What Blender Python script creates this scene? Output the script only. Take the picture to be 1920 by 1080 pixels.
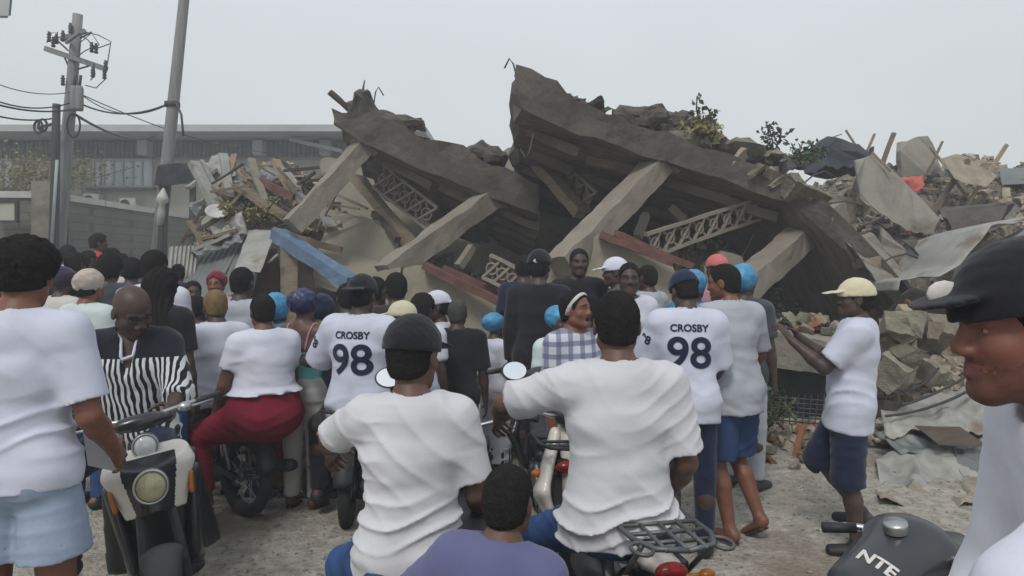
import bpy, bmesh, math, random
import numpy as np
from mathutils import Vector, Matrix, noise
from mathutils.bvhtree import BVHTree

for _o in list(bpy.data.objects):
    bpy.data.objects.remove(_o)
random.seed(7)
SC = bpy.context.scene
COL = SC.collection
R = math.radians
PI = math.pi

# ------------------------------------------------------------------ camera, sky, sun, exposure
F = 1300.0          # focal length in pixels of the 1920 wide photograph
CH = 1.8            # eye height
HAZE = 0.008         # density of the dusty air
HY = 480.0          # row of the horizon
cam_d = bpy.data.cameras.new('camera')
cam = bpy.data.objects.new('camera', cam_d)
COL.objects.link(cam)
cam.location = (0, 0, CH)
cam.rotation_euler = (R(90), 0, 0)
cam_d.sensor_width = 36
cam_d.lens = F / 1920 * 36
cam_d.shift_y = -(540 - HY) / 1920
cam_d.clip_end = 2000
cam_d.clip_start = 0.05
SC.camera = cam

world = bpy.data.worlds.new('World')
SC.world = world
world.use_nodes = True
wn = world.node_tree
wn.nodes.clear()
_out = wn.nodes.new('ShaderNodeOutputWorld')
_bg = wn.nodes.new('ShaderNodeBackground')
_sky = wn.nodes.new('ShaderNodeTexSky')
_sky.sky_type = 'NISHITA'
_sky.sun_disc = False
SUN_EL, SUN_AZ = 52, 200
_sky.sun_elevation = R(SUN_EL)
_sky.sun_rotation = R(SUN_AZ)
_sky.air_density = 1.5
_sky.dust_density = 6.0
_sky.ozone_density = 1.0
_mix = wn.nodes.new('ShaderNodeMixRGB')        # a closed layer of cloud over the clear sky
_mix.inputs[0].default_value = 0.93
_geo = wn.nodes.new('ShaderNodeTexCoord')
_sep = wn.nodes.new('ShaderNodeSeparateXYZ')
_ramp = wn.nodes.new('ShaderNodeValToRGB')
_ramp.color_ramp.elements[0].position = 0.0
_ramp.color_ramp.elements[0].color = (6.75, 7.05, 7.1, 1)
_ramp.color_ramp.elements[1].position = 0.8
_ramp.color_ramp.elements[1].color = (6.7, 7.3, 7.8, 1)
_nz = wn.nodes.new('ShaderNodeTexNoise')
_nz.inputs['Scale'].default_value = 1.6
_nz.inputs['Detail'].default_value = 3
_mul = wn.nodes.new('ShaderNodeMixRGB'); _mul.blend_type = 'MULTIPLY'; _mul.inputs[0].default_value = 1
_r2 = wn.nodes.new('ShaderNodeValToRGB')
_r2.color_ramp.elements[0].position = 0.3; _r2.color_ramp.elements[0].color = (0.95, 0.95, 0.95, 1)
_r2.color_ramp.elements[1].position = 0.7; _r2.color_ramp.elements[1].color = (1.05, 1.05, 1.05, 1)
L = wn.links.new
L(_geo.outputs['Generated'], _sep.inputs[0]); L(_sep.outputs[2], _ramp.inputs[0])
L(_geo.outputs['Generated'], _nz.inputs[0]); L(_nz.outputs[0], _r2.inputs[0])
L(_ramp.outputs[0], _mul.inputs[1]); L(_r2.outputs[0], _mul.inputs[2])
L(_sky.outputs[0], _mix.inputs[1]); L(_mul.outputs[0], _mix.inputs[2])
L(_mix.outputs[0], _bg.inputs[0])
_bg.inputs[1].default_value = 0.093
L(_bg.outputs[0], _out.inputs[0])

sun_d = bpy.data.lights.new('sun', 'SUN')
sun_d.energy = 1.5
sun_d.angle = R(14)
sun_d.color = (1.0, 0.97, 0.93)
sun = bpy.data.objects.new('sun', sun_d)
COL.objects.link(sun)
_a, _e = R(SUN_AZ), R(SUN_EL)
_dir = Vector((math.sin(_a) * math.cos(_e), math.cos(_a) * math.cos(_e), math.sin(_e)))   # towards the sun
sun.rotation_euler = _dir.to_track_quat('Z', 'Y').to_euler()

SC.view_settings.view_transform = 'Standard'
SC.view_settings.look = 'None'
SC.view_settings.exposure = 0.28
SC.view_settings.gamma = 1.0
SC.view_settings.use_curve_mapping = False
SC.render.engine = 'CYCLES'
SC.cycles.max_bounces = 5
SC.cycles.use_denoising = True

# ------------------------------------------------------------------ helpers
def P(px, py, Y):
    """point of the place that shows at pixel (px, py) of the photograph, Y metres away"""
    return Vector(((px - 960) * Y / F, Y, CH + (HY - py) * Y / F))

def sm(a, b, x):
    t = min(1, max(0, (x - a) / (b - a)))
    return t * t * (3 - 2 * t)

def ground_z(x, y):
    return -0.36 * sm(5.0, 6.2, y) * sm(-3.0, -1.8, x) * (1 - sm(-0.3, 0.5, x)) + 0.12 * sm(4.8, 6.5, y) * sm(-2.6, -3.4, x) \
        + 0.10 * sm(6.0, 9.0, y) * sm(1.0, 3.0, x)

def tag(o, label=None, cat=None, group=None, kind=None):
    if label: o['label'] = label
    if cat: o['category'] = cat
    if group: o['group'] = group
    if kind: o['kind'] = kind
    return o

def empty(name, loc=(0, 0, 0), rz=0, label=None, cat=None, group=None):
    o = bpy.data.objects.new(name, None)
    o.empty_display_size = 0.1
    COL.objects.link(o)
    o.location = loc
    o.rotation_euler = (0, 0, rz)
    return tag(o, label, cat, group)

def children(o):
    return [c for c in bpy.data.objects if c.parent == o]

def copy_tree(o, parent=None):
    kids = children(o)
    c = o.copy()
    COL.objects.link(c)
    if parent: c.parent = parent
    for k in kids: copy_tree(k, c)
    return c

# ------------------------------------------------------------------ materials
MATS = {}
RANDV = {}
def mat(name, col, rough=0.8, var=0.12, scale=8.0, bump=0.15, bscale=None, metal=0.0, col2=None, detail=6, spec=0.4,
        streak=None, rust=None, coat=0.0, trans=0.0, sheen=0.0, speck=None, bdist=0.01, objvar=False, crease=0.0):
    if name in MATS: return MATS[name]
    m = bpy.data.materials.new(name)
    m.use_nodes = True
    nt = m.node_tree
    b = nt.nodes['Principled BSDF']
    b.inputs['Roughness'].default_value = rough
    b.inputs['Metallic'].default_value = metal
    b.inputs['Specular IOR Level'].default_value = spec
    if coat: b.inputs['Coat Weight'].default_value = coat; b.inputs['Coat Roughness'].default_value = 0.15
    if trans: b.inputs['Transmission Weight'].default_value = trans
    if sheen: b.inputs['Sheen Weight'].default_value = sheen
    tc = nt.nodes.new('ShaderNodeTexCoord')
    mp = nt.nodes.new('ShaderNodeMapping')
    nt.links.new(tc.outputs['Object'], mp.inputs[0])
    if streak: mp.inputs['Scale'].default_value = streak
    n = nt.nodes.new('ShaderNodeTexNoise')
    n.inputs['Scale'].default_value = scale
    n.inputs['Detail'].default_value = detail
    n.inputs['Roughness'].default_value = 0.65
    nt.links.new(mp.outputs[0], n.inputs[0])
    rp = nt.nodes.new('ShaderNodeValToRGB')
    rp.color_ramp.elements[0].position = 0.3
    rp.color_ramp.elements[1].position = 0.7
    c2 = col2 or tuple(min(1, c * (1 + var)) for c in col)
    c1 = tuple(c * (1 - var) for c in col) if not col2 else col
    rp.color_ramp.elements[0].color = (*c1, 1)
    rp.color_ramp.elements[1].color = (*c2, 1)
    nt.links.new(n.outputs[0], rp.inputs[0])
    last = rp.outputs[0]
    if rust:
        n2 = nt.nodes.new('ShaderNodeTexNoise'); n2.inputs['Scale'].default_value = rust[1]; n2.inputs['Detail'].default_value = 8
        nt.links.new(tc.outputs['Object'], n2.inputs[0])
        r2 = nt.nodes.new('ShaderNodeValToRGB')
        r2.color_ramp.elements[0].position = rust[2]; r2.color_ramp.elements[1].position = rust[2] + 0.12
        r2.color_ramp.elements[0].color = (0, 0, 0, 1); r2.color_ramp.elements[1].color = (1, 1, 1, 1)
        nt.links.new(n2.outputs[0], r2.inputs[0])
        mx = nt.nodes.new('ShaderNodeMixRGB')
        nt.links.new(r2.outputs[0], mx.inputs[0]); nt.links.new(last, mx.inputs[1]); mx.inputs[2].default_value = (*rust[0], 1)
        last = mx.outputs[0]
    if speck:
        v = nt.nodes.new('ShaderNodeTexVoronoi'); v.inputs['Scale'].default_value = speck[1]
        nt.links.new(tc.outputs['Object'], v.inputs[0])
        r3 = nt.nodes.new('ShaderNodeValToRGB')
        r3.color_ramp.elements[0].position = speck[2]; r3.color_ramp.elements[1].position = speck[2] + 0.1
        r3.color_ramp.elements[0].color = (1, 1, 1, 1); r3.color_ramp.elements[1].color = (0, 0, 0, 1)
        nt.links.new(v.outputs['Distance'], r3.inputs[0])
        mx = nt.nodes.new('ShaderNodeMixRGB')
        nt.links.new(r3.outputs[0], mx.inputs[0]); nt.links.new(last, mx.inputs[1]); mx.inputs[2].default_value = (*speck[0], 1)
        last = mx.outputs[0]
    if objvar:
        oi = nt.nodes.new('ShaderNodeObjectInfo')
        r4 = nt.nodes.new('ShaderNodeValToRGB'); r4.color_ramp.elements[0].color = (.55, .53, .50, 1); r4.color_ramp.elements[1].color = (1.25, 1.22, 1.15, 1)
        nt.links.new(oi.outputs['Random'], r4.inputs[0])
        mx = nt.nodes.new('ShaderNodeMixRGB'); mx.blend_type = 'MULTIPLY'; mx.inputs[0].default_value = 1
        nt.links.new(last, mx.inputs[1]); nt.links.new(r4.outputs[0], mx.inputs[2]); last = mx.outputs[0]
    nt.links.new(last, b.inputs['Base Color'])
    if bump:
        n3 = nt.nodes.new('ShaderNodeTexNoise')
        n3.inputs['Scale'].default_value = bscale or scale * 3
        n3.inputs['Detail'].default_value = 5
        nt.links.new(mp.outputs[0], n3.inputs[0])
        bp = nt.nodes.new('ShaderNodeBump')
        bp.inputs['Strength'].default_value = bump
        bp.inputs['Distance'].default_value = bdist
        nt.links.new(n3.outputs[0], bp.inputs['Height'])
        if crease:
            n4 = nt.nodes.new('ShaderNodeTexNoise'); n4.noise_type = 'RIDGED_MULTIFRACTAL'
            n4.inputs['Scale'].default_value = 3.2; n4.inputs['Detail'].default_value = 2.5; n4.inputs['Distortion'].default_value = .5
            mp2 = nt.nodes.new('ShaderNodeMapping'); mp2.inputs['Scale'].default_value = (1, 1, 2.4); mp2.inputs['Rotation'].default_value = (0, R(18), 0)
            nt.links.new(tc.outputs['Object'], mp2.inputs[0]); nt.links.new(mp2.outputs[0], n4.inputs[0])
            b2 = nt.nodes.new('ShaderNodeBump'); b2.inputs['Strength'].default_value = crease; b2.inputs['Distance'].default_value = .03
            nt.links.new(n4.outputs[0], b2.inputs['Height']); nt.links.new(bp.outputs[0], b2.inputs['Normal']); nt.links.new(b2.outputs[0], b.inputs['Normal'])
        else: nt.links.new(bp.outputs[0], b.inputs['Normal'])
    MATS[name] = m
    return m

def fabric(name, col, var=0.07, weave=True):
    return mat(name, col, rough=0.92, var=var, scale=5, bump=0.25, bscale=90, spec=0.15, sheen=0.15, bdist=0.003, crease=0.8)

def skin_mat(name, col):
    if name in MATS: return MATS[name]
    m = mat(name, col, rough=0.52, var=0.25, scale=13, bump=0.35, bscale=150, spec=0.42, bdist=0.0025)
    return m

# ------------------------------------------------------------------ mesh collector
class MB:
    def __init__(s): s.v = []; s.f = []; s.m = []; s.sm = []
    def add(s, vs, fs, mi=0, smooth=False):
        n = len(s.v)
        s.v += [Vector(v) for v in vs]
        for f in fs:
            s.f.append([i + n for i in f]); s.m.append(mi); s.sm.append(smooth)
        return s
    def box(s, c, size, rot=None, mi=0):
        c = Vector(c); h = Vector(size) / 2
        vs = [Vector((x * h.x, y * h.y, z * h.z)) for x in (-1, 1) for y in (-1, 1) for z in (-1, 1)]
        if rot is not None: vs = [rot @ v for v in vs]
        s.add([v + c for v in vs], [(0, 1, 3, 2), (4, 6, 7, 5), (0, 4, 5, 1), (2, 3, 7, 6), (0, 2, 6, 4), (1, 5, 7, 3)], mi)
        return s
    def beam(s, a, b, w, d, up=(0, 0, 1), n=1, amp=0, fr=2, mi=0):
        """rectangular bar from a to b, w across, d deep"""
        a, b = Vector(a), Vector(b)
        ax = (b - a).normalized()
        up = Vector(up)
        if abs(ax.dot(up)) > 0.95: up = Vector((0, 1, 0))
        sd = ax.cross(up).normalized(); u = sd.cross(ax).normalized()
        c = [a - sd * w / 2 - u * d / 2, b - sd * w / 2 - u * d / 2, b + sd * w / 2 - u * d / 2, a + sd * w / 2 - u * d / 2]
        c += [p + u * d for p in c]
        return s.hexa(c, (n, max(1, n // 6), max(1, n // 6)), amp, fr, mi)
    def hexa(s, p, n=(1, 1, 1), amp=0, fr=2.0, mi=0):
        """block with corners p[0..3] bottom ring, p[4..7] top ring; faces cut n times and roughened"""
        p = [Vector(q) for q in p]
        nx, ny, nz = n
        def at(u, v, w):
            b0 = p[0].lerp(p[1], u).lerp(p[3].lerp(p[2], u), v)
            b1 = p[4].lerp(p[5], u).lerp(p[7].lerp(p[6], u), v)
            q = b0.lerp(b1, w)
            if amp:
                q = q + noise.noise_vector(q * fr) * amp + noise.noise_vector(q * fr * 3.1) * amp * 0.4
            return q
        idx = {}; vs = []
        def vi(i, j, k):
            key = (i, j, k)
            if key not in idx:
                idx[key] = len(vs); vs.append(at(i / nx, j / ny, k / nz))
            return idx[key]
        fs = []
        for i in range(nx):
            for j in range(ny):
                fs.append((vi(i, j, 0), vi(i, j + 1, 0), vi(i + 1, j + 1, 0), vi(i + 1, j, 0)))
                fs.append((vi(i, j, nz), vi(i + 1, j, nz), vi(i + 1, j + 1, nz), vi(i, j + 1, nz)))
        for i in range(nx):
            for k in range(nz):
                fs.append((vi(i, 0, k), vi(i + 1, 0, k), vi(i + 1, 0, k + 1), vi(i, 0, k + 1)))
                fs.append((vi(i, ny, k), vi(i, ny, k + 1), vi(i + 1, ny, k + 1), vi(i + 1, ny, k)))
        for j in range(ny):
            for k in range(nz):
                fs.append((vi(0, j, k), vi(0, j, k + 1), vi(0, j + 1, k + 1), vi(0, j + 1, k)))
                fs.append((vi(nx, j, k), vi(nx, j + 1, k), vi(nx, j + 1, k + 1), vi(nx, j, k + 1)))
        s.add(vs, fs, mi)
        return s
    def tube(s, pts, r, seg=10, closed=False, mi=0, cap=True):
        pts = [Vector(p) for p in pts]
        n = len(pts)
        rs = r if isinstance(r, (list, tuple)) else [r] * n
        vs = []; fs = []
        prev = None
        for i, p in enumerate(pts):
            if closed: t = (pts[(i + 1) % n] - pts[i - 1]).normalized()
            else: t = (pts[min(n - 1, i + 1)] - pts[max(0, i - 1)]).normalized()
            if prev is None:
                a = Vector((0, 0, 1)) if abs(t.z) < 0.9 else Vector((1, 0, 0))
                u = t.cross(a).normalized()
            else:
                u = (prev - t * prev.dot(t)).normalized()
            prev = u; w = t.cross(u)
            for k in range(seg):
                a = 2 * PI * k / seg
                vs.append(p + (u * math.cos(a) + w * math.sin(a)) * rs[i])
        for i in range(n if closed else n - 1):
            for k in range(seg):
                a = i * seg + k; b = i * seg + (k + 1) % seg
                c = ((i + 1) % n) * seg
                fs.append((a, b, c + (k + 1) % seg, c + k))
        if cap and not closed:
            fs.append(tuple(range(seg))[::-1]); fs.append(tuple((n - 1) * seg + k for k in range(seg)))
        return s.add(vs, fs, mi, True)
    def lathe(s, prof, seg=20, M=None, mi=0):
        """prof: (radius, height) pairs turned about the local z axis, placed by M"""
        M = M or Matrix()
        vs = []; fs = []
        for r, z in prof:
            for k in range(seg):
                a = 2 * PI * k / seg
                vs.append(M @ Vector((r * math.cos(a), r * math.sin(a), z)))
        for i in range(len(prof) - 1):
            for k in range(seg):
                fs.append((i * seg + k, i * seg + (k + 1) % seg, (i + 1) * seg + (k + 1) % seg, (i + 1) * seg + k))
        return s.add(vs, fs, mi, True)
    def ell(s, c, rad, rot=None, seg=16, mi=0):
        vs = []; fs = []
        c = Vector(c); n = seg // 2
        for i in range(n + 1):
            th = PI * i / n
            for k in range(seg):
                a = 2 * PI * k / seg
                v = Vector((rad[0] * math.sin(th) * math.cos(a), rad[1] * math.sin(th) * math.sin(a), rad[2] * math.cos(th)))
                if rot is not None: v = rot @ v
                vs.append(c + v)
        for i in range(n):
            for k in range(seg):
                fs.append((i * seg + k, (i + 1) * seg + k, (i + 1) * seg + (k + 1) % seg, i * seg + (k + 1) % seg))
        return s.add(vs, fs, mi, True)
    def prism(s, poly, off, mi=0):
        poly = [Vector(p) for p in poly]; off = Vector(off); n = len(poly)
        vs = poly + [p + off for p in poly]
        fs = [tuple(range(n)), tuple(range(2 * n - 1, n - 1, -1))]
        fs += [(i, i + n, (i + 1) % n + n, (i + 1) % n) for i in range(n)]
        return s.add(vs, fs, mi)
    def sheet(s, fn, nu, nv, th=0.004, mi=0, smooth=True):
        """a thin solid sheet: fn(u, v) gives its middle surface"""
        g = [[Vector(fn(i / nu, j / nv)) for j in range(nv + 1)] for i in range(nu + 1)]
        top = []; bot = []
        for i in range(nu + 1):
            for j in range(nv + 1):
                du = g[min(nu, i + 1)][j] - g[max(0, i - 1)][j]
                dv = g[i][min(nv, j + 1)] - g[i][max(0, j - 1)]
                nn = du.cross(dv)
                nn = nn.normalized() if nn.length > 1e-9 else Vector((0, 0, 1))
                top.append(g[i][j] + nn * th / 2); bot.append(g[i][j] - nn * th / 2)
        W = nv + 1; N = len(top)
        fs = []
        for i in range(nu):
            for j in range(nv):
                a = i * W + j
                fs.append((a, a + W, a + W + 1, a + 1))
                fs.append((a + N, a + N + 1, a + N + W + 1, a + N + W))
        for i in range(nu):
            a = i * W; b = i * W + nv
            fs.append((a, a + N, a + W + N, a + W)); fs.append((b, b + W, b + W + N, b + N))
        for j in range(nv):
            a = j; b = nu * W + j
            fs.append((a, a + 1, a + 1 + N, a + N)); fs.append((b, b + N, b + 1 + N, b + 1))
        return s.add(top + bot, fs, mi, smooth)
    def build(s, name, mats, parent=None, local=False, bevel=0, label=None, cat=None, group=None, kind=None, recalc=True, flat=False):
        me = bpy.data.meshes.new(name)
        vs = s.v
        o = bpy.data.objects.new(name, me)
        COL.objects.link(o)
        if parent is None:
            if not local and kind not in ('structure',):
                xs = [v.x for v in vs]; ys = [v.y for v in vs]; zs = [v.z for v in vs]
                base = Vector(((min(xs) + max(xs)) / 2, (min(ys) + max(ys)) / 2, min(zs)))
                o.location = base
                vs = [v - base for v in vs]
        else:
            o.parent = parent
            if not local:
                w = Vector((0, 0, 0)); q = parent
                while q is not None: w += q.location; q = q.parent
                vs = [v - w for v in vs]
        me.from_pydata([tuple(v) for v in vs], [], s.f)
        if not isinstance(mats, (list, tuple)): mats = [mats]
        for m in mats: me.materials.append(m)
        me.polygons.foreach_set('material_index', s.m)
        me.polygons.foreach_set('use_smooth', [False if flat else q for q in s.sm])
        if recalc or bevel:
            bm = bmesh.new(); bm.from_mesh(me)
            bmesh.ops.recalc_face_normals(bm, faces=bm.faces)
            if bevel:
                es = [e for e in bm.edges if len(e.link_faces) == 2 and e.calc_face_angle(0) > 0.6]
                bmesh.ops.bevel(bm, geom=es, offset=bevel, segments=2, affect='EDGES', clamp_overlap=True)
            bm.to_mesh(me); bm.free()
        me.update()
        return tag(o, label, cat, group, kind)

def sag(a, b, s, n=12):
    a, b = Vector(a), Vector(b)
    return [a.lerp(b, i / n) - Vector((0, 0, 4 * s * (i / n) * (1 - i / n))) for i in range(n + 1)]

# ------------------------------------------------------------------ signed distance modelling
def unit(v):
    v = np.asarray(v, float); return v / (np.linalg.norm(v) + 1e-12)

class Field:
    """a list of rounded shapes joined smoothly, meshed as one continuous skin"""
    def __init__(s): s.ops = []
    def cap(s, a, b, r0, r1, k=0.025, flat=False, op='u'):
        s.ops.append(('cap', np.array(a, float), np.array(b, float), r0, r1, k, flat, op)); return s
    def ecap(s, a, b, side, w0, d0, w1, d1, k=0.04, flat=False, op='u', flat0=False):
        s.ops.append(('ecap', np.array(a, float), np.array(b, float), unit(side), w0, d0, w1, d1, k, flat, op, flat0)); return s
    def ell(s, c, A, r, k=0.02, op='u'):
        s.ops.append(('ell', np.array(c, float), np.array(A, float), np.array(r, float), k, op)); return s
    def cut(s, p, n):
        s.ops.append(('cut', np.array(p, float), unit(n))); return s
    def fold(s, fn): s.ops.append(('fold', fn)); return s
    def box_of(s):
        lo = np.full(3, 1e9); hi = -lo
        for o in s.ops:
            if o[0] in ('cut', 'fold') or o[-1] == 's' or (o[0] == 'ecap' and o[10] == 's'): continue
            if o[0] == 'cap': r = max(o[3], o[4]); a, b = o[1], o[2]
            elif o[0] == 'ecap': r = max(o[4:8]); a, b = o[1], o[2]
            else: r = max(o[3]); a = b = o[1]
            lo = np.minimum(lo, np.minimum(a, b) - r); hi = np.maximum(hi, np.maximum(a, b) + r)
        return lo, hi
    def mesh(s, h, lo=None, hi=None):
        if lo is None: lo, hi = s.box_of()
        lo = np.array(lo) - 0.03 - h; hi = np.array(hi) + 0.03 + h
        n = np.maximum(3, np.ceil((hi - lo) / h).astype(int) + 1)
        ax = [lo[i] + h * np.arange(n[i]) for i in range(3)]
        D = np.full(tuple(n), 0.5, np.float32)
        def sub(a, b, r, k):
            m = r + k + 3 * h + 0.02
            l = np.clip(np.floor((np.minimum(a, b) - m - lo) / h).astype(int), 0, n)
            u = np.clip(np.ceil((np.maximum(a, b) + m - lo) / h).astype(int) + 1, 0, n)
            if np.any(u - l <= 0): return None, None
            sl = tuple(slice(l[i], u[i]) for i in range(3))
            X, Y, Z = np.meshgrid(ax[0][sl[0]], ax[1][sl[1]], ax[2][sl[2]], indexing='ij', sparse=True)
            return sl, (X, Y, Z)
        for o in s.ops:
            if o[0] == 'cut':
                X, Y, Z = np.meshgrid(*ax, indexing='ij', sparse=True)
                D = np.maximum(D, ((X - o[1][0]) * o[2][0] + (Y - o[1][1]) * o[2][1] + (Z - o[1][2]) * o[2][2]).astype(np.float32))
                continue
            if o[0] == 'fold':
                X, Y, Z = np.meshgrid(*ax, indexing='ij', sparse=True)
                D = D + o[1](X, Y, Z).astype(np.float32)
                continue
            if o[0] == 'cap':
                _, a, b, r0, r1, k, flat, op = o
                sl, g = sub(a, b, max(r0, r1), k)
                if sl is None: continue
                X, Y, Z = g; ab = b - a; L2 = ab @ ab + 1e-12
                px, py, pz = X - a[0], Y - a[1], Z - a[2]
                tt = (px * ab[0] + py * ab[1] + pz * ab[2]) / L2
                t = np.clip(tt, 0, 1)
                d = np.sqrt((px - t * ab[0]) ** 2 + (py - t * ab[1]) ** 2 + (pz - t * ab[2]) ** 2) - (r0 + (r1 - r0) * t)
                if flat: d = np.maximum(d, (tt - 1) * math.sqrt(L2))
            elif o[0] == 'ecap':
                _, a, b, sd, w0, d0, w1, d1, k, flat, op, flat0 = o
                sl, g = sub(a, b, max(w0, w1, d0, d1), k)
                if sl is None: continue
                X, Y, Z = g; ab = b - a; Ln = math.sqrt(ab @ ab) + 1e-9; u = ab / Ln
                sd = unit(sd - u * (sd @ u)); fd = np.cross(u, sd)
                px, py, pz = X - a[0], Y - a[1], Z - a[2]
                w = px * u[0] + py * u[1] + pz * u[2]
                t = np.clip(w / Ln, 0, 1)
                e = w - t * Ln
                q1 = px * sd[0] + py * sd[1] + pz * sd[2]
                q2 = px * fd[0] + py * fd[1] + pz * fd[2]
                rw = w0 + (w1 - w0) * t; rd = d0 + (d1 - d0) * t; rm = np.minimum(rw, rd)
                if flat: e = np.where(w > Ln, 0 * e, e)
                k0 = np.sqrt((q1 / rw) ** 2 + (q2 / rd) ** 2 + (e / rm) ** 2) + 1e-6
                k1 = np.sqrt((q1 / rw ** 2) ** 2 + (q2 / rd ** 2) ** 2 + (e / rm ** 2) ** 2) + 1e-6
                d = k0 * (k0 - 1) / k1
                d = np.where(k0 < 0.3, -0.7 * rm, d)
                if flat: d = np.maximum(d, w - Ln)
                if flat0: d = np.maximum(d, -w)
            else:
                _, c, A, r, k, op = o
                sl, g = sub(c, c, max(r), k)
                if sl is None: continue
                X, Y, Z = g
                px, py, pz = X - c[0], Y - c[1], Z - c[2]
                q = [px * A[0, j] + py * A[1, j] + pz * A[2, j] for j in range(3)]
                k0 = np.sqrt(sum((q[j] / r[j]) ** 2 for j in range(3))) + 1e-6
                k1 = np.sqrt(sum((q[j] / r[j] ** 2) ** 2 for j in range(3))) + 1e-6
                d = k0 * (k0 - 1) / k1
                d = np.where(k0 < 0.3, -0.7 * min(r), d)
            d = d.astype(np.float32)
            E = D[sl]
            if op == 'u':
                hh = np.clip(0.5 + 0.5 * (E - d) / k, 0, 1)
                D[sl] = E * (1 - hh) + d * hh - k * hh * (1 - hh)
            else:
                d = -d
                hh = np.clip(0.5 - 0.5 * (E - d) / k, 0, 1)
                D[sl] = E * (1 - hh) + d * hh + k * hh * (1 - hh)
        return snet(D, lo, h)

def snet(D, lo, h):
    """naive surface nets"""
    S = D < 0
    C = np.zeros(tuple(np.array(D.shape) - 1), np.int8)
    for i in (0, 1):
        for j in (0, 1):
            for k in (0, 1):
                C += S[i:i + C.shape[0], j:j + C.shape[1], k:k + C.shape[2]]
    act = (C > 0) & (C < 8)
    I, J, K = np.nonzero(act)
    if len(I) == 0: return np.zeros((0, 3)), np.zeros((0, 4), int)
    acc = np.zeros((len(I), 3)); cnt = np.zeros(len(I))
    cor = [(i, j, k) for i in (0, 1) for j in (0, 1) for k in (0, 1)]
    vals = {c: D[I + c[0], J + c[1], K + c[2]] for c in cor}
    for c in cor:
        for ax in range(3):
            if c[ax] == 0:
                d = list(c); d[ax] = 1; d = tuple(d)
                a, b = vals[c], vals[d]
                m = (a < 0) != (b < 0)
                t = np.where(m, a / np.where(m, a - b, 1), 0)
                p = np.zeros((len(I), 3))
                for q in range(3): p[:, q] = c[q]
                p[:, ax] += t
                acc += p * m[:, None]; cnt += m
    V = acc / cnt[:, None] + np.stack([I, J, K], 1)
    V = V * h + np.asarray(lo)
    idx = np.full(act.shape, -1, np.int64); idx[I, J, K] = np.arange(len(I))
    Q = []
    for ax in range(3):
        s0 = [slice(None)] * 3; s1 = [slice(None)] * 3
        s0[ax] = slice(0, -1); s1[ax] = slice(1, None)
        e = S[tuple(s0)] != S[tuple(s1)]
        o1, o2 = [a for a in range(3) if a != ax]
        sl = [slice(None)] * 3
        sl[o1] = slice(1, e.shape[o1] - 1); sl[o2] = slice(1, e.shape[o2] - 1)
        e2 = np.zeros_like(e); e2[tuple(sl)] = e[tuple(sl)]
        ii = np.array(np.nonzero(e2))
        if ii.shape[1] == 0: continue
        def cell(a, b):
            q = ii.copy(); q[o1] -= a; q[o2] -= b
            return idx[q[0], q[1], q[2]]
        quad = np.stack([cell(0, 0), cell(1, 0), cell(1, 1), cell(0, 1)], 1)
        ins = S[ii[0], ii[1], ii[2]]
        flip = ins if ax != 1 else ~ins
        quad[~flip] = quad[~flip][:, ::-1]
        Q.append(quad)
    Q = np.concatenate(Q)
    Q = Q[(Q >= 0).all(1)]
    return V, Q

def mesh_obj(name, V, Q, mats, parent=None, mi=None, off=(0, 0, 0)):
    """V is in world metres; off is the parent's place"""
    me = bpy.data.meshes.new(name)
    V = np.asarray(V) - np.asarray(off)
    me.vertices.add(len(V)); me.vertices.foreach_set('co', V.astype(np.float32).ravel())
    me.loops.add(Q.size); me.loops.foreach_set('vertex_index', Q.astype(np.int32).ravel())
    me.polygons.add(len(Q))
    me.polygons.foreach_set('loop_start', np.arange(0, Q.size, 4, dtype=np.int32))
    if not isinstance(mats, (list, tuple)): mats = [mats]
    for m in mats: me.materials.append(m)
    if mi is not None: me.polygons.foreach_set('material_index', np.asarray(mi, np.int32))
    me.polygons.foreach_set('use_smooth', np.ones(len(Q), bool))
    me.update(calc_edges=True)
    me.validate()
    o = bpy.data.objects.new(name, me)
    COL.objects.link(o)
    o.parent = parent
    return o
# ------------------------------------------------------------------ people
SK_DARK = skin_mat('dark brown skin', (0.060, 0.036, 0.030))
SK_MID = skin_mat('brown skin', (0.105, 0.055, 0.038))
SK_WARM = skin_mat('warm brown skin', (0.17, 0.070, 0.042))
M_EYE = mat('eye white', (0.26, 0.22, 0.20), rough=0.2, var=0.03, bump=0)
M_IRIS = mat('dark iris', (0.02, 0.012, 0.01), rough=0.15, var=0.03, bump=0)
M_BROW = mat('eyebrow', (0.012, 0.010, 0.010), rough=0.9, var=0.3, scale=80, bump=0.5, bscale=200)
M_LIP = mat('lips', (0.12, 0.045, 0.04), rough=0.45, var=0.1, bump=0.05)
M_MOUTH = mat('open mouth', (0.05, 0.012, 0.012), rough=0.4, var=0.1, bump=0)
M_HAIR = mat('black hair', (0.019, 0.017, 0.017), rough=0.95, var=0.4, scale=60, bump=1.0, bscale=220, spec=0.08, bdist=0.008)
M_HAIRB = mat('dyed light brown hair', (0.22, 0.14, 0.06), rough=0.85, var=0.3, scale=30, bump=0.8, bscale=150, spec=0.2, bdist=0.006, col2=(0.10, 0.075, 0.05))
WHITE = fabric('white cotton', (0.55, 0.56, 0.64))
WHITE2 = fabric('bluish white cotton', (0.51, 0.53, 0.63))
OFFW = fabric('off white cotton', (0.53, 0.53, 0.555))
GREYT = fabric('light grey cotton', (0.36, 0.38, 0.42))
JEAN = mat('blue denim', (0.035, 0.075, 0.19), rough=0.9, var=0.3, scale=7, bump=0.3, bscale=220, spec=0.15, bdist=0.002)
JEANL = mat('washed light denim', (0.26, 0.32, 0.42), rough=0.9, var=0.16, scale=7, bump=0.3, bscale=220, spec=0.15, bdist=0.002)
NAVY = fabric('navy cloth', (0.012, 0.018, 0.045), var=0.25)
BLACKC = fabric('black cloth', (0.014, 0.014, 0.018), var=0.25)
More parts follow.
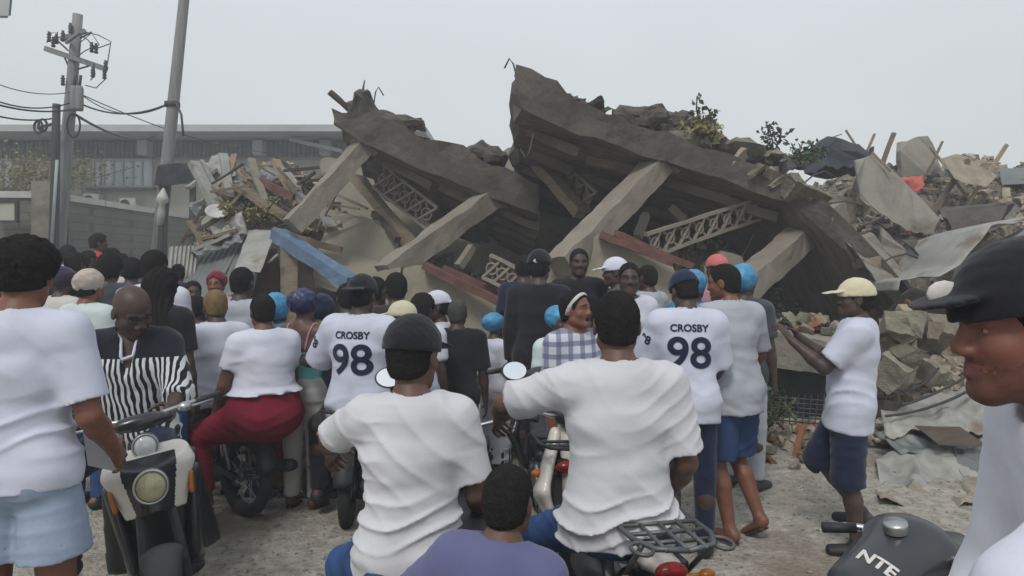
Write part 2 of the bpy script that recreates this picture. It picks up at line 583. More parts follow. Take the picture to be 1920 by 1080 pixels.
MAROON = fabric('dark maroon cloth', (0.035, 0.022, 0.028), var=0.2)
CRIM = mat('crimson cloth', (0.17, 0.012, 0.028), rough=0.85, var=0.18, scale=5, bump=0.25, bscale=90, spec=0.2, bdist=0.003)
MINT = fabric('mint cloth', (0.16, 0.50, 0.48))
MINTW = fabric('pale mint cloth', (0.50, 0.58, 0.58))
CREAM = fabric('cream cloth', (0.50, 0.48, 0.46))
PINK = fabric('pink cloth', (0.42, 0.22, 0.26))
REDC = fabric('red cloth', (0.40, 0.04, 0.05))
BONBLUE = mat('sky blue bonnet', (0.045, 0.23, 0.42), rough=0.45, var=0.2, scale=14, bump=0.4, bscale=40, spec=0.5, bdist=0.006)
BONNAVY = mat('navy bonnet', (0.012, 0.016, 0.07), rough=0.4, var=0.3, scale=14, bump=0.5, bscale=40, spec=0.5, bdist=0.006)
LAV = fabric('lavender blue cloth', (0.105, 0.11, 0.215))
CAPB = fabric('beige cap cloth', (0.50, 0.46, 0.33))
GREYD = fabric('dark grey cloth', (0.05, 0.058, 0.07))
SHOE = mat('dark shoe rubber', (0.02, 0.02, 0.022), rough=0.6, var=0.2)
SANDAL = mat('brown sandal sole', (0.06, 0.04, 0.03), rough=0.7, var=0.2)

def striped_mat():
    m = fabric('black cloth with white stripes', (0.012, 0.013, 0.02), var=0.2)
    nt = m.node_tree; b = nt.nodes['Principled BSDF']
    src = b.inputs['Base Color'].links[0].from_socket
    tc = nt.nodes.new('ShaderNodeTexCoord')
    mp = nt.nodes.new('ShaderNodeMapping'); mp.inputs['Rotation'].default_value = (0, R(6), 0)
    w = nt.nodes.new('ShaderNodeTexWave'); w.wave_type = 'BANDS'; w.bands_direction = 'X'
    w.inputs['Scale'].default_value = 11; w.inputs['Distortion'].default_value = 3.2; w.inputs['Detail'].default_value = 1; w.inputs['Detail Scale'].default_value = 1.2
    nt.links.new(tc.outputs['Object'], mp.inputs[0]); nt.links.new(mp.outputs[0], w.inputs[0])
    r = nt.nodes.new('ShaderNodeValToRGB'); r.color_ramp.elements[0].position = 0.48; r.color_ramp.elements[1].position = 0.56
    nt.links.new(w.outputs[0], r.inputs[0])
    sp = nt.nodes.new('ShaderNodeSeparateXYZ'); nt.links.new(tc.outputs['Object'], sp.inputs[0])
    lt = nt.nodes.new('ShaderNodeMath'); lt.operation = 'LESS_THAN'; lt.inputs[1].default_value = 1.20
    nt.links.new(sp.outputs[2], lt.inputs[0])
    mu = nt.nodes.new('ShaderNodeMath'); mu.operation = 'MULTIPLY'
    nt.links.new(r.outputs[0], mu.inputs[0]); nt.links.new(lt.outputs[0], mu.inputs[1])
    mx = nt.nodes.new('ShaderNodeMixRGB'); nt.links.new(mu.outputs[0], mx.inputs[0]); nt.links.new(src, mx.inputs[1])
    mx.inputs[2].default_value = (0.55, 0.56, 0.58, 1)
    nt.links.new(mx.outputs[0], b.inputs['Base Color'])
    return m
STRIPE = striped_mat()
STRIPE_LT = [n for n in STRIPE.node_tree.nodes if n.type == 'MATH' and n.operation == 'LESS_THAN'][0]

def plaid_mat(name, c0, c1, sc=9.0):
    m = fabric(name, c0)
    nt = m.node_tree; b = nt.nodes['Principled BSDF']
    src = b.inputs['Base Color'].links[0].from_socket
    tc = nt.nodes.new('ShaderNodeTexCoord')
    for d in 'XZ':
        w = nt.nodes.new('ShaderNodeTexWave'); w.bands_direction = d; w.inputs['Scale'].default_value = sc * 0.5
        nt.links.new(tc.outputs['Object'], w.inputs[0])
        r = nt.nodes.new('ShaderNodeValToRGB'); r.color_ramp.elements[0].position = 0.6; r.color_ramp.elements[1].position = 0.7
        r.color_ramp.elements[1].color = (0.7, 0.7, 0.7, 1)
        nt.links.new(w.outputs[0], r.inputs[0])
        mx = nt.nodes.new('ShaderNodeMixRGB'); nt.links.new(r.outputs[0], mx.inputs[0]); nt.links.new(src, mx.inputs[1]); mx.inputs[2].default_value = (*c1, 1)
        src = mx.outputs[0]
    nt.links.new(src, b.inputs['Base Color'])
    return m
PLAID = plaid_mat('blue and white checked cloth', (0.50, 0.51, 0.58), (0.09, 0.11, 0.2))
FLORAL = mat('white cloth with dark flowers', (0.5, 0.5, 0.55), rough=0.9, var=0.1, scale=6, bump=0.2, speck=((0.05, 0.05, 0.08), 28, 0.32))

def folds(o, r, f, amp, lam, seed, tilt=0.6, low=None):
    """creases of worn cloth"""
    o = np.asarray(o, float)
    def fn(X, Y, Z):
        X = X - o[0]; Y = Y - o[1]; z = Z - o[2]
        x = X * r[0] + Y * r[1]; y = X * f[0] + Y * f[1]
        ph = 6.283 * (z - 1.1 * x * x + .25 * x * np.sin(seed)) / lam + tilt * 3 * x / lam * .3 * np.sin(5 * z + seed) + 2.1 * np.sin(9 * x + seed + 5 * z) + 1.2 * np.sin(8 * y + seed * 2.3) + .9 * np.sin(23 * x - 9 * z + seed)
        m = (0.5 + 0.5 * np.sin(7.0 * x + 6.1 * z + seed * 1.7 + 2.0 * np.sin(6 * z + 3 * y - 4 * x))) ** 1.6
        if low is not None: m = m * (0.22 + 0.95 / (1 + np.exp((z - low) * 16)))
        a = (1 - np.abs(np.sin(ph * .5))) ** 1.8 * 1.25 - 0.3
        ph2 = 6.283 * (x * 0.75 + z * 0.66) / (lam * 1.7) + 1.5 * np.sin(9 * z + seed) + 1.2 * np.sin(6 * y + seed)
        m2 = 0.5 + 0.5 * np.sin(6.3 * z - 4 * x + seed * 3.1)
        b = (1 - np.abs(np.sin(ph2 * .5))) ** 2 * 1.2 - 0.3
        return -amp * (m * a + 0.5 * m2 * b)
    return fn

def fuzz(o, amp, s):
    o = np.asarray(o, float)
    def fn(X, Y, Z):
        x = (X - o[0]) * s; y = (Y - o[1]) * s; z = (Z - o[2]) * s
        return amp * (np.sin(x + 1.3 * np.sin(y * 1.1 + z)) * np.sin(y * 1.2 + 1.1 * np.sin(z * 0.9)) * np.sin(z * 1.1 + np.sin(x)) + 0.4 * np.sin(2.3 * x + z) * np.sin(2.1 * y + 1.7 * z))
    return fn

HAND_FINGERS = [(-0.030, 0.058, 0.0072), (-0.011, 0.074, 0.0082), (0.009, 0.080, 0.0085), (0.029, 0.073, 0.0083)]
def hand_field(Fd, w, d, x, s, curl=25, spread=0.06):
    """w wrist, d along the hand, x towards the thumb; palm faces d cross x"""
    d = unit(d); x = unit(np.asarray(x) - d * np.dot(x, d)); n = np.cross(x, d)
    w = np.asarray(w, float)
    Fd.ecap(w - d * 0.01 * s, w + d * 0.075 * s, x, 0.028 * s, 0.019 * s, 0.041 * s, 0.013 * s, k=0.01)
    for i, (ox, ln, r) in enumerate(HAND_FINGERS):
        p = w + d * (0.088 + 0.006 * (i in (1, 2))) * s + x * ox * s
        c = R(curl * (0.7 + 0.12 * (3 - i)))
        dirv = unit(d + x * spread * (ox / 0.03))
        a = c * 0.5
        for q in range(3):
            v = unit(dirv * math.cos(a) + n * math.sin(a))
            p2 = p + v * ln * s * (0.42, 0.32, 0.26)[q]
            Fd.cap(p, p2, r * s * (1 - 0.07 * q), r * s * (0.93 - 0.08 * q), k=0.004)
            p = p2; a += c
    p = w + d * 0.022 * s + x * 0.024 * s
    v1 = unit(d * 0.62 + x * 0.75 + n * 0.25)
    p1 = p + v1 * 0.042 * s
    v2 = unit(d * 0.85 + x * 0.35 + n * 0.35 * (1 + curl / 60))
    p2 = p1 + v2 * 0.034 * s; p3 = p2 + unit(v2 + n * curl / 90) * 0.026 * s
    Fd.cap(p, p1, 0.0125 * s, 0.0105 * s, k=0.012); Fd.cap(p1, p2, 0.0100 * s, 0.0092 * s, k=0.004); Fd.cap(p2, p3, 0.0092 * s, 0.0078 * s, k=0.004)

PEOPLE = []
SKINC = {'dark brown skin': (.060, .036, .030), 'brown skin': (.105, .055, .038), 'warm brown skin': (.17, .07, .042), 'reddish brown skin': (.155, .058, .040)}
def person(label, top, Y, yaw=0, H=None, lean=0, side=0, seat=False, z0=None, aL=None, aR=None, lL=None, lR=None,
           head=(0, 0, 0), skin=SK_MID, fat=1.0, shw=1.0, wear=(), hair='short', hairc=None, group=None, q=None, curl=(25, 25), feet=True,
           mouth=False, hip=1.0, bust=0, thumb=(None, None), hscale=1.0, cat='person', X=None, stubble=False):
    fat *= .86; shw *= .93
    cy, sy = math.cos(R(yaw)), math.sin(R(yaw))
    r = np.array((cy, -sy, 0.0)); f = np.array((sy, cy, 0.0)); u = np.array((0, 0, 1.0))
    ln, sd = R(lean), R(side)
    tu = unit(u * math.cos(ln) + f * math.sin(ln)); tf = unit(f * math.cos(ln) - u * math.sin(ln))
    tu2 = unit(tu * math.cos(sd) + r * math.sin(sd)); tr = unit(np.cross(tf, tu2)); tf = np.cross(tu2, tr)
    T = lambda a, b, c: tr * a + tf * b + tu2 * c
    B = lambda a, b, c: r * a + f * b + u * c
    hy, hp, hr = [R(a) for a in head]       # turn right, nod down, tilt right
    hf = unit(f * math.cos(hy) + r * math.sin(hy)); h_r = unit(np.cross(hf, u))
    hf2 = unit(hf * math.cos(hp) - u * math.sin(hp)); hu = np.cross(h_r, hf2)
    hu2 = unit(hu * math.cos(hr) + h_r * math.sin(hr)); hrr = np.cross(hf2, hu2)
    A = np.stack([hrr, hf2, hu2], 1)        # columns: right, forward, up of the head
    # joints for a 1.75 m figure, pelvis at the origin
    J = {}
    J['pel'] = np.zeros(3)
    J['waist'] = T(0, .01, .14); J['chest'] = T(0, 0, .34); J['up'] = T(0, -.015, .455); J['neck'] = T(0, -.02, .515)
    J['head'] = J['neck'] + T(0, .03, .09) + hu2 * 0.055 + hf2 * 0.01
    topz = (J['head'] + hu2 * 0.12)
    arms = []
    for sgn, a in ((-1, aL), (1, aR)):
        a = a or ((.14, 0.0, -1), (.06, .18, -1))
        sh = T(sgn * .178 * shw, -.01, .455)
        if a[0][2] > 0.1: sh = sh + u * .03
        d0 = unit(B(sgn * a[0][0], a[0][1], a[0][2])); d1 = unit(B(sgn * a[1][0], a[1][1], a[1][2]))
        d2 = unit(B(sgn * a[2][0], a[2][1], a[2][2])) if len(a) > 2 else d1
        el = sh + d0 * .285; wr = el + d1 * .255
        arms.append((sgn, sh, el, wr, d0, d1, d2))
    legs = []
    for sgn, a in ((-1, lL), (1, lR)):
        a = a or (((.06, .85, -.35), (.03, -.15, -1)) if seat else ((.03, 0.02, -1), (.0, -.04, -1)))
        hp_ = B(sgn * .09, 0, -.03)
        d0 = unit(B(sgn * a[0][0], a[0][1], a[0][2])); d1 = unit(B(sgn * a[1][0], a[1][1], a[1][2]))
        kn = hp_ + d0 * .425; an = kn + d1 * .41
        fd = unit(B(sgn * a[2][0], a[2][1], a[2][2])) if len(a) > 2 else unit(B(sgn * .15, 1, -.05))
        legs.append((sgn, hp_, kn, an, d0, d1, fd))
    zt = CH + (HY - top[1]) * Y / F
    xt = (top[0] - 960) * Y / F if X is None else X
    low = min(l[3][2] for l in legs) - 0.085
    if H is None:
        g = ground_z(xt, Y) if z0 is None else z0
        s = (zt - g) / (topz[2] - low)
    else:
        s = H / 1.75
    off = np.array((xt, Y, zt)) - s * np.array((topz[0], topz[1], topz[2]))
    W = lambda p: off + s * np.asarray(p)
    if q is None: q = 0 if Y < 3.6 else (1 if Y < 5.2 else 2)
    vb, vh, vd = ((.0075, .0055, .0045), (.014, .008, .006), (.019, .0115, .009))[q]
    g0 = min(W(l[3])[2] for l in legs) - 0.085 * s
    base = np.array((off[0], off[1], g0))
    name = 'person'
    root = empty(name, tuple(base), 0, label, cat, group)
    PEOPLE.append((label, round(s * 1.75, 2), round(g0, 2), round(W(J['pel'])[2], 2)))
    C = dict(J=J, W=W, s=s, r=r, f=f, u=u, tr=tr, tf=tf, tu=tu2, A=A, T=T, B=B, arms=arms, legs=legs, root=root, base=base, vb=vb, vh=vh, fat=fat,
             hip=hip, bust=bust, q=q, shw=shw, seed=random.random() * 10, off=off, hs=hscale)
    # ---- body
    Fb = Field(); torso(Fb, C, 0)
    Fb.cap(W(J['up']), W(J['neck']), .06 * s, .055 * s, k=.04)
    Fb.cap(W(J['neck']), W(J['head'] - hu2 * .06 - hf2 * .02), .056 * s, .053 * s, k=.03)
    for sgn, sh, el, wr, d0, d1, d2 in arms:
        m = (.92 + .08 * fat)
        Fb.cap(W(sh), W(sh + d0 * .12), .055 * s * m, .050 * s * m, k=.03)
        Fb.cap(W(sh + d0 * .12), W(el), .049 * s * m, .040 * s * m, k=.02)
        Fb.cap(W(el), W(el + d1 * .09), .041 * s * m, .042 * s * m, k=.015)
        Fb.cap(W(el + d1 * .09), W(wr), .041 * s * m, .026 * s, k=.015)
    for sgn, hp_, kn, an, d0, d1, fd in legs:
        m = fat * hip
        Fb.cap(W(hp_), W(kn), .088 * s * m, .058 * s, k=.03)
        Fb.cap(W(kn), W(kn + d1 * .15 - B(0, .012, 0)), .055 * s, .056 * s, k=.02)
        Fb.cap(W(kn + d1 * .15 - B(0, .012, 0)), W(an), .056 * s, .036 * s, k=.02)
        if feet:
            Fb.cap(W(an), W(an - u * .03 - fd * .04), .034 * s, .034 * s, k=.02)
            Fb.ecap(W(an - u * .045 - fd * .03), W(an - u * .055 + fd * .15), np.cross(fd, u), .036 * s, .034 * s, .045 * s, .022 * s, k=.02)
    STUB = skin_mat('stubbled ' + skin.name, tuple(k * .62 for k in SKINC[skin.name]))
    parts = [(Fb.mesh(vb), 0)]
    # ---- head
    hh = s * hscale
    HW = lambda a, b, c: W(J['head']) + hh * (hrr * a + hf2 * b + hu2 * c)
    C['HW'] = HW
    Fh = Field()
    Fh.ell(HW(0, -.014, .032), A, (.076 * hh, .097 * hh, .090 * hh), k=.02)
    Fh.ell(HW(0, .020, -.030), A, (.060 * hh, .067 * hh, .080 * hh), k=.02)
    Fh.cap(HW(-.052, -.002, -.055), HW(-.018, .058, -.092), .018 * hh, .018 * hh, k=.03)
    Fh.cap(HW(.052, -.002, -.055), HW(.018, .058, -.092), .018 * hh, .018 * hh, k=.03)
    Fh.cap(HW(-.010, .066, -.094), HW(.010, .066, -.094), .017 * hh, .017 * hh, k=.02)
    for e in (-1, 1):
        Fh.ell(HW(e * .038, .048, -.022), A, (.026 * hh, .028 * hh, .024 * hh), k=.02)
        Fh.ell(HW(e * .033, .092, .008), A, (.020 * hh, .016 * hh, .013 * hh), k=.012, op='s')
        Fh.cap(HW(e * .012, .083, .027), HW(e * .048, .068, .026), .010 * hh, .008 * hh, k=.012)
        Fh.cap(HW(e * .018, .080, .0155), HW(e * .046, .070, .014), .0045 * hh, .004 * hh, k=.004)
        Fh.cap(HW(e * .018, .078, -.003), HW(e * .046, .069, -.001), .004 * hh, .004 * hh, k=.004)
    Fh.cap(HW(0, .082, .014), HW(0, .097, -.020), .008 * hh, .0125 * hh, k=.012)
    for e in (-1, 1): Fh.ell(HW(e * .014, .092, -.027), A, (.012 * hh, .013 * hh, .010 * hh), k=.008)
    if mouth:
        Fh.ell(HW(0, .088, -.064), A, (.024 * hh, .03 * hh, .014 * hh), k=.008, op='s')
        for z in (-.047, -.083): Fh.cap(HW(-.018, .078, z), HW(.018, .078, z), .008 * hh, .008 * hh, k=.008)
    else:
        for z, rr in ((-.053, .0075), (-.066, .0085)):
            Fh.cap(HW(-.020, .074, z), HW(0, .084, z), rr * .7 * hh, rr * hh, k=.006); Fh.cap(HW(.020, .074, z), HW(0, .084, z), rr * .7 * hh, rr * hh, k=.006)
    for e in (-1, 1):
        Fh.ell(HW(e * .079, -.012, -.004), A, (.009 * hh, .019 * hh, .031 * hh), k=.012)
        Fh.ell(HW(e * .088, -.006, .0), A, (.006 * hh, .010 * hh, .016 * hh), k=.006, op='s')
    Fh.cap(W(J['neck']), W(J['head'] - hu2 * .06 - hf2 * .02), .056 * s, .053 * s, k=.03)
    parts.append((Fh.mesh(vh), 1))
    # ---- hands
    for i, (sgn, sh, el, wr, d0, d1, d2) in enumerate(arms):
        Fx = Field()
        Fx.cap(W(wr - d1 * .06), W(wr), .030 * s, .026 * s, k=.015)
        tx = thumb[i] if thumb[i] is not None else (0, 1, .15) if abs(d2[2]) > .5 else (-.6, .0, .8)
        tv = B(sgn * tx[0], tx[1], tx[2])
        tv = unit(tv - d2 * np.dot(tv, d2))
        w = W(wr)
        # the palm must face the body side: mirror through the sign of the arm
        n = np.cross(tv, d2)
        Fh2 = Fx
        if np.dot(n, B(-sgn, 0, -.3)) < 0 and abs(d2[2]) > .5: mir = True
        else: mir = np.dot(n, u) > 0 and abs(d2[2]) <= .5
        hand2(Fh2, w, d2, tv, s, curl[i], mir)
        parts.append((Fx.mesh(vd), 0))
    Vs, Qs, Ms, n = [], [], [], 0
    for (V, Q), kind in parts:
        if len(V) == 0: continue
        Vs.append(V); Qs.append(Q + n); n += len(V)
        mi = np.zeros(len(Q), int)
        if kind == 1:
            c = (V[Q].mean(1) - W(J['head'])) @ A / hh
            lip = ((c[:, 0] / .026) ** 2 + ((c[:, 2] + (.065 if mouth else .060)) / (.025 if mouth else .0125)) ** 2 < 1) & (c[:, 1] > .062)
            ax_ = np.abs(c[:, 0])
            if stubble: mi[(c[:, 2] + .006 * np.sin(c[:, 1] * 310) * np.sin(c[:, 0] * 270 + c[:, 2] * 420) < -.038 - .35 * np.maximum(0, c[:, 1] - .02)) & (c[:, 1] > -.02) & (c[:, 2] > -.125)] = 6
            if stubble: mi[(ax_ < .034) & (c[:, 2] < -.040) & (c[:, 2] > -.05) & (c[:, 1] > .06)] = 6
            mi[(ax_ > .012) & (ax_ < .052) & (c[:, 1] > .055) & (np.abs(c[:, 2] - (.031 - .12 * (ax_ - .03))) < .0045)] = 5
            mi[lip] = 3
            if mouth:
                mi[(np.abs(c[:, 0]) < .022) & (c[:, 1] > .045) & (c[:, 1] < .082) & (c[:, 2] < -.053) & (c[:, 2] > -.077)] = 4
        Ms.append(mi)
    # eyeballs
    for e in (-1, 1):
        mb = MB(); mb.ell((0, 0, 0), (.0125 * hh,) * 3, seg=12)
        c = HW(e * .033, .0625, .006)
        V = np.array([tuple(v) for v in mb.v]) + c
        Q = []
        for ff in mb.f: Q.append(ff)
        Q = np.array(Q)
        fc = (V[Q].mean(1) - c) @ A / hh
        mi = np.where(fc[:, 1] > .0105, 2, 1)
        Vs.append(V); Qs.append(Q + n); n += len(V); Ms.append(mi)
    body = mesh_obj('body', np.concatenate(Vs), np.concatenate(Qs), [skin, M_EYE, M_IRIS, M_LIP, M_MOUTH, M_BROW, STUB], root, np.concatenate(Ms), base)
    # ---- clothes and hair
    for wdef in wear:
        wdef[0](C, *wdef[1:]) if isinstance(wdef, (tuple, list)) else wdef(C)
    if hair: (HAIR[hair] if isinstance(hair, str) else hair)(C, hairc or M_HAIR)
    return root, C

def hand2(Fd, w, d, x, s, curl, mir):
    d = unit(d); x = unit(x - d * np.dot(x, d)); n = np.cross(x, d)
    if mir: n = -n
    Fd.ecap(w - d * 0.01 * s, w + d * 0.075 * s, x, 0.028 * s, 0.019 * s, 0.041 * s, 0.013 * s, k=0.01)
    for i, (ox, lnn, r) in enumerate(HAND_FINGERS):
        p = w + d * (0.086 + 0.006 * (i in (1, 2))) * s + x * ox * s
        c = R(curl * (0.7 + 0.12 * (3 - i)))
        dirv = unit(d + x * 0.08 * (ox / 0.03)); a = c * 0.5
        for q in range(3):
            v = unit(dirv * math.cos(a) + n * math.sin(a))
            p2 = p + v * lnn * s * (0.42, 0.32, 0.26)[q]
            Fd.cap(p, p2, r * s * (1 - 0.07 * q), r * s * (0.93 - 0.08 * q), k=0.004)
            p = p2; a += c
    p = w + d * 0.022 * s + x * 0.024 * s
    p1 = p + unit(d * 0.62 + x * 0.75 + n * 0.25) * 0.042 * s
    v2 = unit(d * 0.85 + x * 0.35 + n * 0.35 * (1 + curl / 60))
    p2 = p1 + v2 * 0.034 * s; p3 = p2 + unit(v2 + n * curl / 90) * 0.026 * s
    Fd.cap(p, p1, 0.0125 * s, 0.0105 * s, k=0.012); Fd.cap(p1, p2, 0.0100 * s, 0.0092 * s, k=0.004); Fd.cap(p2, p3, 0.0092 * s, 0.0078 * s, k=0.004)

def torso(Fd, C, g, low=True, upto=None):
    """trunk, swollen by g for cloth over it"""
    J, W, s, T, ft, B = C['J'], C['W'], C['s'], C['T'], C['fat'], C['B']
    tr = C['tr']; fw = .55 + .45 * ft; hp = C['hip']
    Fd.ecap(W(J['waist']), W(J['chest']), tr, (.140 * ft + g) * s, (.105 * ft + g) * s, (.160 * fw + g) * s, (.112 * fw + g) * s, k=.05)
    Fd.ecap(W(J['chest']), W(J['up']), tr, (.160 * fw + g) * s, (.112 * fw + g) * s, (.135 * fw + g) * s, (.078 * fw + g) * s, k=.05)
    for e in (-1, 1):
        sh = T(e * .155 * C['shw'], -.01, .45)
        Fd.cap(W(J['up'] + T(0, 0, .0)), W(sh), (.072 + g) * s, (.056 + g) * s, k=.045)
        Fd.cap(W(J['neck'] - T(0, .0, .02)), W(T(e * .12, -.012, .470)), (.038 + g * .7) * s, (.040 + g * .7) * s, k=.04)
        if C['bust']: Fd.ell(W(T(e * .075, .095 * fw, .30)), np.stack([C['tr'], C['tf'], C['tu']], 1), ((.07 + g) * s * C['bust'],) * 3, k=.04)
    if low:
        Fd.ecap(W(T(0, 0, -.02)), W(J['waist']), tr, (.160 * ft * hp + g) * s, (.112 * ft * hp + g) * s, (.140 * ft + g) * s, (.105 * ft + g) * s, k=.05)
        for e in (-1, 1): Fd.cap(W(T(e * .075, -.045, -.03)), W(T(e * .075, -.035, .02)), (.082 * ft * hp + g) * s, (.075 * ft * hp + g) * s, k=.04)

def tee(C, m, sleeve=.72, hem=.10, g=.020, amp=.008, lam=.075, name='shirt', neck=.074, loose=0.0, vneck=False, both=True, long=False, trim=None, sg=0.0):
    J, W, s, T = C['J'], C['W'], C['s'], C['T']; ft = C['fat']; hp = C['hip']
    Fd = Field(); torso(Fd, C, g, low=False)
    h = T(0, 0, -hem)
    Fd.ecap(W(T(0, 0, .16)), W(h), C['tr'], (.140 * ft + g + loose) * s, (.105 * ft + g + loose) * s, (.162 * ft * hp + g + loose) * s, (.125 * ft * hp + g + loose) * s, k=.05, flat=True)
    if hem > 0.0:
        for e in (-1, 1): Fd.cap(W(T(e * .075, -.045, -.0)), W(T(e * .075, -.04, .04)), (.078 * ft * hp + g) * s, (.07 * ft * hp + g) * s, k=.05)
    if hem > -.02:
        for sgn, hp_, kn, an, d0, d1, fd in C['legs']:
            Fd.cap(W(hp_ + C['tu'] * .03), W(hp_ + d0 * (.13 if d0[2] < -.7 else .05)), (.086 * ft * hp + g + .002) * s, (.086 * ft * hp + g + .002) * s, k=.05)
            Fd.cap(W(hp_ + C['tu'] * .12), W(hp_ + C['tu'] * .03), (.06 * ft * hp + g) * s, (.084 * ft * hp + g) * s, k=.05)
    Fd.cut(W(h), -C['tu'])
    holes = []
    for sgn, sh, el, wr, d0, d1, d2 in C['arms']:
        if sleeve <= 0: continue
        e = sh + d0 * .285 * min(1, sleeve)
        a0 = .052 + g + sg * .5; a1 = .056 + g * .85 + sg
        if sleeve > 1:
            Fd.cap(W(sh), W(el), a0 * s, (.046 + g) * s, k=.04)
            e = el + d1 * .255 * (sleeve - 1)
            Fd.cap(W(el), W(e), (.046 + g) * s, (.032 + g) * s, k=.02, flat=True)
            holes.append((e - d1 * .03, e + d1 * .05, .032 + g - 1.9 * C['vb'] / s))
        else:
            Fd.cap(W(sh), W(e), a0 * s, a1 * s, k=.045, flat=True)
            holes.append((e - d0 * .045, e + d0 * .06, a1 - 1.9 * C['vb'] / s))
    Fd.fold(folds(C['off'], C['r'], C['f'], amp * s, lam * s, C['seed'], low=.18))
    for a, b, rr in holes:
        if rr > .050: Fd.cap(W(a), W(b), rr * s, rr * s, k=.004, op='s')
    nk = J['neck'] + T(0, .018, .035)
    Fd.ell(W(nk), np.eye(3), (neck * s, neck * s, .062 * s), k=.008, op='s')
    Fd.cap(W(nk), W(J['head']), neck * .98 * s, neck * 1.2 * s, k=.006, op='s')
    if vneck: Fd.cap(W(nk + T(0, .05, 0)), W(T(0, .15, .36)), .05 * s, .02 * s, k=.01, op='s')
    V, Q = Fd.mesh(C['vb'])
    o = mesh_obj(name, V, Q, m, C['root'], None, C['base'])
    if trim:
        mb = MB(); pts = []
        for i in range(20):
            a = 2 * PI * i / 20
            p = nk + C['r'] * (neck * .99) * math.cos(a) + C['f'] * (neck * .99) * math.sin(a) - C['u'] * .018
            if vneck and math.sin(a) > 0: p = p + C['f'] * .035 * math.sin(a) ** 2 - C['u'] * (.13 * math.sin(a) ** 3)
            p = p - C['u'] * .012 * abs(math.cos(a))
            pts.append(Vector(W(p)))
        bvh = BVHTree.FromPolygons([tuple(v) for v in V], [tuple(map(int, ff)) for ff in Q])
        pts = [(lambda n: (n[0] + n[1] * .004) if n[0] else p)(bvh.find_nearest(p)) for p in pts]
        mb.tube(pts, .009 * s, 8, closed=True)
        mb.build('neck_trim', trim, C['root'])
    return o

def camisole(C, m, strapm, name='camisole'):
    J, W, s, T = C['J'], C['W'], C['s'], C['T']
    Fd = Field(); torso(Fd, C, .010, low=True)
    Fd.cut(W(T(0, 0, .31)), C['tu']); Fd.cut(W(T(0, 0, .02)), -C['tu'])
    Fd.fold(folds(C['off'], C['r'], C['f'], .005 * s, .06 * s, C['seed']))
    V, Q = Fd.mesh(C['vb']); mesh_obj(name, V, Q, m, C['root'], None, C['base'])
    Fb = Field(); torso(Fb, C, 0); Vb, Qb = Fb.mesh(C['vb'])
    bvh = BVHTree.FromPolygons([tuple(v) for v in Vb], [tuple(map(int, ff)) for ff in Qb])
    for e in (-1, 1):
        mb = MB(); pts = []
        for i in range(15):
            t = i / 14
            a = PI * t
            p = Vector(W(T(e * (.085 + .02 * math.sin(a)), -.16 * math.cos(a), .30 + .22 * math.sin(a))))
            nn = bvh.find_nearest(p)
            pts.append(nn[0] + nn[1] * .004)
        mb.tube(pts, .008 * s, 6); mb.build('shoulder_strap', strapm, C['root'])

def trousers(C, m, leg=2.0, g=.012, top=.07, amp=.006, name='trousers', wide=0.0, smooth=False):
    """leg: 2 = to the ankle, 1 = to the knee"""
    J, W, s, T = C['J'], C['W'], C['s'], C['T']; ft = C['fat']; hp = C['hip']
    Fd = Field()
    Fd.ecap(W(T(0, 0, -.03)), W(T(0, 0, top + .05)), C['tr'], (.163 * ft * hp + min(g, .012)) * s, (.118 * ft * hp + min(g, .012)) * s, (.145 * ft + min(g, .012)) * s, (.108 * ft + min(g, .012)) * s, k=.04)
    for e in (-1, 1): Fd.cap(W(T(e * .075, -.045, -.03)), W(T(e * .075, -.035, .02)), (.084 * ft * hp + min(g, .012)) * s, (.076 * ft * hp + min(g, .012)) * s, k=.04)
    Fd.cut(W(T(0, 0, top)), C['tu'])
    for sgn, hp_, kn, an, d0, d1, fd in C['legs']:
        if leg <= 1:
            e = hp_ + d0 * .425 * leg
            Fd.cap(W(hp_), W(e), (.090 * ft * hp + min(g, .012)) * s, (.070 * (.6 + .4 * ft) + g + wide) * s, k=.03, flat=True)
        else:
            Fd.cap(W(hp_), W(kn), (.092 * ft * hp + g) * s, (.060 * (.7 + .3 * ft) + g + wide * .5) * s, k=.03)
            e = kn + d1 * .41 * (leg - 1)
            Fd.cap(W(kn), W(e), (.060 * (.7 + .3 * ft) + g + wide * .5) * s, (.048 + g * .7 + wide) * s, k=.02, flat=True)
    if not smooth: Fd.fold(folds(C['off'], C['r'], C['f'], amp * s, .07 * s, C['seed'] + 3, tilt=.3))
    for sgn, hp_, kn, an, d0, d1, fd in C['legs']:
        if leg <= 1:
            e = hp_ + d0 * .425 * leg; rr = .070 * (.6 + .4 * ft) + g + wide - 1.9 * C['vb'] / s; dd = d0
        else:
            e = kn + d1 * .41 * (leg - 1); rr = .048 + g * .7 + wide - 1.9 * C['vb'] / s; dd = d1
        if rr > .045: Fd.cap(W(e - dd * .03), W(e + dd * .05), rr * s, rr * s, k=.004, op='s')
    V, Q = Fd.mesh(C['vb']); mesh_obj(name, V, Q, m, C['root'], None, C['base'])

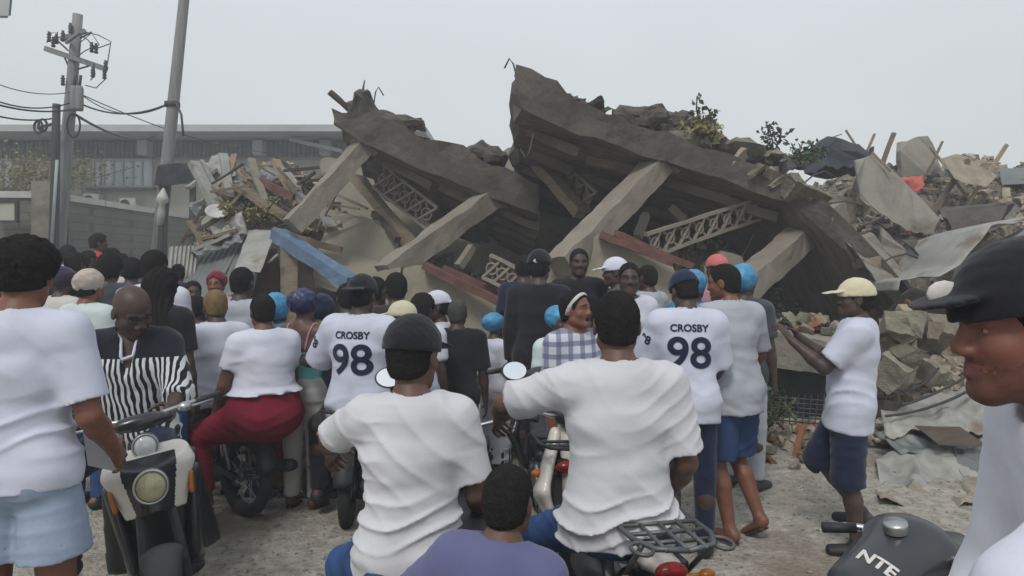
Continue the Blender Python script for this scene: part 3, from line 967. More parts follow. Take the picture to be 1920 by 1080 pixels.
def skirt(C, m, length=.75, top=.30, flare=.05, name='dress', g=.014):
    J, W, s, T, B = C['J'], C['W'], C['s'], C['T'], C['B']; ft = C['fat']; hp = C['hip']
    Fd = Field(); torso(Fd, C, g, low=True)
    Fd.cut(W(T(0, 0, top)), C['tu'])
    Fd.ecap(W(T(0, 0, 0)), W(B(0, 0, -length)), C['tr'], (.165 * ft * hp + g) * s, (.125 * ft * hp + g) * s, (.15 + flare) * s, (.13 + flare) * s, k=.05, flat=True)
    Fd.fold(folds(C['off'], C['r'], C['f'], .008 * s, .12 * s, C['seed'], tilt=1.5))
    Fd.ecap(W(B(0, 0, -length + .1)), W(B(0, 0, -length - .1)), C['tr'], (.14 + flare) * s, (.12 + flare) * s, (.14 + flare) * s, (.12 + flare) * s, k=.004, op='s')
    V, Q = Fd.mesh(C['vb']); mesh_obj(name, V, Q, m, C['root'], None, C['base'])

def shoes(C, m, name='shoe', sandal=False):
    W, s, u = C['W'], C['s'], C['u']
    for sgn, hp_, kn, an, d0, d1, fd in C['legs']:
        Fd = Field(); sd = np.cross(fd, u)
        if sandal:
            Fd.ecap(W(an - u * .085 - fd * .05), W(an - u * .090 + fd * .16), sd, .042 * s, .009 * s, .048 * s, .009 * s, k=.01)
        else:
            Fd.ecap(W(an - u * .045 - fd * .035), W(an - u * .055 + fd * .15), sd, .044 * s, .042 * s, .050 * s, .030 * s, k=.02)
            Fd.cap(W(an), W(an - u * .04), .046 * s, .046 * s, k=.02)
        V, Q = Fd.mesh(.007 if C['q'] == 0 else .01)
        mesh_obj(name, V, Q, m, C['root'], None, C['base'])

def hairobj(C, Fd, m, name='hair'):
    V, Q = Fd.mesh(C['vh'] if C['q'] else .006)
    return mesh_obj(name, V, Q, m, C['root'], None, C['base'])

def hcap(C, Fd, g, front=(0, .058, .062), fn=(0, .88, -.47), nape=(0, 0, -.045), nn=(0, .25, -1)):
    A, HW = C['A'], C['HW']; s = C['s'] * C['hs']
    Fd.ell(HW(0, -.014, .032), A, ((.076 + g) * s, (.097 + g) * s, (.090 + g) * s), k=.02)
    Fd.ell(HW(0, -.045, -.03), A, ((.058 + g) * s, (.052 + g) * s, (.055 + g) * s), k=.03)

def h_cut(C, Fd, front=(0, .058, .062), fn=(0, .88, -.47), nape=(0, 0, -.045), nn=(0, .25, -1), ears=True):
    A, HW = C['A'], C['HW']; s = C['s'] * C['hs']
    Fd.cut(HW(*front), A @ np.array(fn)); Fd.cut(HW(*nape), A @ np.array(nn))
    if ears:
        for e in (-1, 1): Fd.ell(HW(e * .085, .0, -.010), A, (.03 * s, .030 * s, .042 * s), k=.004, op='s')

def hair_short(C, m, g=.007):
    Fd = Field(); hcap(C, Fd, g); Fd.fold(fuzz(C['off'], .0025, 140)); h_cut(C, Fd); hairobj(C, Fd, m)
def hair_afro(C, m, g=.022):
    Fd = Field(); hcap(C, Fd, g); Fd.fold(fuzz(C['off'], .006, 90)); h_cut(C, Fd, front=(0, .07, .06)); hairobj(C, Fd, m)
def hair_bigafro(C, m):
    A, HW = C['A'], C['HW']; s = C['s'] * C['hs']
    Fd = Field(); Fd.ell(HW(0, -.02, .045), A, (.108 * s, .112 * s, .092 * s), k=.02); Fd.ell(HW(0, -.05, -.02), A, (.078 * s, .06 * s, .06 * s), k=.03)
    Fd.fold(fuzz(C['off'], .007, 80)); h_cut(C, Fd, front=(0, .07, .06), ears=False); hairobj(C, Fd, m)
def hair_long(C, m, L_=.40, w=.10):
    A, HW, W, T = C['A'], C['HW'], C['W'], C['T']; s = C['s']
    Fd = Field(); hcap(C, Fd, .018)
    h_cut(C, Fd, front=(0, .06, .05), nape=(0, 0, -.2), nn=(0, 0, -1), ears=False)
    b = C['J']['neck'] + T(0, -.085, -L_ * .45); c = C['J']['neck'] + T(0, -.105 - .03 * C['fat'], -L_)
    Fd.ecap(HW(0, -.05, .0), W(b), C['tr'], .095 * s, .07 * s, (w + .03) * s, .055 * s, k=.05)
    Fd.ecap(W(b), W(c), C['tr'], (w + .03) * s, .055 * s, w * .8 * s, .04 * s, k=.05)
    o = np.asarray(C['off']); r = C['r']
    Fd.fold(lambda X, Y, Z: .005 * np.sin(((X - o[0]) * r[0] + (Y - o[1]) * r[1]) * 190 + 3 * np.sin((Z - o[2]) * 14)) + .003 * np.sin(((X - o[0]) * r[0] + (Y - o[1]) * r[1]) * 410 + (Z - o[2]) * 30))
    hairobj(C, Fd, m)
def hair_bun(C, m):
    A, HW = C['A'], C['HW']; s = C['s']
    Fd = Field(); hcap(C, Fd, .010); Fd.ell(HW(0, -.10, .085), A, (.05 * s, .05 * s, .045 * s), k=.02)
    Fd.fold(fuzz(C['off'], .004, 110)); h_cut(C, Fd); hairobj(C, Fd, m)
def cap(C, m, g=.016, brim=True, z=.028, hairtoo=True, back=False, tilt=.12, name='cap', bl=1.0):
    A, HW = C['A'], C['HW']; s = C['s'] * C['hs']
    if hairtoo: hair_short(C, M_HAIR, .005)
    Fd = Field(); Fd.ell(HW(0, -.012, .040), A, ((.076 + g) * s, (.097 + g) * s, (.088 + g) * s), k=.02)
    Fd.cut(HW(0, 0, z), A @ unit((0, -tilt, -1)))
    o = np.asarray(C['off'])
    Fd.fold(fuzz(C['off'], .002, 60))
    if brim:
        e = -1 if back else 1
        Fd.ell(HW(0, e * (.05 + .075 * bl), z + .012 + tilt * .02), np.stack([A[:, 0], A @ unit((0, 1, -.22 * e)), A @ unit((0, .22 * e, 1))], 1), (.078 * s, .078 * s * bl, .0075 * s), k=.012)
    hairobj(C, Fd, m, name)
def bonnet(C, m, rr=(.118, .128, .105), c=(0, -.045, .045), name='bonnet', amp=.006):
    A, HW = C['A'], C['HW']; s = C['s'] * C['hs']
    Fd = Field(); Fd.ell(HW(*c), A, np.array(rr) * s, k=.02)
    Fd.fold(fuzz(C['off'], amp, 48))
    Fd.cut(HW(0, .06, .05), A @ unit((0, .86, -.5))); Fd.cut(HW(0, 0, -.075), A @ unit((0, .1, -1)))
    hairobj(C, Fd, m, name)
def headband(C, m):
    A, HW = C['A'], C['HW']; s = C['s'] * C['hs']
    Fd = Field(); Fd.ell(HW(0, -.014, .032), A, (.092 * s, .113 * s, .106 * s), k=.02)
    Fd.cut(HW(0, .052, .07), A @ unit((0, .8, -.6))); Fd.cut(HW(0, .005, .05), -(A @ unit((0, .8, -.6))))
    hairobj(C, Fd, m, 'headband')
def facemask(C, m):
    A, HW = C['A'], C['HW']; s = C['s']
    Fd = Field(); Fd.ell(HW(0, .035, -.055), A, (.058 * s, .075 * s, .048 * s), k=.02); Fd.cut(HW(0, .03, 0), A @ unit((0, -1, 0)))
    hairobj(C, Fd, m, 'face_mask')
HAIR = dict(short=hair_short, afro=hair_afro, bigafro=hair_bigafro, long=hair_long, bun=hair_bun)

def strap(C, m, a=(-.14, -.1, .46), b=(.17, -.1, .02)):
    """a bag strap across the back, laid on the shirt"""
    T, W, s = C['T'], C['W'], C['s']
    Fb = Field(); torso(Fb, C, .026); Vb, Qb = Fb.mesh(C['vb'])
    bvh = BVHTree.FromPolygons([tuple(v) for v in Vb], [tuple(map(int, ff)) for ff in Qb])
    pts = []
    for i in range(12):
        t = i / 11
        p = Vector(W(T(a[0] + (b[0] - a[0]) * t, -.25, a[2] + (b[2] - a[2]) * t)))
        n = bvh.find_nearest(p); pts.append(n[0] + n[1] * .004)
    mb = MB(); mb.tube(pts, .011 * s, 6); mb.build('bag_strap', m, C['root'])

def print_text(C, shirt, txt, center, size, m, xdir, zdir, ndir, name='print', bold=.02, stretch=1.0):
    """lettering laid on a shirt: centre, reading direction, up and outward direction in world space"""
    cu = bpy.data.curves.new('t', 'FONT'); cu.body = txt; cu.size = size; cu.align_x = 'CENTER'; cu.align_y = 'CENTER'; cu.offset = bold * size
    ob = bpy.data.objects.new('t', cu); COL.objects.link(ob)
    dg = bpy.context.evaluated_depsgraph_get(); dg.update()
    me = bpy.data.meshes.new_from_object(ob.evaluated_get(dg))
    bpy.data.objects.remove(ob); bpy.data.curves.remove(cu)
    bm = bmesh.new(); bm.from_mesh(me)
    bmesh.ops.remove_doubles(bm, verts=bm.verts, dist=1e-5)
    bmesh.ops.triangulate(bm, faces=bm.faces)
    for _ in range(5):
        es = [e for e in bm.edges if e.calc_length() > .012]
        if not es: break
        bmesh.ops.subdivide_edges(bm, edges=es, cuts=1)
        bmesh.ops.triangulate(bm, faces=bm.faces)
    dv = np.asarray([v.co for v in shirt.data.vertices]) + C['base']
    bvh = BVHTree.FromPolygons([tuple(v) for v in dv], [tuple(p.vertices) for p in shirt.data.polygons])
    cx, xd, zd, nd = Vector(center), Vector(xdir).normalized(), Vector(zdir).normalized(), Vector(ndir).normalized()
    for v in bm.verts:
        p = cx + xd * v.co.x + zd * v.co.y * stretch
        hit = bvh.ray_cast(p + nd * .4, -nd)
        if hit[0] is None: q_ = p
        else: q_ = hit[0] + nd * .005
        v.co = q_ - Vector(C['base'])
    bm.to_mesh(me); bm.free()
    me.materials.clear(); me.materials.append(m)
    o = bpy.data.objects.new(name, me); COL.objects.link(o); o.parent = C['root']
    return o
# ------------------------------------------------------------------ materials of the place
M_GROUND = mat('worn concrete and grit', (0.185, 0.168, 0.142), rough=0.95, scale=11, bump=0.9, bscale=30, col2=(0.44, 0.415, 0.355), detail=12,
               speck=((0.13, 0.12, 0.11), 34, 0.10), rust=((0.21, 0.17, 0.125), 0.8, 0.54), bdist=0.025)
M_CONC = mat('grey brown concrete', (0.176, 0.162, 0.135), rough=0.95, scale=1.6, bump=0.6, bscale=14, col2=(0.270, 0.250, 0.209), detail=10, bdist=0.03, rust=((0.115, 0.108, 0.095), 1.1, 0.55))
M_COLUMN = mat('pale concrete column', (0.194, 0.169, 0.135), rough=0.95, scale=2.2, bump=0.4, bscale=18, col2=(0.271, 0.243, 0.199), detail=10, bdist=0.02, rust=((0.126, 0.107, 0.086), 1.6, 0.57))
M_SLAB = mat('weathered dark roof slab', (0.046, 0.040, 0.034), rough=0.95, scale=2.6, bump=0.9, bscale=12, col2=(0.125, 0.112, 0.094), detail=12, bdist=0.025, rust=((0.030, 0.028, 0.025), 1.3, 0.55))
M_SOFFIT = mat('stained ceiling boards', (0.085, 0.068, 0.054), rough=0.95, scale=2.5, bump=0.5, bscale=12, col2=(0.20, 0.165, 0.132), streak=(0.6, 3, 1))
M_PLASTER = mat('dirty beige plaster', (0.242, 0.220, 0.163), rough=0.95, scale=1.1, bump=0.4, bscale=20, col2=(0.337, 0.310, 0.242), detail=10, rust=((0.157, 0.140, 0.113), 1.4, 0.58), bdist=0.02)
M_INNERSHADE = mat('inner wall with painted shade', (0.07, 0.063, 0.055), rough=0.95, scale=1.4, bump=0.4, col2=(0.13, 0.118, 0.1))  # shade of the ruin's interior is put into this wall colour
M_BLDG = mat('grey painted wall', (0.321, 0.321, 0.268), rough=0.9, scale=0.5, bump=0.2, col2=(0.423, 0.412, 0.342), detail=8, streak=(1, 1, 0.35))
M_BLDGD = mat('dark eave boards', (0.098, 0.101, 0.094), rough=0.9, scale=1, bump=0.3, streak=(4, 4, 0.4), col2=(0.150, 0.153, 0.139))
M_FASCIA = mat('pale fascia', (0.36, 0.38, 0.38), rough=0.8, scale=0.8, bump=0.1, var=0.12)
M_COPING = mat('white coping', (0.50, 0.50, 0.47), rough=0.85, scale=2, bump=0.2, var=0.15, rust=((0.2, 0.19, 0.17), 2, 0.6))
M_GLASS = mat('dull window glass', (0.560, 0.620, 0.660), rough=0.15, scale=0.8, bump=0, var=0.25, spec=0.6)
M_FRAME = mat('pale window frame', (0.442, 0.468, 0.468), rough=0.6, var=0.08, bump=0.05)
M_POLE = mat('weathered grey pole', (0.169, 0.169, 0.169), rough=0.9, scale=3, bump=0.3, col2=(0.260, 0.260, 0.260), streak=(6, 6, 0.6))
M_POLED = mat('dark wooden pole', (0.055, 0.055, 0.055), rough=0.9, scale=3, bump=0.3, col2=(0.10, 0.10, 0.098), streak=(6, 6, 0.6))
M_WIRE = mat('black cable', (0.045, 0.045, 0.05), rough=0.6, var=0.1, bump=0)
M_IRON = mat('dark iron', (0.05, 0.05, 0.05), rough=0.6, var=0.2, bump=0.1, metal=0.3)
M_TIN = mat('dull grey roofing tin', (0.17, 0.18, 0.175), rough=0.55, scale=2, bump=0.2, var=0.2, metal=0.35, rust=((0.13, 0.08, 0.05), 1.8, 0.6))
M_TINP = mat('pale crumpled tin', (0.30, 0.295, 0.27), rough=0.6, scale=3, bump=0.3, var=0.22, metal=0.2, rust=((0.16, 0.12, 0.085), 2.4, 0.55))
M_BLUE = mat('faded blue paint', (0.105, 0.17, 0.26), rough=0.7, scale=5, bump=0.2, var=0.25, rust=((0.2, 0.26, 0.33), 5, 0.60))
M_WOOD = mat('weathered timber', (0.186, 0.144, 0.102), rough=0.9, scale=3, bump=0.5, col2=(0.300, 0.246, 0.180), streak=(1, 1, 8), rust=((0.108, 0.084, 0.066), 3, 0.6), objvar=True)
M_WOODD = mat('dark broken timber', (0.05, 0.038, 0.03), rough=0.9, scale=3, bump=0.5, col2=(0.105, 0.08, 0.06), streak=(1, 1, 8))
M_REDB = mat('red brown painted board', (0.125, 0.058, 0.048), rough=0.85, scale=5, bump=0.4, var=0.35)
M_BRICK = mat('broken clay block', (0.20, 0.085, 0.045), rough=0.95, scale=6, bump=0.6, col2=(0.28, 0.14, 0.085))
M_RUB = mat('pale rubble', (0.230, 0.201, 0.161), rough=0.97, scale=5, bump=0.8, bscale=25, col2=(0.391, 0.345, 0.282), bdist=0.02, objvar=True)
M_RUBG = mat('greenish grey rubble', (0.155, 0.155, 0.121), rough=0.97, scale=5, bump=0.8, bscale=25, col2=(0.265, 0.259, 0.207), bdist=0.02, objvar=True)
M_MOUND = mat('crushed debris', (0.106, 0.094, 0.075), rough=0.97, scale=3, bump=1.0, bscale=16, col2=(0.237, 0.213, 0.169), detail=10, bdist=0.06)
M_TARP = mat('charcoal tarpaulin', (0.028, 0.034, 0.042), rough=0.7, scale=4, bump=0.4, var=0.3)
M_REDC = mat('faded red cloth', (0.42, 0.10, 0.075), rough=0.9, scale=6, bump=0.4, var=0.2)
M_WHITEP = mat('dirty white plastic', (0.50, 0.50, 0.48), rough=0.5, scale=4, bump=0.1, var=0.12)
M_LEAF = mat('leaf green', (0.055, 0.095, 0.03), rough=0.7, scale=4, bump=0.1, var=0.3)
M_LEAFY = mat('yellow green leaf', (0.19, 0.17, 0.06), rough=0.7, scale=4, bump=0.1, var=0.3)
M_LEAFD = mat('dark green leaf', (0.035, 0.05, 0.028), rough=0.7, scale=4, bump=0.1, var=0.3)
M_STONE = mat('loose grit stone', (0.12, 0.115, 0.10), rough=0.95, scale=8, bump=0.4, col2=(0.30, 0.28, 0.25))
M_SIGN = mat('cream sign face', (0.42, 0.41, 0.34), rough=0.7, scale=3, bump=0.05, var=0.08)
M_AC = mat('off white casing', (0.45, 0.45, 0.42), rough=0.6, var=0.08, bump=0.05)

# ------------------------------------------------------------------ ground
def build_ground():
    vs = []; fs = []
    xs = [-600, -120, -40, -20] + [(-14 + i * 0.35) for i in range(96)] + [22, 40, 120, 600]
    ys = [-400, -60, -10] + [i * 0.35 for i in range(70)] + [27, 34, 60, 200, 1200]
    for x in xs:
        for y in ys:
            z = ground_z(x, y) if 0 < y < 26 else 0
            near = abs(x) < 14 and 0 < y < 24
            if near: z += noise.noise(Vector((x * 0.9, y * 0.9, 0))) * 0.018
            vs.append((x, y, z))
    n = len(ys)
    for i in range(len(xs) - 1):
        for j in range(n - 1):
            a = i * n + j; fs.append((a, a + n, a + n + 1, a + 1))
    mb = MB(); mb.add(vs, fs, 0, True)
    mb.build('ground', M_GROUND, kind='structure', recalc=True)
build_ground()

# loose grit over the yard
def grit():
    rnd = random.Random(3); mb = MB()
    for _ in range(4600):
        y = rnd.uniform(2.2, 7.0); x = rnd.uniform(-0.75, 0.75) * y
        r = rnd.uniform(.004, .014) * (1.6 if rnd.random() < .05 else 1)
        z = ground_z(x, y) + noise.noise(Vector((x * 0.9, y * 0.9, 0))) * 0.018
        c = Vector((x, y, z + r * .3))
        p = [c + Vector((rnd.uniform(-1, 1) * .3 + a, rnd.uniform(-1, 1) * .3 + b, d * .6)) * r for a, b, d in
             ((1, 0, 0), (0, 1, 0), (-1, 0, 0), (0, -1, 0), (0, 0, 1), (0, 0, -1))]
        mb.add(p, [(0, 1, 4), (1, 2, 4), (2, 3, 4), (3, 0, 4), (1, 0, 5), (2, 1, 5), (3, 2, 5), (0, 3, 5)])
    mb.build('grit', M_STONE, label='loose grit and pebbles strewn over the worn yard', kind='stuff', recalc=False)
grit()

# ------------------------------------------------------------------ grey building behind the boundary wall
def back_building():
    Y = 27.0
    k = Y / F
    root = empty('long_building', (-16, Y, 0), 0, 'long grey two storey building with a flat pale roofline behind the boundary wall', 'building')
    x0, x1 = -30, P(770, 0, Y).x
    zt = P(0, 268, Y).z
    MB().box(((x0 + x1) / 2, Y + 4, zt / 2), (x1 - x0, 8, zt)).build('wall', M_BLDG, root)
    mb = MB(); mb.box(((x0 + x1) / 2, Y + 3.2, zt + .20), (x1 - x0 + 1.6, 10.6, .24)); mb.build('roof', M_FASCIA, root)
    mb = MB()                                  # boarded eave under the roof
    n = 150
    for i in range(n):
        x = x0 + (x1 - x0) * (i + .5) / n
        mb.box((x, Y - .30, zt - .30), ((x1 - x0) / n * .82, .10, .58))
    mb.build('eave_boards', M_BLDGD, root)
    for px in (275, 488, 612):
        MB().box((P(px, 0, Y - .5).x, Y - .6, zt - .3), (.35, .5, .55)).build('bracket', M_FASCIA, root)
    # windows
    for (a, b, t, c, nn) in ((178, 286, 300, 350, 6), (-70, 25, 300, 350, 5)):
        p0 = P(a, c, Y); p1 = P(b, t, Y)
        w = MB(); wd = p1.x - p0.x; hh = p1.z - p0.z; cx = (p0.x + p1.x) / 2; cz = (p0.z + p1.z) / 2
        for z in (p0.z, p1.z): w.box((cx, Y - .05, z), (wd + .1, .16, .09))
        for i in range(nn + 1): w.box((p0.x + wd * i / nn, Y - .045, cz), (.07, .14, hh - .1))
        wf = w.build('window', M_FRAME, root)
        MB().box((cx, Y - .01, cz), (wd - .02, .05, hh - .02)).build('pane', M_GLASS, wf)
        MB().box((cx, Y - .12, p0.z - .1), (wd + .4, .3, .09)).build('sill', M_BLDGD, wf)
    for px in (150, 186):
        mb = MB(); mb.tube([P(px + 5, 290, Y - .1), P(px, 372, Y - .1)], .05, 8); mb.build('drain_pipe', M_FRAME, root)
    # long shallow roof piece below the eave towards the collapse
    mb = MB(); mb.beam(P(545, 262, Y - 1), P(640, 283, Y - 1.2), .3, .12); mb.build('gutter', M_FASCIA, root)
back_building()
for px, py, lab in ((175, 376, 'small off white air conditioner on the grey wall, nearer the utility pole'),
                    (243, 384, 'small off white air conditioner on the grey wall, nearer the dark shed')):
    c = P(px, py, 26.6)
    t = empty('air_conditioner', tuple(c - Vector((0, 0, .25))), 0, lab, 'air conditioner', 'air conditioners on the grey building')
    MB().box(c, (.62, .34, .5)).build('casing', M_AC, t, bevel=.02)
    mb = MB(); mb.lathe([(.0, .0), (.17, .0), (.19, .02), (.17, .03)], 20, Matrix.Translation(c + Vector((-.08, -.18, 0))) @ Matrix.Rotation(R(90), 4, 'X')); mb.build('fan_grille', M_IRON, t)

# boundary wall in two runs
def bwall(a, b, zc, name, lab):
    a, b = Vector(a), Vector(b)
    root = empty(name, tuple(Vector((a.x, a.y, 0))), 0, lab, 'wall')
    d = (b - a); d.z = 0; n = Vector((-d.y, d.x, 0)).normalized() * .1
    A0 = Vector((a.x, a.y, -.4)); B0 = Vector((b.x, b.y, -.4)); H = Vector((0, 0, zc + .4))
    m = block_mat()
    mb = MB(); mb.hexa([A0 - n, B0 - n, B0 + n, A0 + n, A0 - n + H, B0 - n + H, B0 + n + H, A0 + n + H]); mb.build('wall', m, root)
    mb = MB(); H2 = Vector((0, 0, zc)); n2 = n * 1.5
    a0 = Vector((a.x, a.y, 0)) + H2; b0 = Vector((b.x, b.y, 0)) + H2; t = Vector((0, 0, .15))
    mb.hexa([a0 - n2, b0 - n2, b0 + n2, a0 + n2, a0 - n2 + t, b0 - n2 + t, b0 + n2 + t, a0 + n2 + t]); mb.build('coping', M_COPING, root)
def block_mat():
    if 'grey block wall' in MATS: return MATS['grey block wall']
    m = mat('grey block wall', (0.145, 0.14, 0.12), rough=0.95, scale=1.2, bump=0.3, col2=(0.21, 0.20, 0.175), detail=9)
    nt = m.node_tree; b = nt.nodes['Principled BSDF']; src = b.inputs['Base Color'].links[0].from_socket
    tc = nt.nodes.new('ShaderNodeTexCoord'); mp = nt.nodes.new('ShaderNodeMapping'); mp.inputs['Rotation'].default_value = (R(90), 0, 0)
    br = nt.nodes.new('ShaderNodeTexBrick'); br.inputs['Scale'].default_value = 1.0
    br.inputs['Brick Width'].default_value = .42; br.inputs['Row Height'].default_value = .2; br.inputs['Mortar Size'].default_value = .012
    br.inputs['Color1'].default_value = (1, 1, 1, 1); br.inputs['Color2'].default_value = (.86, .86, .86, 1); br.inputs['Mortar'].default_value = (.62, .62, .62, 1)
    nt.links.new(tc.outputs['Object'], mp.inputs[0]); nt.links.new(mp.outputs[0], br.inputs[0])
    mx = nt.nodes.new('ShaderNodeMixRGB'); mx.blend_type = 'MULTIPLY'; mx.inputs[0].default_value = 1
    nt.links.new(src, mx.inputs[1]); nt.links.new(br.outputs[0], mx.inputs[2]); nt.links.new(mx.outputs[0], b.inputs['Base Color'])
    return m
bwall(P(-260, 0, 15.6), P(70, 0, 16), P(0, 372, 16).z, 'boundary_wall', 'grey block boundary wall carrying the cream sign, left of the poles')
bwall(P(120, 0, 16.2), P(372, 0, 25.0), P(0, 376, 16).z, 'boundary_wall', 'grey block boundary wall with white coping running back from the poles to the shed')
mb = MB(); c = P(92, 420, 15.9); mb.box((c.x, 15.9, 1.55), (.5, .5, 3.9)); mb.build('gate_pillar', M_CONC, label='square grey brown pillar standing between the two boundary walls', cat='pillar', bevel=.02)
t = empty('wall_sign', tuple(P(10, 416, 15.6)), 0, 'blank cream sign board with a thin grey frame on the boundary wall', 'sign')
a, b = P(-22, 414, 15.5), P(34, 380, 15.5)
MB().box(((a.x + b.x) / 2, 15.45, (a.z + b.z) / 2), (b.x - a.x, .06, b.z - a.z)).build('board', M_SIGN, t)
mb = MB()
for z in (a.z - .02, b.z + .02): mb.box(((a.x + b.x) / 2, 15.44, z), (b.x - a.x + .1, .1, .05))
for x in (a.x - .02, b.x + .02): mb.box((x, 15.44, (a.z + b.z) / 2), (.05, .1, b.z - a.z - .01))
mb.build('frame', M_IRON, t)
c = P(115, 431, 15.4)
t = empty('floodlight', tuple(c), 0, 'small white floodlight on a thin stem beside the grey pole', 'lamp')
MB().box(c, (.2, .14, .17)).build('housing', M_WHITEP, t, bevel=.02)
mb = MB(); mb.tube([c, c + Vector((0.03, .1, .75))], .015, 6); mb.build('stem', M_IRON, t)
MB().box(c + Vector((0, -.075, 0)), (.12, .02, .1)).build('lens', M_IRON, t)

# overhanging corner of a concrete block at the top left
mb = MB(); a = P(-160, 34, 9); b = P(24, 0, 9)
mb.hexa([P(-200, 34, 9), P(20, 34, 9), P(16, 30, 12), P(-200, 30, 12), P(-200, -40, 9), P(27, -40, 9), P(24, -40, 12), P(-200, -40, 12)])
mb.build('overhanging_balcony', M_FASCIA, label='pale concrete corner of an overhanging balcony high at the left edge', cat='balcony', bevel=.03)
mb = MB(); c = P(-120, 200, 10); mb.box((c.x - 3.2, 10.8, 3.4), (1.5, 2.2, 6.8)); mb.build('balcony_house', M_BLDG, label='house wall under the overhanging balcony beyond the left edge', cat='building')

# ------------------------------------------------------------------ poles and cables
def tapered(a, b, r0, r1, n=8):
    a, b = Vector(a), Vector(b)
    return [a.lerp(b, i / n) for i in range(n + 1)], [r0 + (r1 - r0) * i / n for i in range(n + 1)]
def main_pole():
    Y = 15.2
    b = P(106, 470, Y); b.z = 0; d = (P(146, 27, Y) - P(110, 450, Y)).normalized()
    base = P(110, 450, Y); base = base - d * (base.z / d.z + .3); top = P(146, 27, Y)
    t = empty('utility_pole', (base.x, Y, 0), 0, 'tall leaning grey utility pole with cross arms and a transformer can', 'utility pole')
    mb = MB(); mb.tube(*tapered(base, top, .17, .10), 14); mb.build('pole', M_POLE, t)
    A = lambda px, py, dy=0: P(px, py, Y + dy)
    for (p, q, w) in ((A(85, 91, -.1), A(200, 130, -.1), .10), (A(114, 74, .05), A(160, 58, .05), .09), (A(124, 80, -.12), A(150, 60, -.5), .06)):
        mb = MB(); mb.beam(p, q, w, w * 1.1); mb.build('cross_arm', M_POLE, t, bevel=.006)
    for (p, q) in ((A(120, 105, -.06), A(132, 132, -.06)), (A(175, 121, -.06), A(145, 130, -.06)), (A(110, 78), A(128, 95)), (A(150, 72), A(172, 60))):
        mb = MB(); mb.tube([p, q], .018, 6); mb.build('brace', M_IRON, t)
    for px, py in ((92, 68), (100, 78), (106, 72), (118, 66), (132, 52), (172, 88), (180, 90), (198, 122), (196, 138), (118, 150), (174, 135)):
        c = A(px, py, -.15)
        mb = MB(); mb.lathe([(.0, -.12), (.03, -.12), (.05, -.09), (.025, -.06), (.05, -.03), (.025, 0), (.05, .03), (.025, .06), (.03, .1), (0, .1)], 10, Matrix.Translation(c)); mb.build('insulator', M_IRON, t)
    for px, w in ((139, .0), (149, .0)):
        c = A(px, 185, -.35)
        mb = MB(); mb.lathe([(.0, -.26), (.07, -.26), (.08, -.2), (.08, .2), (.06, .27), (0, .29)], 16, Matrix.Translation(c)); mb.build('transformer_can', M_POLE, t)
        mb = MB(); mb.tube([c + Vector((0, 0, .26)), c + Vector((.03, 0, .5))], .03, 8); mb.build('bushing', M_IRON, t)
    # loose loops of cable at the head
    rnd = random.Random(5)
    for pts in (((160, 60), (185, 66), (208, 78), (203, 110), (196, 150), (180, 165), (160, 160)), ((150, 66), (165, 75), (178, 92), (190, 88), (206, 82)),
                ((88, 80), (96, 62), (108, 60), (100, 84), (110, 70)), ((148, 100), (150, 80), (172, 62), (186, 84), (160, 95), (140, 110)), ((176, 120), (178, 140), (170, 150))):
        mb = MB(); mb.tube([A(px, py, -.2 + rnd.uniform(-.2, .2)) for px, py in pts], .012, 5); mb.build('jumper_cable', M_WIRE, t)
    mb = MB(); c = A(138, 235, -.2); mb.tube([c + Vector((math.cos(a) * .14, 0, math.sin(a) * .26)) for a in [i * PI / 8 for i in range(16)]], .02, 6, closed=True); mb.build('cable_coil', M_WIRE, t)
main_pole()
def second_pole():
    Y = 14.2
    d = (P(345, 0, Y) - P(316, 280, Y)).normalized(); p = P(316, 280, Y); base = p - d * (p.z / d.z + .3); top = p + d * 5
    t = empty('utility_pole', (base.x, Y, 0), 0, 'smooth grey utility pole rising out of the picture beside the dark shed', 'utility pole')
    mb = MB(); mb.tube(*tapered(base, top, .15, .09), 14); mb.build('pole', M_POLE, t)
    mb = MB(); mb.tube([P(330, 192, Y - .1), P(340, 215, Y - .1), P(344, 255, Y - .1)], .022, 6); mb.build('hanging_cable', M_WIRE, t)
    mb = MB(); c = P(323, 196, Y); mb.lathe([(.13, -.05), (.15, -.05), (.15, .05), (.13, .05)], 14, Matrix.Translation(c)); mb.build('clamp', M_IRON, t)
second_pole()
def third_pole():
    Y = 14.8
    t = empty('utility_pole', (P(100, 0, Y).x, Y, 0), 0, 'short dark wooden pole close in front of the tall leaning pole', 'utility pole')
    b = P(97, 470, Y); b.z = -.2
    mb = MB(); mb.tube(*tapered(b, P(106, 195, Y), .12, .075), 12); mb.build('pole', M_POLED, t)
    mb = MB(); mb.tube([P(107, 300, Y - .16), P(96, 470, Y - .16)], .03, 8); mb.build('conduit', M_FRAME, t)
    for c in (P(80, 235, Y), P(72, 238, Y)):
        mb = MB(); mb.tube([c + Vector((math.cos(a) * .09, 0, math.sin(a) * .13)) for a in [i * PI / 8 for i in range(16)]], .025, 6, closed=True); mb.build('cable_coil', M_WIRE, t)
    mb = MB(); mb.beam(P(70, 240, Y), P(108, 230, Y), .04, .05); mb.build('bracket', M_IRON, t)
third_pole()
n = 0
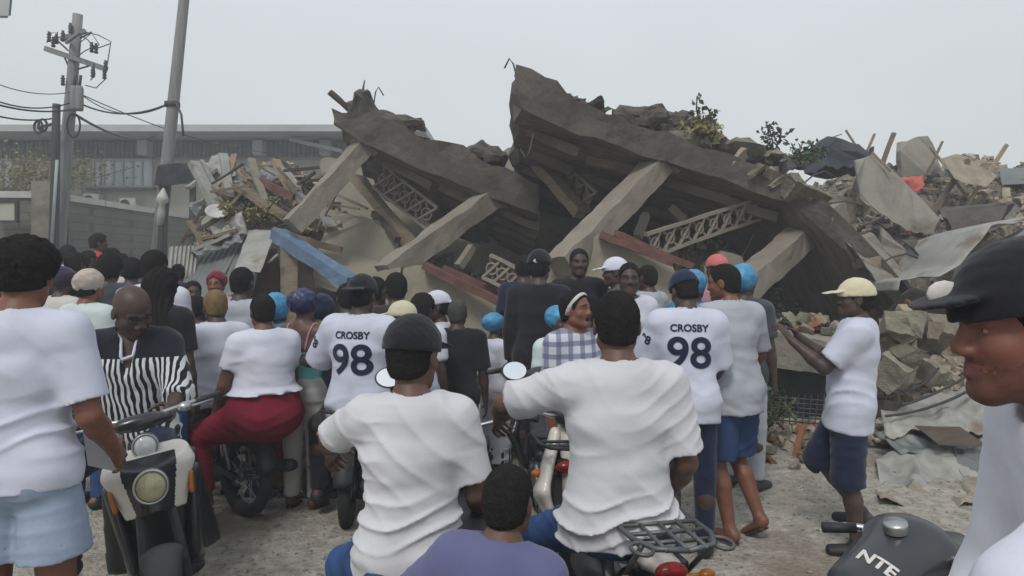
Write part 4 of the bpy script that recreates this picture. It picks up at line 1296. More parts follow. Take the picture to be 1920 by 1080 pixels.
for (a, b, s, r, lab) in (
    (P(-60, 165, 13), P(140, 190, 15.1), .25, .016, 'highest black cable running from the left edge to the tall pole'),
    (P(-60, 178, 13), P(140, 205, 15.1), .15, .02, 'middle black cable running from the left edge to the tall pole'),
    (P(-60, 200, 13), P(100, 222, 14.8), .12, .018, 'lowest black cable running from the left edge to the short pole'),
    (P(-60, 132, 13), P(138, 172, 15.1), .2, .010, 'thin faint cable above the others at the left'),
    (P(146, 172, 15.1), P(322, 192, 14.2), .35, .012, 'thin cable between the two tall poles, upper one'),
    (P(142, 190, 15.1), P(322, 192, 14.2), .25, .02, 'thick black cable between the two tall poles, lower one'),
    (P(140, 214, 15.1), P(295, 254, 26.4), .3, .03, 'thick cable from the tall pole down to the roof of the grey building'),
    (P(150, 176, 15.1), P(600, 285, 26.4), .5, .012, 'thin cable sloping from the tall pole along the grey building')):
    mb = MB(); mb.tube(sag(a, b, s, 16), r, 6); mb.build('overhead_cable', M_WIRE, label=lab, cat='cable', group='overhead cables')

# ------------------------------------------------------------------ dark shed beside the second pole
Y = 13.6
t = empty('shed', (P(322, 0, Y).x, Y, 0), 0, 'dark little shed roof on posts beside the smooth pole', 'shed')
mb = MB(); mb.hexa([P(288, 348, Y), P(372, 345, Y), P(368, 330, Y + 2), P(300, 332, Y + 2), P(296, 309, Y), P(372, 305, Y), P(368, 300, Y + 2), P(306, 303, Y + 2)], (6, 3, 2), .04, 2)
mb.build('roof', M_TARP, t)
for px, dy in ((304, .1), (311, .5), (362, .2)):
    a = P(px, 347, Y + dy); b = P(px - 9, 470, Y + dy); b.z = 0
    mb = MB(); mb.beam(b, a, .09, .09, n=4, amp=.02); mb.build('post', M_POLED, t)
mb = MB(); mb.lathe([(0, -.35), (.06, -.34), (.07, -.1), (.05, .05), (.12, .12), (.10, .2), (.05, .3), (.02, .36), (0, .37)], 12, Matrix.Translation(P(303, 388, Y - .15)) @ Matrix.Rotation(R(6), 4, 'Y'))
mb.build('plastic_bottle', M_WHITEP, label='dirty white plastic jug hanging from the shed post', cat='jug')

# ------------------------------------------------------------------ plants
def leafy(name, pts, count, size, spread, m, label, cat='plant', rnd=None, stems=None, group=None):
    """a plant: stems through pts, leaves scattered round their ends"""
    rnd = rnd or random.Random(len(label))
    root = empty(name, tuple(Vector(pts[0][0])), 0, label, cat, group)
    mb = MB()
    for st in pts: mb.tube(st, [.010 + .02 * size * (1 - i / len(st)) for i in range(len(st))], 5)
    mb.build('stem', M_WOODD, root)
    mb = MB()
    for st in pts:
        for _ in range(count):
            i = rnd.uniform(.35, 1) * (len(st) - 1); a = int(min(len(st) - 2, i))
            c = Vector(st[a]).lerp(Vector(st[a + 1]), i - a) + Vector((rnd.gauss(0, 1), rnd.gauss(0, 1), rnd.gauss(0, 1))) * spread
            d = Vector((rnd.gauss(0, 1), rnd.gauss(0, 1), rnd.gauss(0, .7))).normalized(); e = d.orthogonal().normalized()
            e = (e * math.cos(rnd.random() * 6) + d.cross(e) * math.sin(rnd.random() * 6)).normalized()
            s = size * rnd.uniform(.6, 1.3); f2 = d.cross(e) * s * .12
            mb.add([c, c + d * s * .5 + e * s * .28 + f2, c + d * s, c + d * s * .5 - e * s * .28 + f2], [(0, 1, 2, 3)])
    mb.build('foliage', m, root, recalc=False)
    return root
rr = random.Random(11)
def stems_at(px, py, Y, h, n, w=.3, rnd=rr):
    out = []
    for _ in range(n):
        b = P(px, py, Y) + Vector((rnd.uniform(-w, w) * .4, rnd.uniform(-w, w) * .4, 0))
        l = Vector((rnd.uniform(-w, w), rnd.uniform(-w, w), h * rnd.uniform(.6, 1)))
        out.append([b + l * t + Vector((0, 0, 0)) + Vector((l.x, l.y, 0)) * .3 * t * t for t in (0, .33, .66, 1)])
    return out
leafy('bush', stems_at(55, 372, 24, 1.6, 26, 2.0), 60, .16, .22, M_LEAFY, 'pale yellow green bush in front of the grey building behind the sign wall', 'bush')
leafy('plant', stems_at(468, 428, 11.0, .5, 14, .35), 30, .08, .06, M_LEAFY, 'yellow green plant growing on the left rubble heap')
# ------------------------------------------------------------------ collapsed building
def mound_h(x, y):
    h = ground_z(x, y) - .05
    def g(cx, cy, sx, sy, a): return a * math.exp(-((x - cx) / sx) ** 2 - ((y - cy) / sy) ** 2)
    h = max(h, g(-4.4, 13.2, 1.8, 2.0, 3.6), g(-2.6, 13.4, 2.0, 2.0, 2.3), g(.5, 14.0, 3, 2.4, 1.6), g(4.0, 13.5, 2.6, 2.6, 2.5),
            g(7.0, 13.5, 2.6, 3.0, 3.55), g(10.5, 13.5, 3.2, 3.4, 3.6), g(8.7, 13.2, 1.9, 2.6, 3.55), g(7.0, 10.8, 1.6, 2.2, 2.3), g(7.4, 9.4, 1.7, 2.0, 1.9), g(14, 12, 3.5, 4, 3.2), g(4.6, 9.0, 1.6, 1.3, .75), g(5.6, 7.6, 1.8, 1.3, .6))
    if h > ground_z(x, y):
        v = Vector((x, y, 0))
        k = min(1, (h - ground_z(x, y)) / .5)
        h += k * (.28 * noise.noise(v * 1.1) + .16 * abs(noise.noise(v * 2.7)) + .09 * noise.noise(v * 6))
    return h
def build_mound():
    vs = []; fs = []; nx, ny = 210, 120
    for i in range(nx + 1):
        for j in range(ny + 1):
            x = -8 + 25 * i / nx; y = 6.2 + 12.5 * j / ny
            edge = min(1, (j) / 6, (ny - j) / 6, i / 6, (nx - i) / 6)
            z = mound_h(x, y)
            z = z * edge + (ground_z(x, y) - .05) * (1 - edge)
            vs.append((x, y, z))
    for i in range(nx):
        for j in range(ny):
            a = i * (ny + 1) + j; fs.append((a, a + ny + 1, a + ny + 2, a + 1))
    mb = MB(); mb.add(vs, fs, 0, False)
    mb.build('rubble_mound', M_MOUND, label='heaped crushed debris of the collapsed building', kind='stuff', recalc=False)
build_mound()

# chunk prototypes shared by copies
def chunk_mesh(seed, kind):
    rnd = random.Random(seed)
    if kind == 'block': w, d, h = rnd.uniform(.7, 1.3), rnd.uniform(.4, .9), rnd.uniform(.25, .5)
    elif kind == 'slab': w, d, h = rnd.uniform(1.0, 1.6), rnd.uniform(.7, 1.1), rnd.uniform(.12, .2)
    elif kind == 'brick': w, d, h = .9, .45, .42
    else: w, d, h = rnd.uniform(.6, .9), rnd.uniform(.5, .8), rnd.uniform(.5, .7)
    c = []
    for z in (-h / 2, h / 2):
        for x, y in ((-1, -1), (1, -1), (1, 1), (-1, 1)):
            c.append(Vector((x * w / 2 * rnd.uniform(.65, 1.1), y * d / 2 * rnd.uniform(.65, 1.1), z * rnd.uniform(.7, 1.2))))
    mb = MB(); mb.hexa([v + Vector((seed * 3.3, 0, 0)) for v in c], (8, 6, 4), .085, 2.2)
    mb.v = [v - Vector((seed * 3.3, 0, 0)) for v in mb.v]
    return mb
PROTO = {}
def proto(kind, i, m):
    key = (kind, i, m.name)
    if key not in PROTO:
        o = chunk_mesh(i + 1, kind).build('tmp', m, local=True)
        PROTO[key] = o.data; bpy.data.objects.remove(o)
    return PROTO[key]
CH_LAB = {('block', 'pale rubble'): 'pale jagged concrete block lying on the rubble', ('slab', 'pale rubble'): 'pale flat piece of broken slab lying on the rubble',
          ('lump', 'pale rubble'): 'pale rounded lump of rubble on the heap', ('brick', 'pale rubble'): 'pale broken building block on the rubble',
          ('block', 'greenish grey rubble'): 'greenish grey jagged concrete block on the rubble', ('slab', 'greenish grey rubble'): 'greenish grey flat slab piece on the rubble',
          ('lump', 'greenish grey rubble'): 'greenish grey lump of rubble on the heap', ('brick', 'broken clay block'): 'orange red broken clay block on the rubble'}
def chunk(kind, i, m, loc, size, rot, label=None, group=None):
    o = bpy.data.objects.new({'block': 'concrete_chunk', 'slab': 'slab_fragment', 'lump': 'rubble_lump', 'brick': 'broken_block'}[kind], proto(kind, i, m))
    COL.objects.link(o); o.location = loc; o.scale = (size,) * 3; o.rotation_euler = rot
    lab = label or CH_LAB.get((kind, m.name)) or 'grey brown broken chunk on the rubble'
    return tag(o, lab, 'rubble', group or (lab + 's').replace('on the', 'across the'))
rnd = random.Random(21)
def scatter(n, x0, x1, y0, y1, smin, smax, minz=.05):
    k = 0; tries = 0
    while k < n and tries < n * 8:
        tries += 1
        x, y = rnd.uniform(x0, x1), rnd.uniform(y0, y1)
        z = mound_h(x, y)
        if z < ground_z(x, y) + minz: continue
        px = 960 + F * x / y
        if px > 2000 or px < -40: continue
        kind = rnd.choice(('block', 'slab', 'lump', 'block', 'brick')); m = rnd.choice((M_RUB, M_RUB, M_RUBG))
        if kind == 'brick': m = M_RUB if rnd.random() < .75 else M_BRICK
        s = smin + (smax - smin) * rnd.random() ** 2.2
        chunk(kind, rnd.randrange(4), m, (x, y, z + s * .08), s, (rnd.uniform(-.6, .6), rnd.uniform(-.6, .6), rnd.uniform(0, 6.28))); k += 1
scatter(34, -5.8, -2.4, 11.4, 13.6, .15, .55)
scatter(26, -2.4, 2.5, 11.6, 14, .15, .5)
scatter(90, 4.6, 9.8, 11.0, 14.0, .10, .42)
scatter(75, 3.4, 8.6, 8.0, 11.2, .10, .45)
scatter(28, 2.4, 6.0, 6.9, 8.4, .10, .36, .02)

def debris():
    rd = random.Random(9)
    for m, n, lab in ((M_RUB, 8000, 'small pale bits of broken block strewn over the rubble'), (M_MOUND, 3500, 'small dark bits of broken masonry strewn over the rubble'), (M_BRICK, 260, 'small red bits of clay strewn over the rubble')):
        mb = MB(); k = 0
        while k < n:
            y = rd.uniform(6.4, 14.5); x = rd.uniform(-.5, .80) * y
            z = mound_h(x, y)
            if z < ground_z(x, y) + .01:
                if not (y < 8.5 and x > .8 and rd.random() < .35): continue
                z = ground_z(x, y)
            k += 1
            s = rd.uniform(.03, .11)
            rot = Matrix.Rotation(rd.uniform(0, 6.28), 3, Vector((rd.gauss(0, 1), rd.gauss(0, 1), rd.gauss(0, 1))).normalized())
            mb.box((x, y, z + s * .3), (s * rd.uniform(.6, 1.8), s * rd.uniform(.5, 1.1), s * rd.uniform(.25, .8)), rot)
        mb.build('debris', m, label=lab, kind='stuff', recalc=False)
debris()

def rod(name, a, b, w, d, m, label, cat, n=6, amp=.015, group=None, up=(0, 0, 1)):
    mb = MB(); mb.beam(a, b, w, d, up, n, amp, 3); return mb.build(name, m, label=label, cat=cat, group=group)

# --- roof slabs, each a sloping slab seen from below
def roof_slab(label, prof, y0, y1, th, nj, drop=.8):
    """prof: (x, z) of the underside from the raised broken end downwards; front edge at y0(x)"""
    root = empty('roof_slab', (prof[0][0], y0[0], 0), 0, label, 'roof slab')
    mb = MB()
    n = len(prof)
    sx = []
    for i in range(n - 1):
        m = max(2, int(abs(prof[i + 1][0] - prof[i][0]) / .16))
        for k in range(m + (i == n - 2)):
            t = k / m
            sx.append((prof[i][0] * (1 - t) + prof[i + 1][0] * t, prof[i][1] * (1 - t) + prof[i + 1][1] * t, y0[i] * (1 - t) + y0[i + 1] * t, th[i] * (1 - t) + th[i + 1] * t))
    ny = 16; nz = 3
    def nz3(v, a): return noise.noise_vector(v * 1.9) * a + noise.noise_vector(v * 6.1) * a * .45
    vs = []; idx = {}
    def vi(i, j, k):
        if (i, j, k) not in idx:
            x, z, yf, tt = sx[i]
            v = Vector((x, yf + (y1 - yf) * (j / ny) ** 1.3, z - drop * (j / ny) ** 1.3 + tt * k / nz))
            e = .10 if k == nz else .05
            if i == 0: e = .16
            idx[(i, j, k)] = len(vs); vs.append(v + nz3(v, e))
        return idx[(i, j, k)]
    fs = []; mi = []
    M = len(sx) - 1
    for i in range(M):
        for j in range(ny):
            fs.append((vi(i, j, 0), vi(i + 1, j, 0), vi(i + 1, j + 1, 0), vi(i, j + 1, 0))); mi.append(1)
            fs.append((vi(i, j, nz), vi(i, j + 1, nz), vi(i + 1, j + 1, nz), vi(i + 1, j, nz))); mi.append(0)
        for k in range(nz):
            fs.append((vi(i, 0, k), vi(i, 0, k + 1), vi(i + 1, 0, k + 1), vi(i + 1, 0, k))); mi.append(0)
            fs.append((vi(i, ny, k), vi(i + 1, ny, k), vi(i + 1, ny, k + 1), vi(i, ny, k + 1))); mi.append(0)
    for j in range(ny):
        for k in range(nz):
            fs.append((vi(0, j, k), vi(0, j + 1, k), vi(0, j + 1, k + 1), vi(0, j, k + 1))); mi.append(0)
            fs.append((vi(M, j, k), vi(M, j, k + 1), vi(M, j + 1, k + 1), vi(M, j + 1, k))); mi.append(0)
    mb.v = vs; mb.f = [list(f) for f in fs]; mb.m = mi; mb.sm = [False] * len(fs)
    mb.build('slab', [M_SLAB, M_SOFFIT], root)
    for q in range(nj):
        for i in range(n - 1):
            y = max(y0[i], y0[i + 1]) + .45 + (y1 - y0[i] - 1) * q / nj
            dz = .08 + drop * max(0, (y - y0[i]) / (y1 - y0[i])); a = Vector((prof[i][0] + .15, y, prof[i][1] - dz)); b = Vector((prof[i + 1][0], y + .02, prof[i + 1][1] - dz))
            m2 = MB(); m2.beam(a, b, .10, .13, n=10, amp=.03, fr=2); m2.build('joist', M_SOFFIT, root)
    return root
def XZ(px, py, Y): p = P(px, py, Y); return (p.x, p.z)
roof_slab('raised broken roof slab of the left half, tip pointing up left over the tilted column',
          [XZ(622, 228, 10.6), XZ(690, 272, 10.6), XZ(800, 322, 10.6), XZ(905, 364, 10.6), XZ(1010, 404, 10.6)], [10.5, 10.5, 10.6, 10.6, 10.6], 15.2, [.16, .52, .52, .56, .5], 5)
roof_slab('long sagging roof slab of the right half sloping down to the rubble',
          [XZ(968, 205, 8.6), XZ(1090, 250, 8.8), XZ(1250, 304, 9.2), XZ(1480, 380, 9.4), XZ(1560, 445, 9.0), XZ(1700, 590, 8.3)],
          [8.6, 8.8, 9.2, 9.4, 9.0, 8.3], 14.4, [.56, .40, .38, .36, .36, .34], 5)
# roofing lumps on top of the slabs
def lump(name, px, py, Y, r, m, label, cat='rubble', sq=(1, 1, .7)):
    c = P(px, py, Y); mb = MB(); mb.ell(c, (r * sq[0], r * sq[1], r * sq[2]), seg=20)
    mb.v = [v + noise.noise_vector(v * 1.5 / r * .6) * r * .45 + noise.noise_vector(v * 4 / r * .6) * r * .30 for v in mb.v]; mb.sm = [False] * len(mb.f)
    return mb.build(name, m, label=label, cat=cat)
lump('roof_rubble', 682, 208, 10.8, .34, M_SLAB, 'dark jagged clump on the tip of the left roof slab', sq=(.7, .8, 1.1))
lump('roof_rubble', 735, 232, 11.0, .40, M_SLAB, 'low dark ridge of roofing just below the tip of the left slab', sq=(1.5, .8, .5))
lump('roof_rubble', 905, 294, 11.2, .30, M_SLAB, 'rounded dark hump on the left slab close to the picture centre', sq=(1.3, 1, .7))
lump('roof_rubble', 1040, 196, 9.2, .26, M_SLAB, 'low dark ridge of roofing near the high end of the right slab', sq=(1.8, .9, .5))
lump('roof_rubble', 1204, 225, 9.6, .30, M_SLAB, 'rounded dark hump on the middle of the right roof slab', sq=(1.2, 1, .75))
lump('roof_rubble', 1270, 232, 9.7, .24, M_SLAB, 'smaller dark hump beside the leafy plant on the right slab')
for px, py, Y, m, lab in ((1300, 262, 9.6, M_RUBG, 'greenish mound of soil under the tall weed on the slab'), (1370, 278, 9.8, M_RUBG, 'greenish crust of rubble along the middle of the right slab'), (1440, 300, 10.1, M_RUBG, 'greenish rubble crust under the second weed')):
    lump('roof_rubble', px, py + 6, Y, .30, m, lab, sq=(1.7, 1, .42))
rod('roof_spar', P(618, 172, 10.6), P(655, 205, 10.8), .07, .07, M_WOODD, 'short dark spar jutting from the tip of the left slab', 'timber')
mb = MB(); mb.tube([P(683, 195, 10.8), P(680, 170, 10.8), P(684, 150, 10.8)], [.03, .02, .008], 6); mb.build('rebar', M_IRON, label='thin bent bar standing on the tip of the left slab', cat='rebar')

# crust along the slab edge
rc = random.Random(4)
for i in range(34):
    t = rc.random(); px = 1285 + 225 * t; py = 250 + (px - 1285) * .26
    chunk(rc.choice(('block', 'slab', 'lump')), rc.randrange(4), rc.choice((M_RUBG, M_RUBG, M_SLAB)), P(px, py + rc.uniform(0, 18), 9.6 + rc.uniform(0, .5)), rc.uniform(.12, .30),
          (rc.uniform(-.5, .5), rc.uniform(-.2, .6), rc.uniform(0, 6.28)), label='greenish crust piece among the weeds on the right roof slab', group='crust pieces among the weeds')
for i in range(46):
    t = rc.random(); px = 1330 + 300 * t; py = (292 + 60 * (px - 1330) / 170) if px < 1500 else (345 + (px - 1500) * 1.08)
    Yc = 9.5 if px < 1480 else 9.4 - (px - 1480) * .0048
    chunk(rc.choice(('block', 'slab', 'brick', 'lump')), rc.randrange(4), rc.choice((M_RUB, M_RUBG, M_RUB)), P(px, py + rc.uniform(-6, 14), Yc + rc.uniform(-.1, .5)), rc.uniform(.16, .40),
          (rc.uniform(-.6, .6), rc.uniform(0, .9), rc.uniform(0, 6)), label='broken chunk lodged along the edge of the right roof slab', group='chunks along the right slab edge')

for i in range(64):
    if i < 26: t = rc.random(); px = 640 + 300 * t; py = (205 + 45 * (px - 640) / 130) if px < 775 else (258 + (px - 775) * .42); Yc = 10.75; nm = 'left'
    else: t = rc.random(); px = 985 + 480 * t; py = np.interp(px, [965, 1000, 1085, 1200, 1350, 1480], [135, 160, 198, 222, 266, 318]); Yc = np.interp(px, [965, 1250, 1480], [8.8, 9.4, 9.7]); nm = 'right'
    chunk(rc.choice(('block', 'slab', 'lump')), rc.randrange(4), M_SLAB, P(px, py + rc.uniform(-3, 8), Yc + rc.uniform(0, .6)), rc.uniform(.10, .34),
          (rc.uniform(-.5, .5), rc.uniform(-.2, .6), rc.uniform(0, 6.28)), label='dark broken roofing bit on top of the %s roof slab' % nm, group='roofing bits on the %s slab' % nm)
for i, (px, py, Y, dx, dz) in enumerate(((700, 200, 10.8, .1, .35), (1500, 350, 9.5, .3, .25), (1530, 390, 9.2, .35, .1), (1590, 450, 8.9, .3, .3), (1640, 500, 8.7, .35, .2), (970, 150, 8.7, -.1, .3), (1420, 300, 9.9, .2, .3), (1000, 250, 8.6, -.1, -.4))):
    a = P(px, py, Y); mb = MB(); mb.tube([a, a + Vector((dx * .5, -.08, dz * .6)), a + Vector((dx, -.1, dz * .8)), a + Vector((dx * 1.6, 0, dz * .5))], .011, 6)
    mb.build('rebar', M_IRON, label='thin rusty bar bent out of the broken roof edge', cat='rebar', group='bars bent out of the roof edges')

# --- tilted columns
def column(a, b, w, d, label):
    root = empty('concrete_column', tuple(Vector(a)), 0, label, 'column')
    mb = MB(); mb.beam(a, b, w, d, n=22, amp=.035, fr=2.4); mb.build('shaft', M_COLUMN, root)
    mb = MB(); a, b = Vector(a), Vector(b); e = (b - a).normalized()
    mb.beam(b - e * .05, b + e * .25, w * 1.35, d * 1.35, n=5, amp=.05, fr=2.5); mb.build('capital', M_CONC, root)
column(P(548, 425, 10.0), P(682, 275, 10.75), .27, .27, 'slender tilted column under the tip of the left roof slab')
column(P(722, 515, 9.6), P(925, 368, 10.9), .34, .30, 'thick tilted column left of the picture centre, under the left roof slab')
column(P(1050, 500, 8.3), P(1240, 303, 9.5), .34, .28, 'long tilted column behind the man in black, under the right roof slab')
column(P(1385, 545, 8.9), P(1540, 414, 10.0), .38, .30, 'broad tilted column behind the blue bonnet, under the right roof slab')

# --- walls and slabs
def jag(poly, Y, seed, amt=6):
    rj = random.Random(seed); out = []
    n = len(poly)
    for i in range(n):
        a = poly[i]; b = poly[(i + 1) % n]
        L_ = math.hypot(b[0] - a[0], b[1] - a[1]); k = max(1, int(L_ / 14))
        for q in range(k):
            t = q / k; e = 0 if q == 0 else amt
            out.append(P(a[0] + (b[0] - a[0]) * t + rj.uniform(-e, e), a[1] + (b[1] - a[1]) * t + rj.uniform(-e, e), (a[2] if len(a) > 2 else Y)))
    return out
def wall_piece(name, poly, Y, th, m, label, cat='wall', seed=1, amt=4, back=(0, 1, 0)):
    pts = jag(poly, Y, seed, amt)
    mb = MB(); mb.prism(pts, Vector(back) * th)
    o = mb.build(name, m, label=label, cat=cat)
    bm = bmesh.new(); bm.from_mesh(o.data); bmesh.ops.triangulate(bm, faces=[f for f in bm.faces if len(f.verts) > 4])
    bm.to_mesh(o.data); bm.free()
    return o
wall_piece('back_wall', [(600, 300), (700, 285), (830, 345), (960, 420), (960, 520), (600, 520)], 15.6, .25, M_PLASTER, 'pale rear wall seen below the left roof slab', seed=2)
wall_piece('back_wall', [(900, 300), (1010, 258), (1110, 300), (1100, 620), (900, 620)], 13.9, .25, M_PLASTER, 'pale rear wall seen below the raised end of the right slab', seed=3)
wall_piece('back_wall', [(1110, 330), (1330, 360), (1560, 450), (1700, 560), (1700, 700), (1110, 700)], 13.2, .25, M_INNERSHADE, 'rear wall deep inside the right half of the ruin, shade in its colour', seed=4)
wall_piece('wall_panel', [(590, 470, 10.9), (618, 410, 11), (640, 400, 11.2), (712, 412, 11.4), (748, 452, 11.2), (748, 545, 10.2), (700, 560, 10.2), (590, 540, 10.4)], 11, .22, M_PLASTER, 'large pale leaning wall panel right of the blue beam', seed=5, amt=3)
wall_piece('wall_panel', [(700, 512), (752, 500), (748, 540), (738, 560), (728, 600), (740, 690), (690, 690)], 9.3, .2, M_PLASTER, 'pale wall panel with a jagged right edge below the thick column', seed=6, amt=3)
wall_piece('wall_panel', [(757, 503), (790, 498), (860, 528), (930, 566), (938, 610), (925, 700), (750, 700), (738, 610), (745, 560)], 9.2, .2, M_PLASTER, 'broad pale wall panel behind the man in black right of the jersey', seed=7, amt=3)
wall_piece('wall_panel', [(1098, 455), (1122, 438), (1170, 452), (1262, 500), (1290, 560), (1300, 660), (1080, 660), (1086, 520)], 8.4, .2, M_PLASTER, 'pale wall panel behind the crowd right of the long column', seed=8, amt=3)
wall_piece('wall_panel', [(1020, 500), (1060, 490), (1082, 520), (1078, 640), (1010, 640)], 8.6, .2, M_PLASTER, 'narrow pale wall stub at the foot of the long column', seed=9, amt=3)
wall_piece('wall_panel', [(1320, 500), (1352, 470), (1390, 480), (1400, 520), (1392, 640), (1310, 640)], 9.6, .2, M_COLUMN, 'pale upright slab between the lattice panel and the broad column', seed=10, amt=3)
# red brown boards
for a, b, w, d, lab in ((P(795, 498, 9.1), P(935, 566, 8.9), .16, .10, 'long red brown board along the top of the broad wall panel'), (P(830, 502, 9.3), P(958, 560, 9.2), .09, .09, 'thinner red brown board behind the long one'),
                        (P(1125, 440, 8.3), P(1262, 492, 8.2), .15, .09, 'red brown board on the wall panel beside the long column'), (P(1140, 432, 8.7), P(1300, 500, 8.6), .08, .08, 'thin red brown board behind the lattice panel'),
                        (P(498, 470, 10.6), P(508, 540, 10.6), .3, .12, 'red brown post board under the blue beam'), (P(1580, 560, 9.0), P(1660, 600, 8.8), .3, .12, 'red brown plank in the shadow below the right slab')):
    rod('red_board', a, b, w, d, M_REDB, lab, 'board', amp=.02)
# white posts in the dark
rod('white_post', P(1195, 445, 9.6), P(1212, 402, 9.8), .10, .10, M_COLUMN, 'short pale post standing in the dark beside the lattice panel', 'post')
rod('white_post', P(860, 500, 10.2), P(885, 462, 10.4), .11, .11, M_COLUMN, 'short pale post in the dark right of the thick column', 'post')
rod('white_post', P(1258, 388, 10.4), P(1285, 412, 10.3), .12, .12, M_COLUMN, 'pale broken stub hanging in the dark under the right slab', 'post')
# leaning dark timbers through the gaps
rod('timber', P(672, 335, 12.0), P(770, 460, 11.2), .20, .16, M_WOOD, 'heavy brown timber leaning behind the left slab column', 'timber', amp=.03)
rod('timber', P(990, 285, 11.2), P(1090, 400, 10.2), .20, .16, M_WOOD, 'heavy brown timber leaning left of the long column', 'timber', amp=.03)
rod('timber', P(700, 400, 11.6), P(745, 450, 11.0), .1, .1, M_WOODD, 'short dark timber beside the breeze blocks', 'timber')

# --- lattice of breeze blocks
def lattice(a, b, h, n, label, Yd=.1, m=M_COLUMN, w=.035):
    a, b = Vector(a), Vector(b); e = b - a; L_ = e.length; e.normalize()
    up = Vector((0, -.15, 1)); up = (up - e * up.dot(e)).normalized() * h
    root = empty('lattice_panel', tuple(a), 0, label, 'lattice panel')
    for o2 in (Vector((0, 0, 0)), up):
        mb = MB(); mb.beam(a + o2, b + o2, w * 1.7, w * 1.3, n=6, amp=.012); mb.build('rail', m, root)
    mb = MB()
    for i in range(n):
        p = a + e * L_ * i / n; q = a + e * L_ * (i + 1) / n
        mb.beam(p, q + up, w, w); mb.beam(q + Vector((0, .04, 0)), p + up + Vector((0, .04, 0)), w, w)
        c = (p + q + up) / 2
        mb.tube([c + (e * math.cos(t) + up.normalized() * math.sin(t)) * h * .24 for t in [k * PI / 5 for k in range(10)]], w * .45, 6, closed=True)
    mb.build('grille', m, root)
lattice(P(1215, 482, 8.9), P(1425, 410, 10.0), .30, 8, 'ornate pale lattice panel fallen in front of the dark opening')
lattice(P(700, 350, 11.6), P(800, 430, 11.2), .42, 5, 'ornate pale lattice panel behind the thick column of the left slab')
lattice(P(1035, 330, 11.2), P(1105, 400, 10.4), .36, 4, 'ornate pale lattice panel left of the long column')
lattice(P(905, 520, 9.1), P(985, 560, 8.9), .32, 4, 'ornate pale lattice panel below the red boards near the picture centre')

# --- left heap details
B_ = [ # a, b, w, d, material, name, label
 (P(362, 305, 11.4), P(415, 405, 11.0), .16, .10, M_TINP, 'gutter_channel', 'long white gutter channel lying over the left heap'),
 (P(376, 303, 11.5), P(430, 402, 11.1), .07, .10, M_TINP, 'gutter_channel', 'thin white edge strip beside the long white gutter'),
 (P(420, 295, 11.8), P(470, 340, 11.6), .16, .06, M_WOOD, 'plank', 'pale plank at the top of the left heap'),
 (P(440, 290, 11.7), P(420, 360, 11.3), .10, .05, M_WOOD, 'plank', 'short plank crossing the top of the left heap'),
 (P(515, 300, 11.6), P(560, 385, 11.2), .15, .07, M_WOOD, 'plank', 'straight pale plank left of the slender column'),
 (P(520, 295, 11.9), P(578, 345, 11.5), .06, .06, M_WOODD, 'plank', 'thin dark stick at the top right of the left heap'),
 (P(560, 320, 11.9), P(580, 370, 11.5), .05, .05, M_WOODD, 'plank', 'thin dark stick beside the slender column'),
 (P(445, 350, 11.3), P(540, 410, 10.9), .26, .08, M_WOOD, 'plank', 'wide tan plank sloping across the middle of the left heap'),
 (P(480, 335, 11.5), P(555, 372, 11.2), .15, .12, M_REDB, 'pipe', 'red brown curved pipe on the left heap'),
 (P(400, 350, 11.4), P(440, 372, 11.2), .3, .05, M_WOOD, 'plank', 'broad short board beside the white gutter'),
 (P(600, 385, 11.2), P(622, 428, 10.9), .16, .07, M_TINP, 'plank', 'short white board right of the slender column'),
 (P(350, 440, 10.8), P(420, 405, 10.9), .10, .06, M_WOODD, 'plank', 'dark plank at the foot of the left heap'),
 (P(365, 470, 10.6), P(432, 440, 10.6), .12, .05, M_TINP, 'plank', 'pale board at the foot of the left heap, lower one'),
 (P(375, 450, 10.7), P(446, 432, 10.7), .12, .05, M_WOOD, 'plank', 'brown board at the foot of the left heap, upper one'),
 (P(352, 352, 11.3), P(402, 318, 11.6), .22, .05, M_TINP, 'plank', 'pale ribbed board at the upper left of the left heap'),
 (P(432, 372, 11.2), P(418, 288, 11.6), .14, .05, M_TINP, 'plank', 'pale upright board at the very top of the left heap'),
 (P(500, 392, 11.1), P(470, 298, 11.6), .12, .06, M_COLUMN, 'plank', 'grey plank leaning steeply in the middle of the left heap'),
 (P(590, 412, 11.0), P(532, 318, 11.5), .16, .06, M_TINP, 'plank', 'long pale plank leaning just left of the slender column'),
 (P(340, 455, 10.8), P(385, 385, 11.0), .05, .05, M_WOODD, 'plank', 'thin dark stick leaning at the left end of the heap'),
 (P(355, 415, 10.9), P(385, 465, 10.6), .09, .05, M_WOOD, 'plank', 'brown board crossing the left end of the heap'),
]
for a, b, w, d, m, nm, lab in B_: rod(nm, a, b, w, d, m, lab, 'plank' if nm == 'plank' else nm.replace('_', ' '), amp=.02)
rq = random.Random(77)
for i in range(46):
    px, py = rq.uniform(350, 610), rq.uniform(300, 440)
    if py < 300 + abs(px - 480) * .35: continue
    a = P(px, py, 11.3 + rq.uniform(-.3, .5)); an = rq.uniform(-1.1, 1.1); L_ = rq.uniform(.3, 1.0)
    rod('broken_lath', a, a + Vector((math.cos(an), rq.uniform(-.3, .3), math.sin(an) * .8)) * L_, rq.uniform(.03, .09), rq.uniform(.02, .05), rq.choice((M_WOOD, M_WOODD, M_TINP, M_WOOD)),
        'broken lath sticking out of the left heap', 'lath', amp=.01, group='broken laths of the left heap')
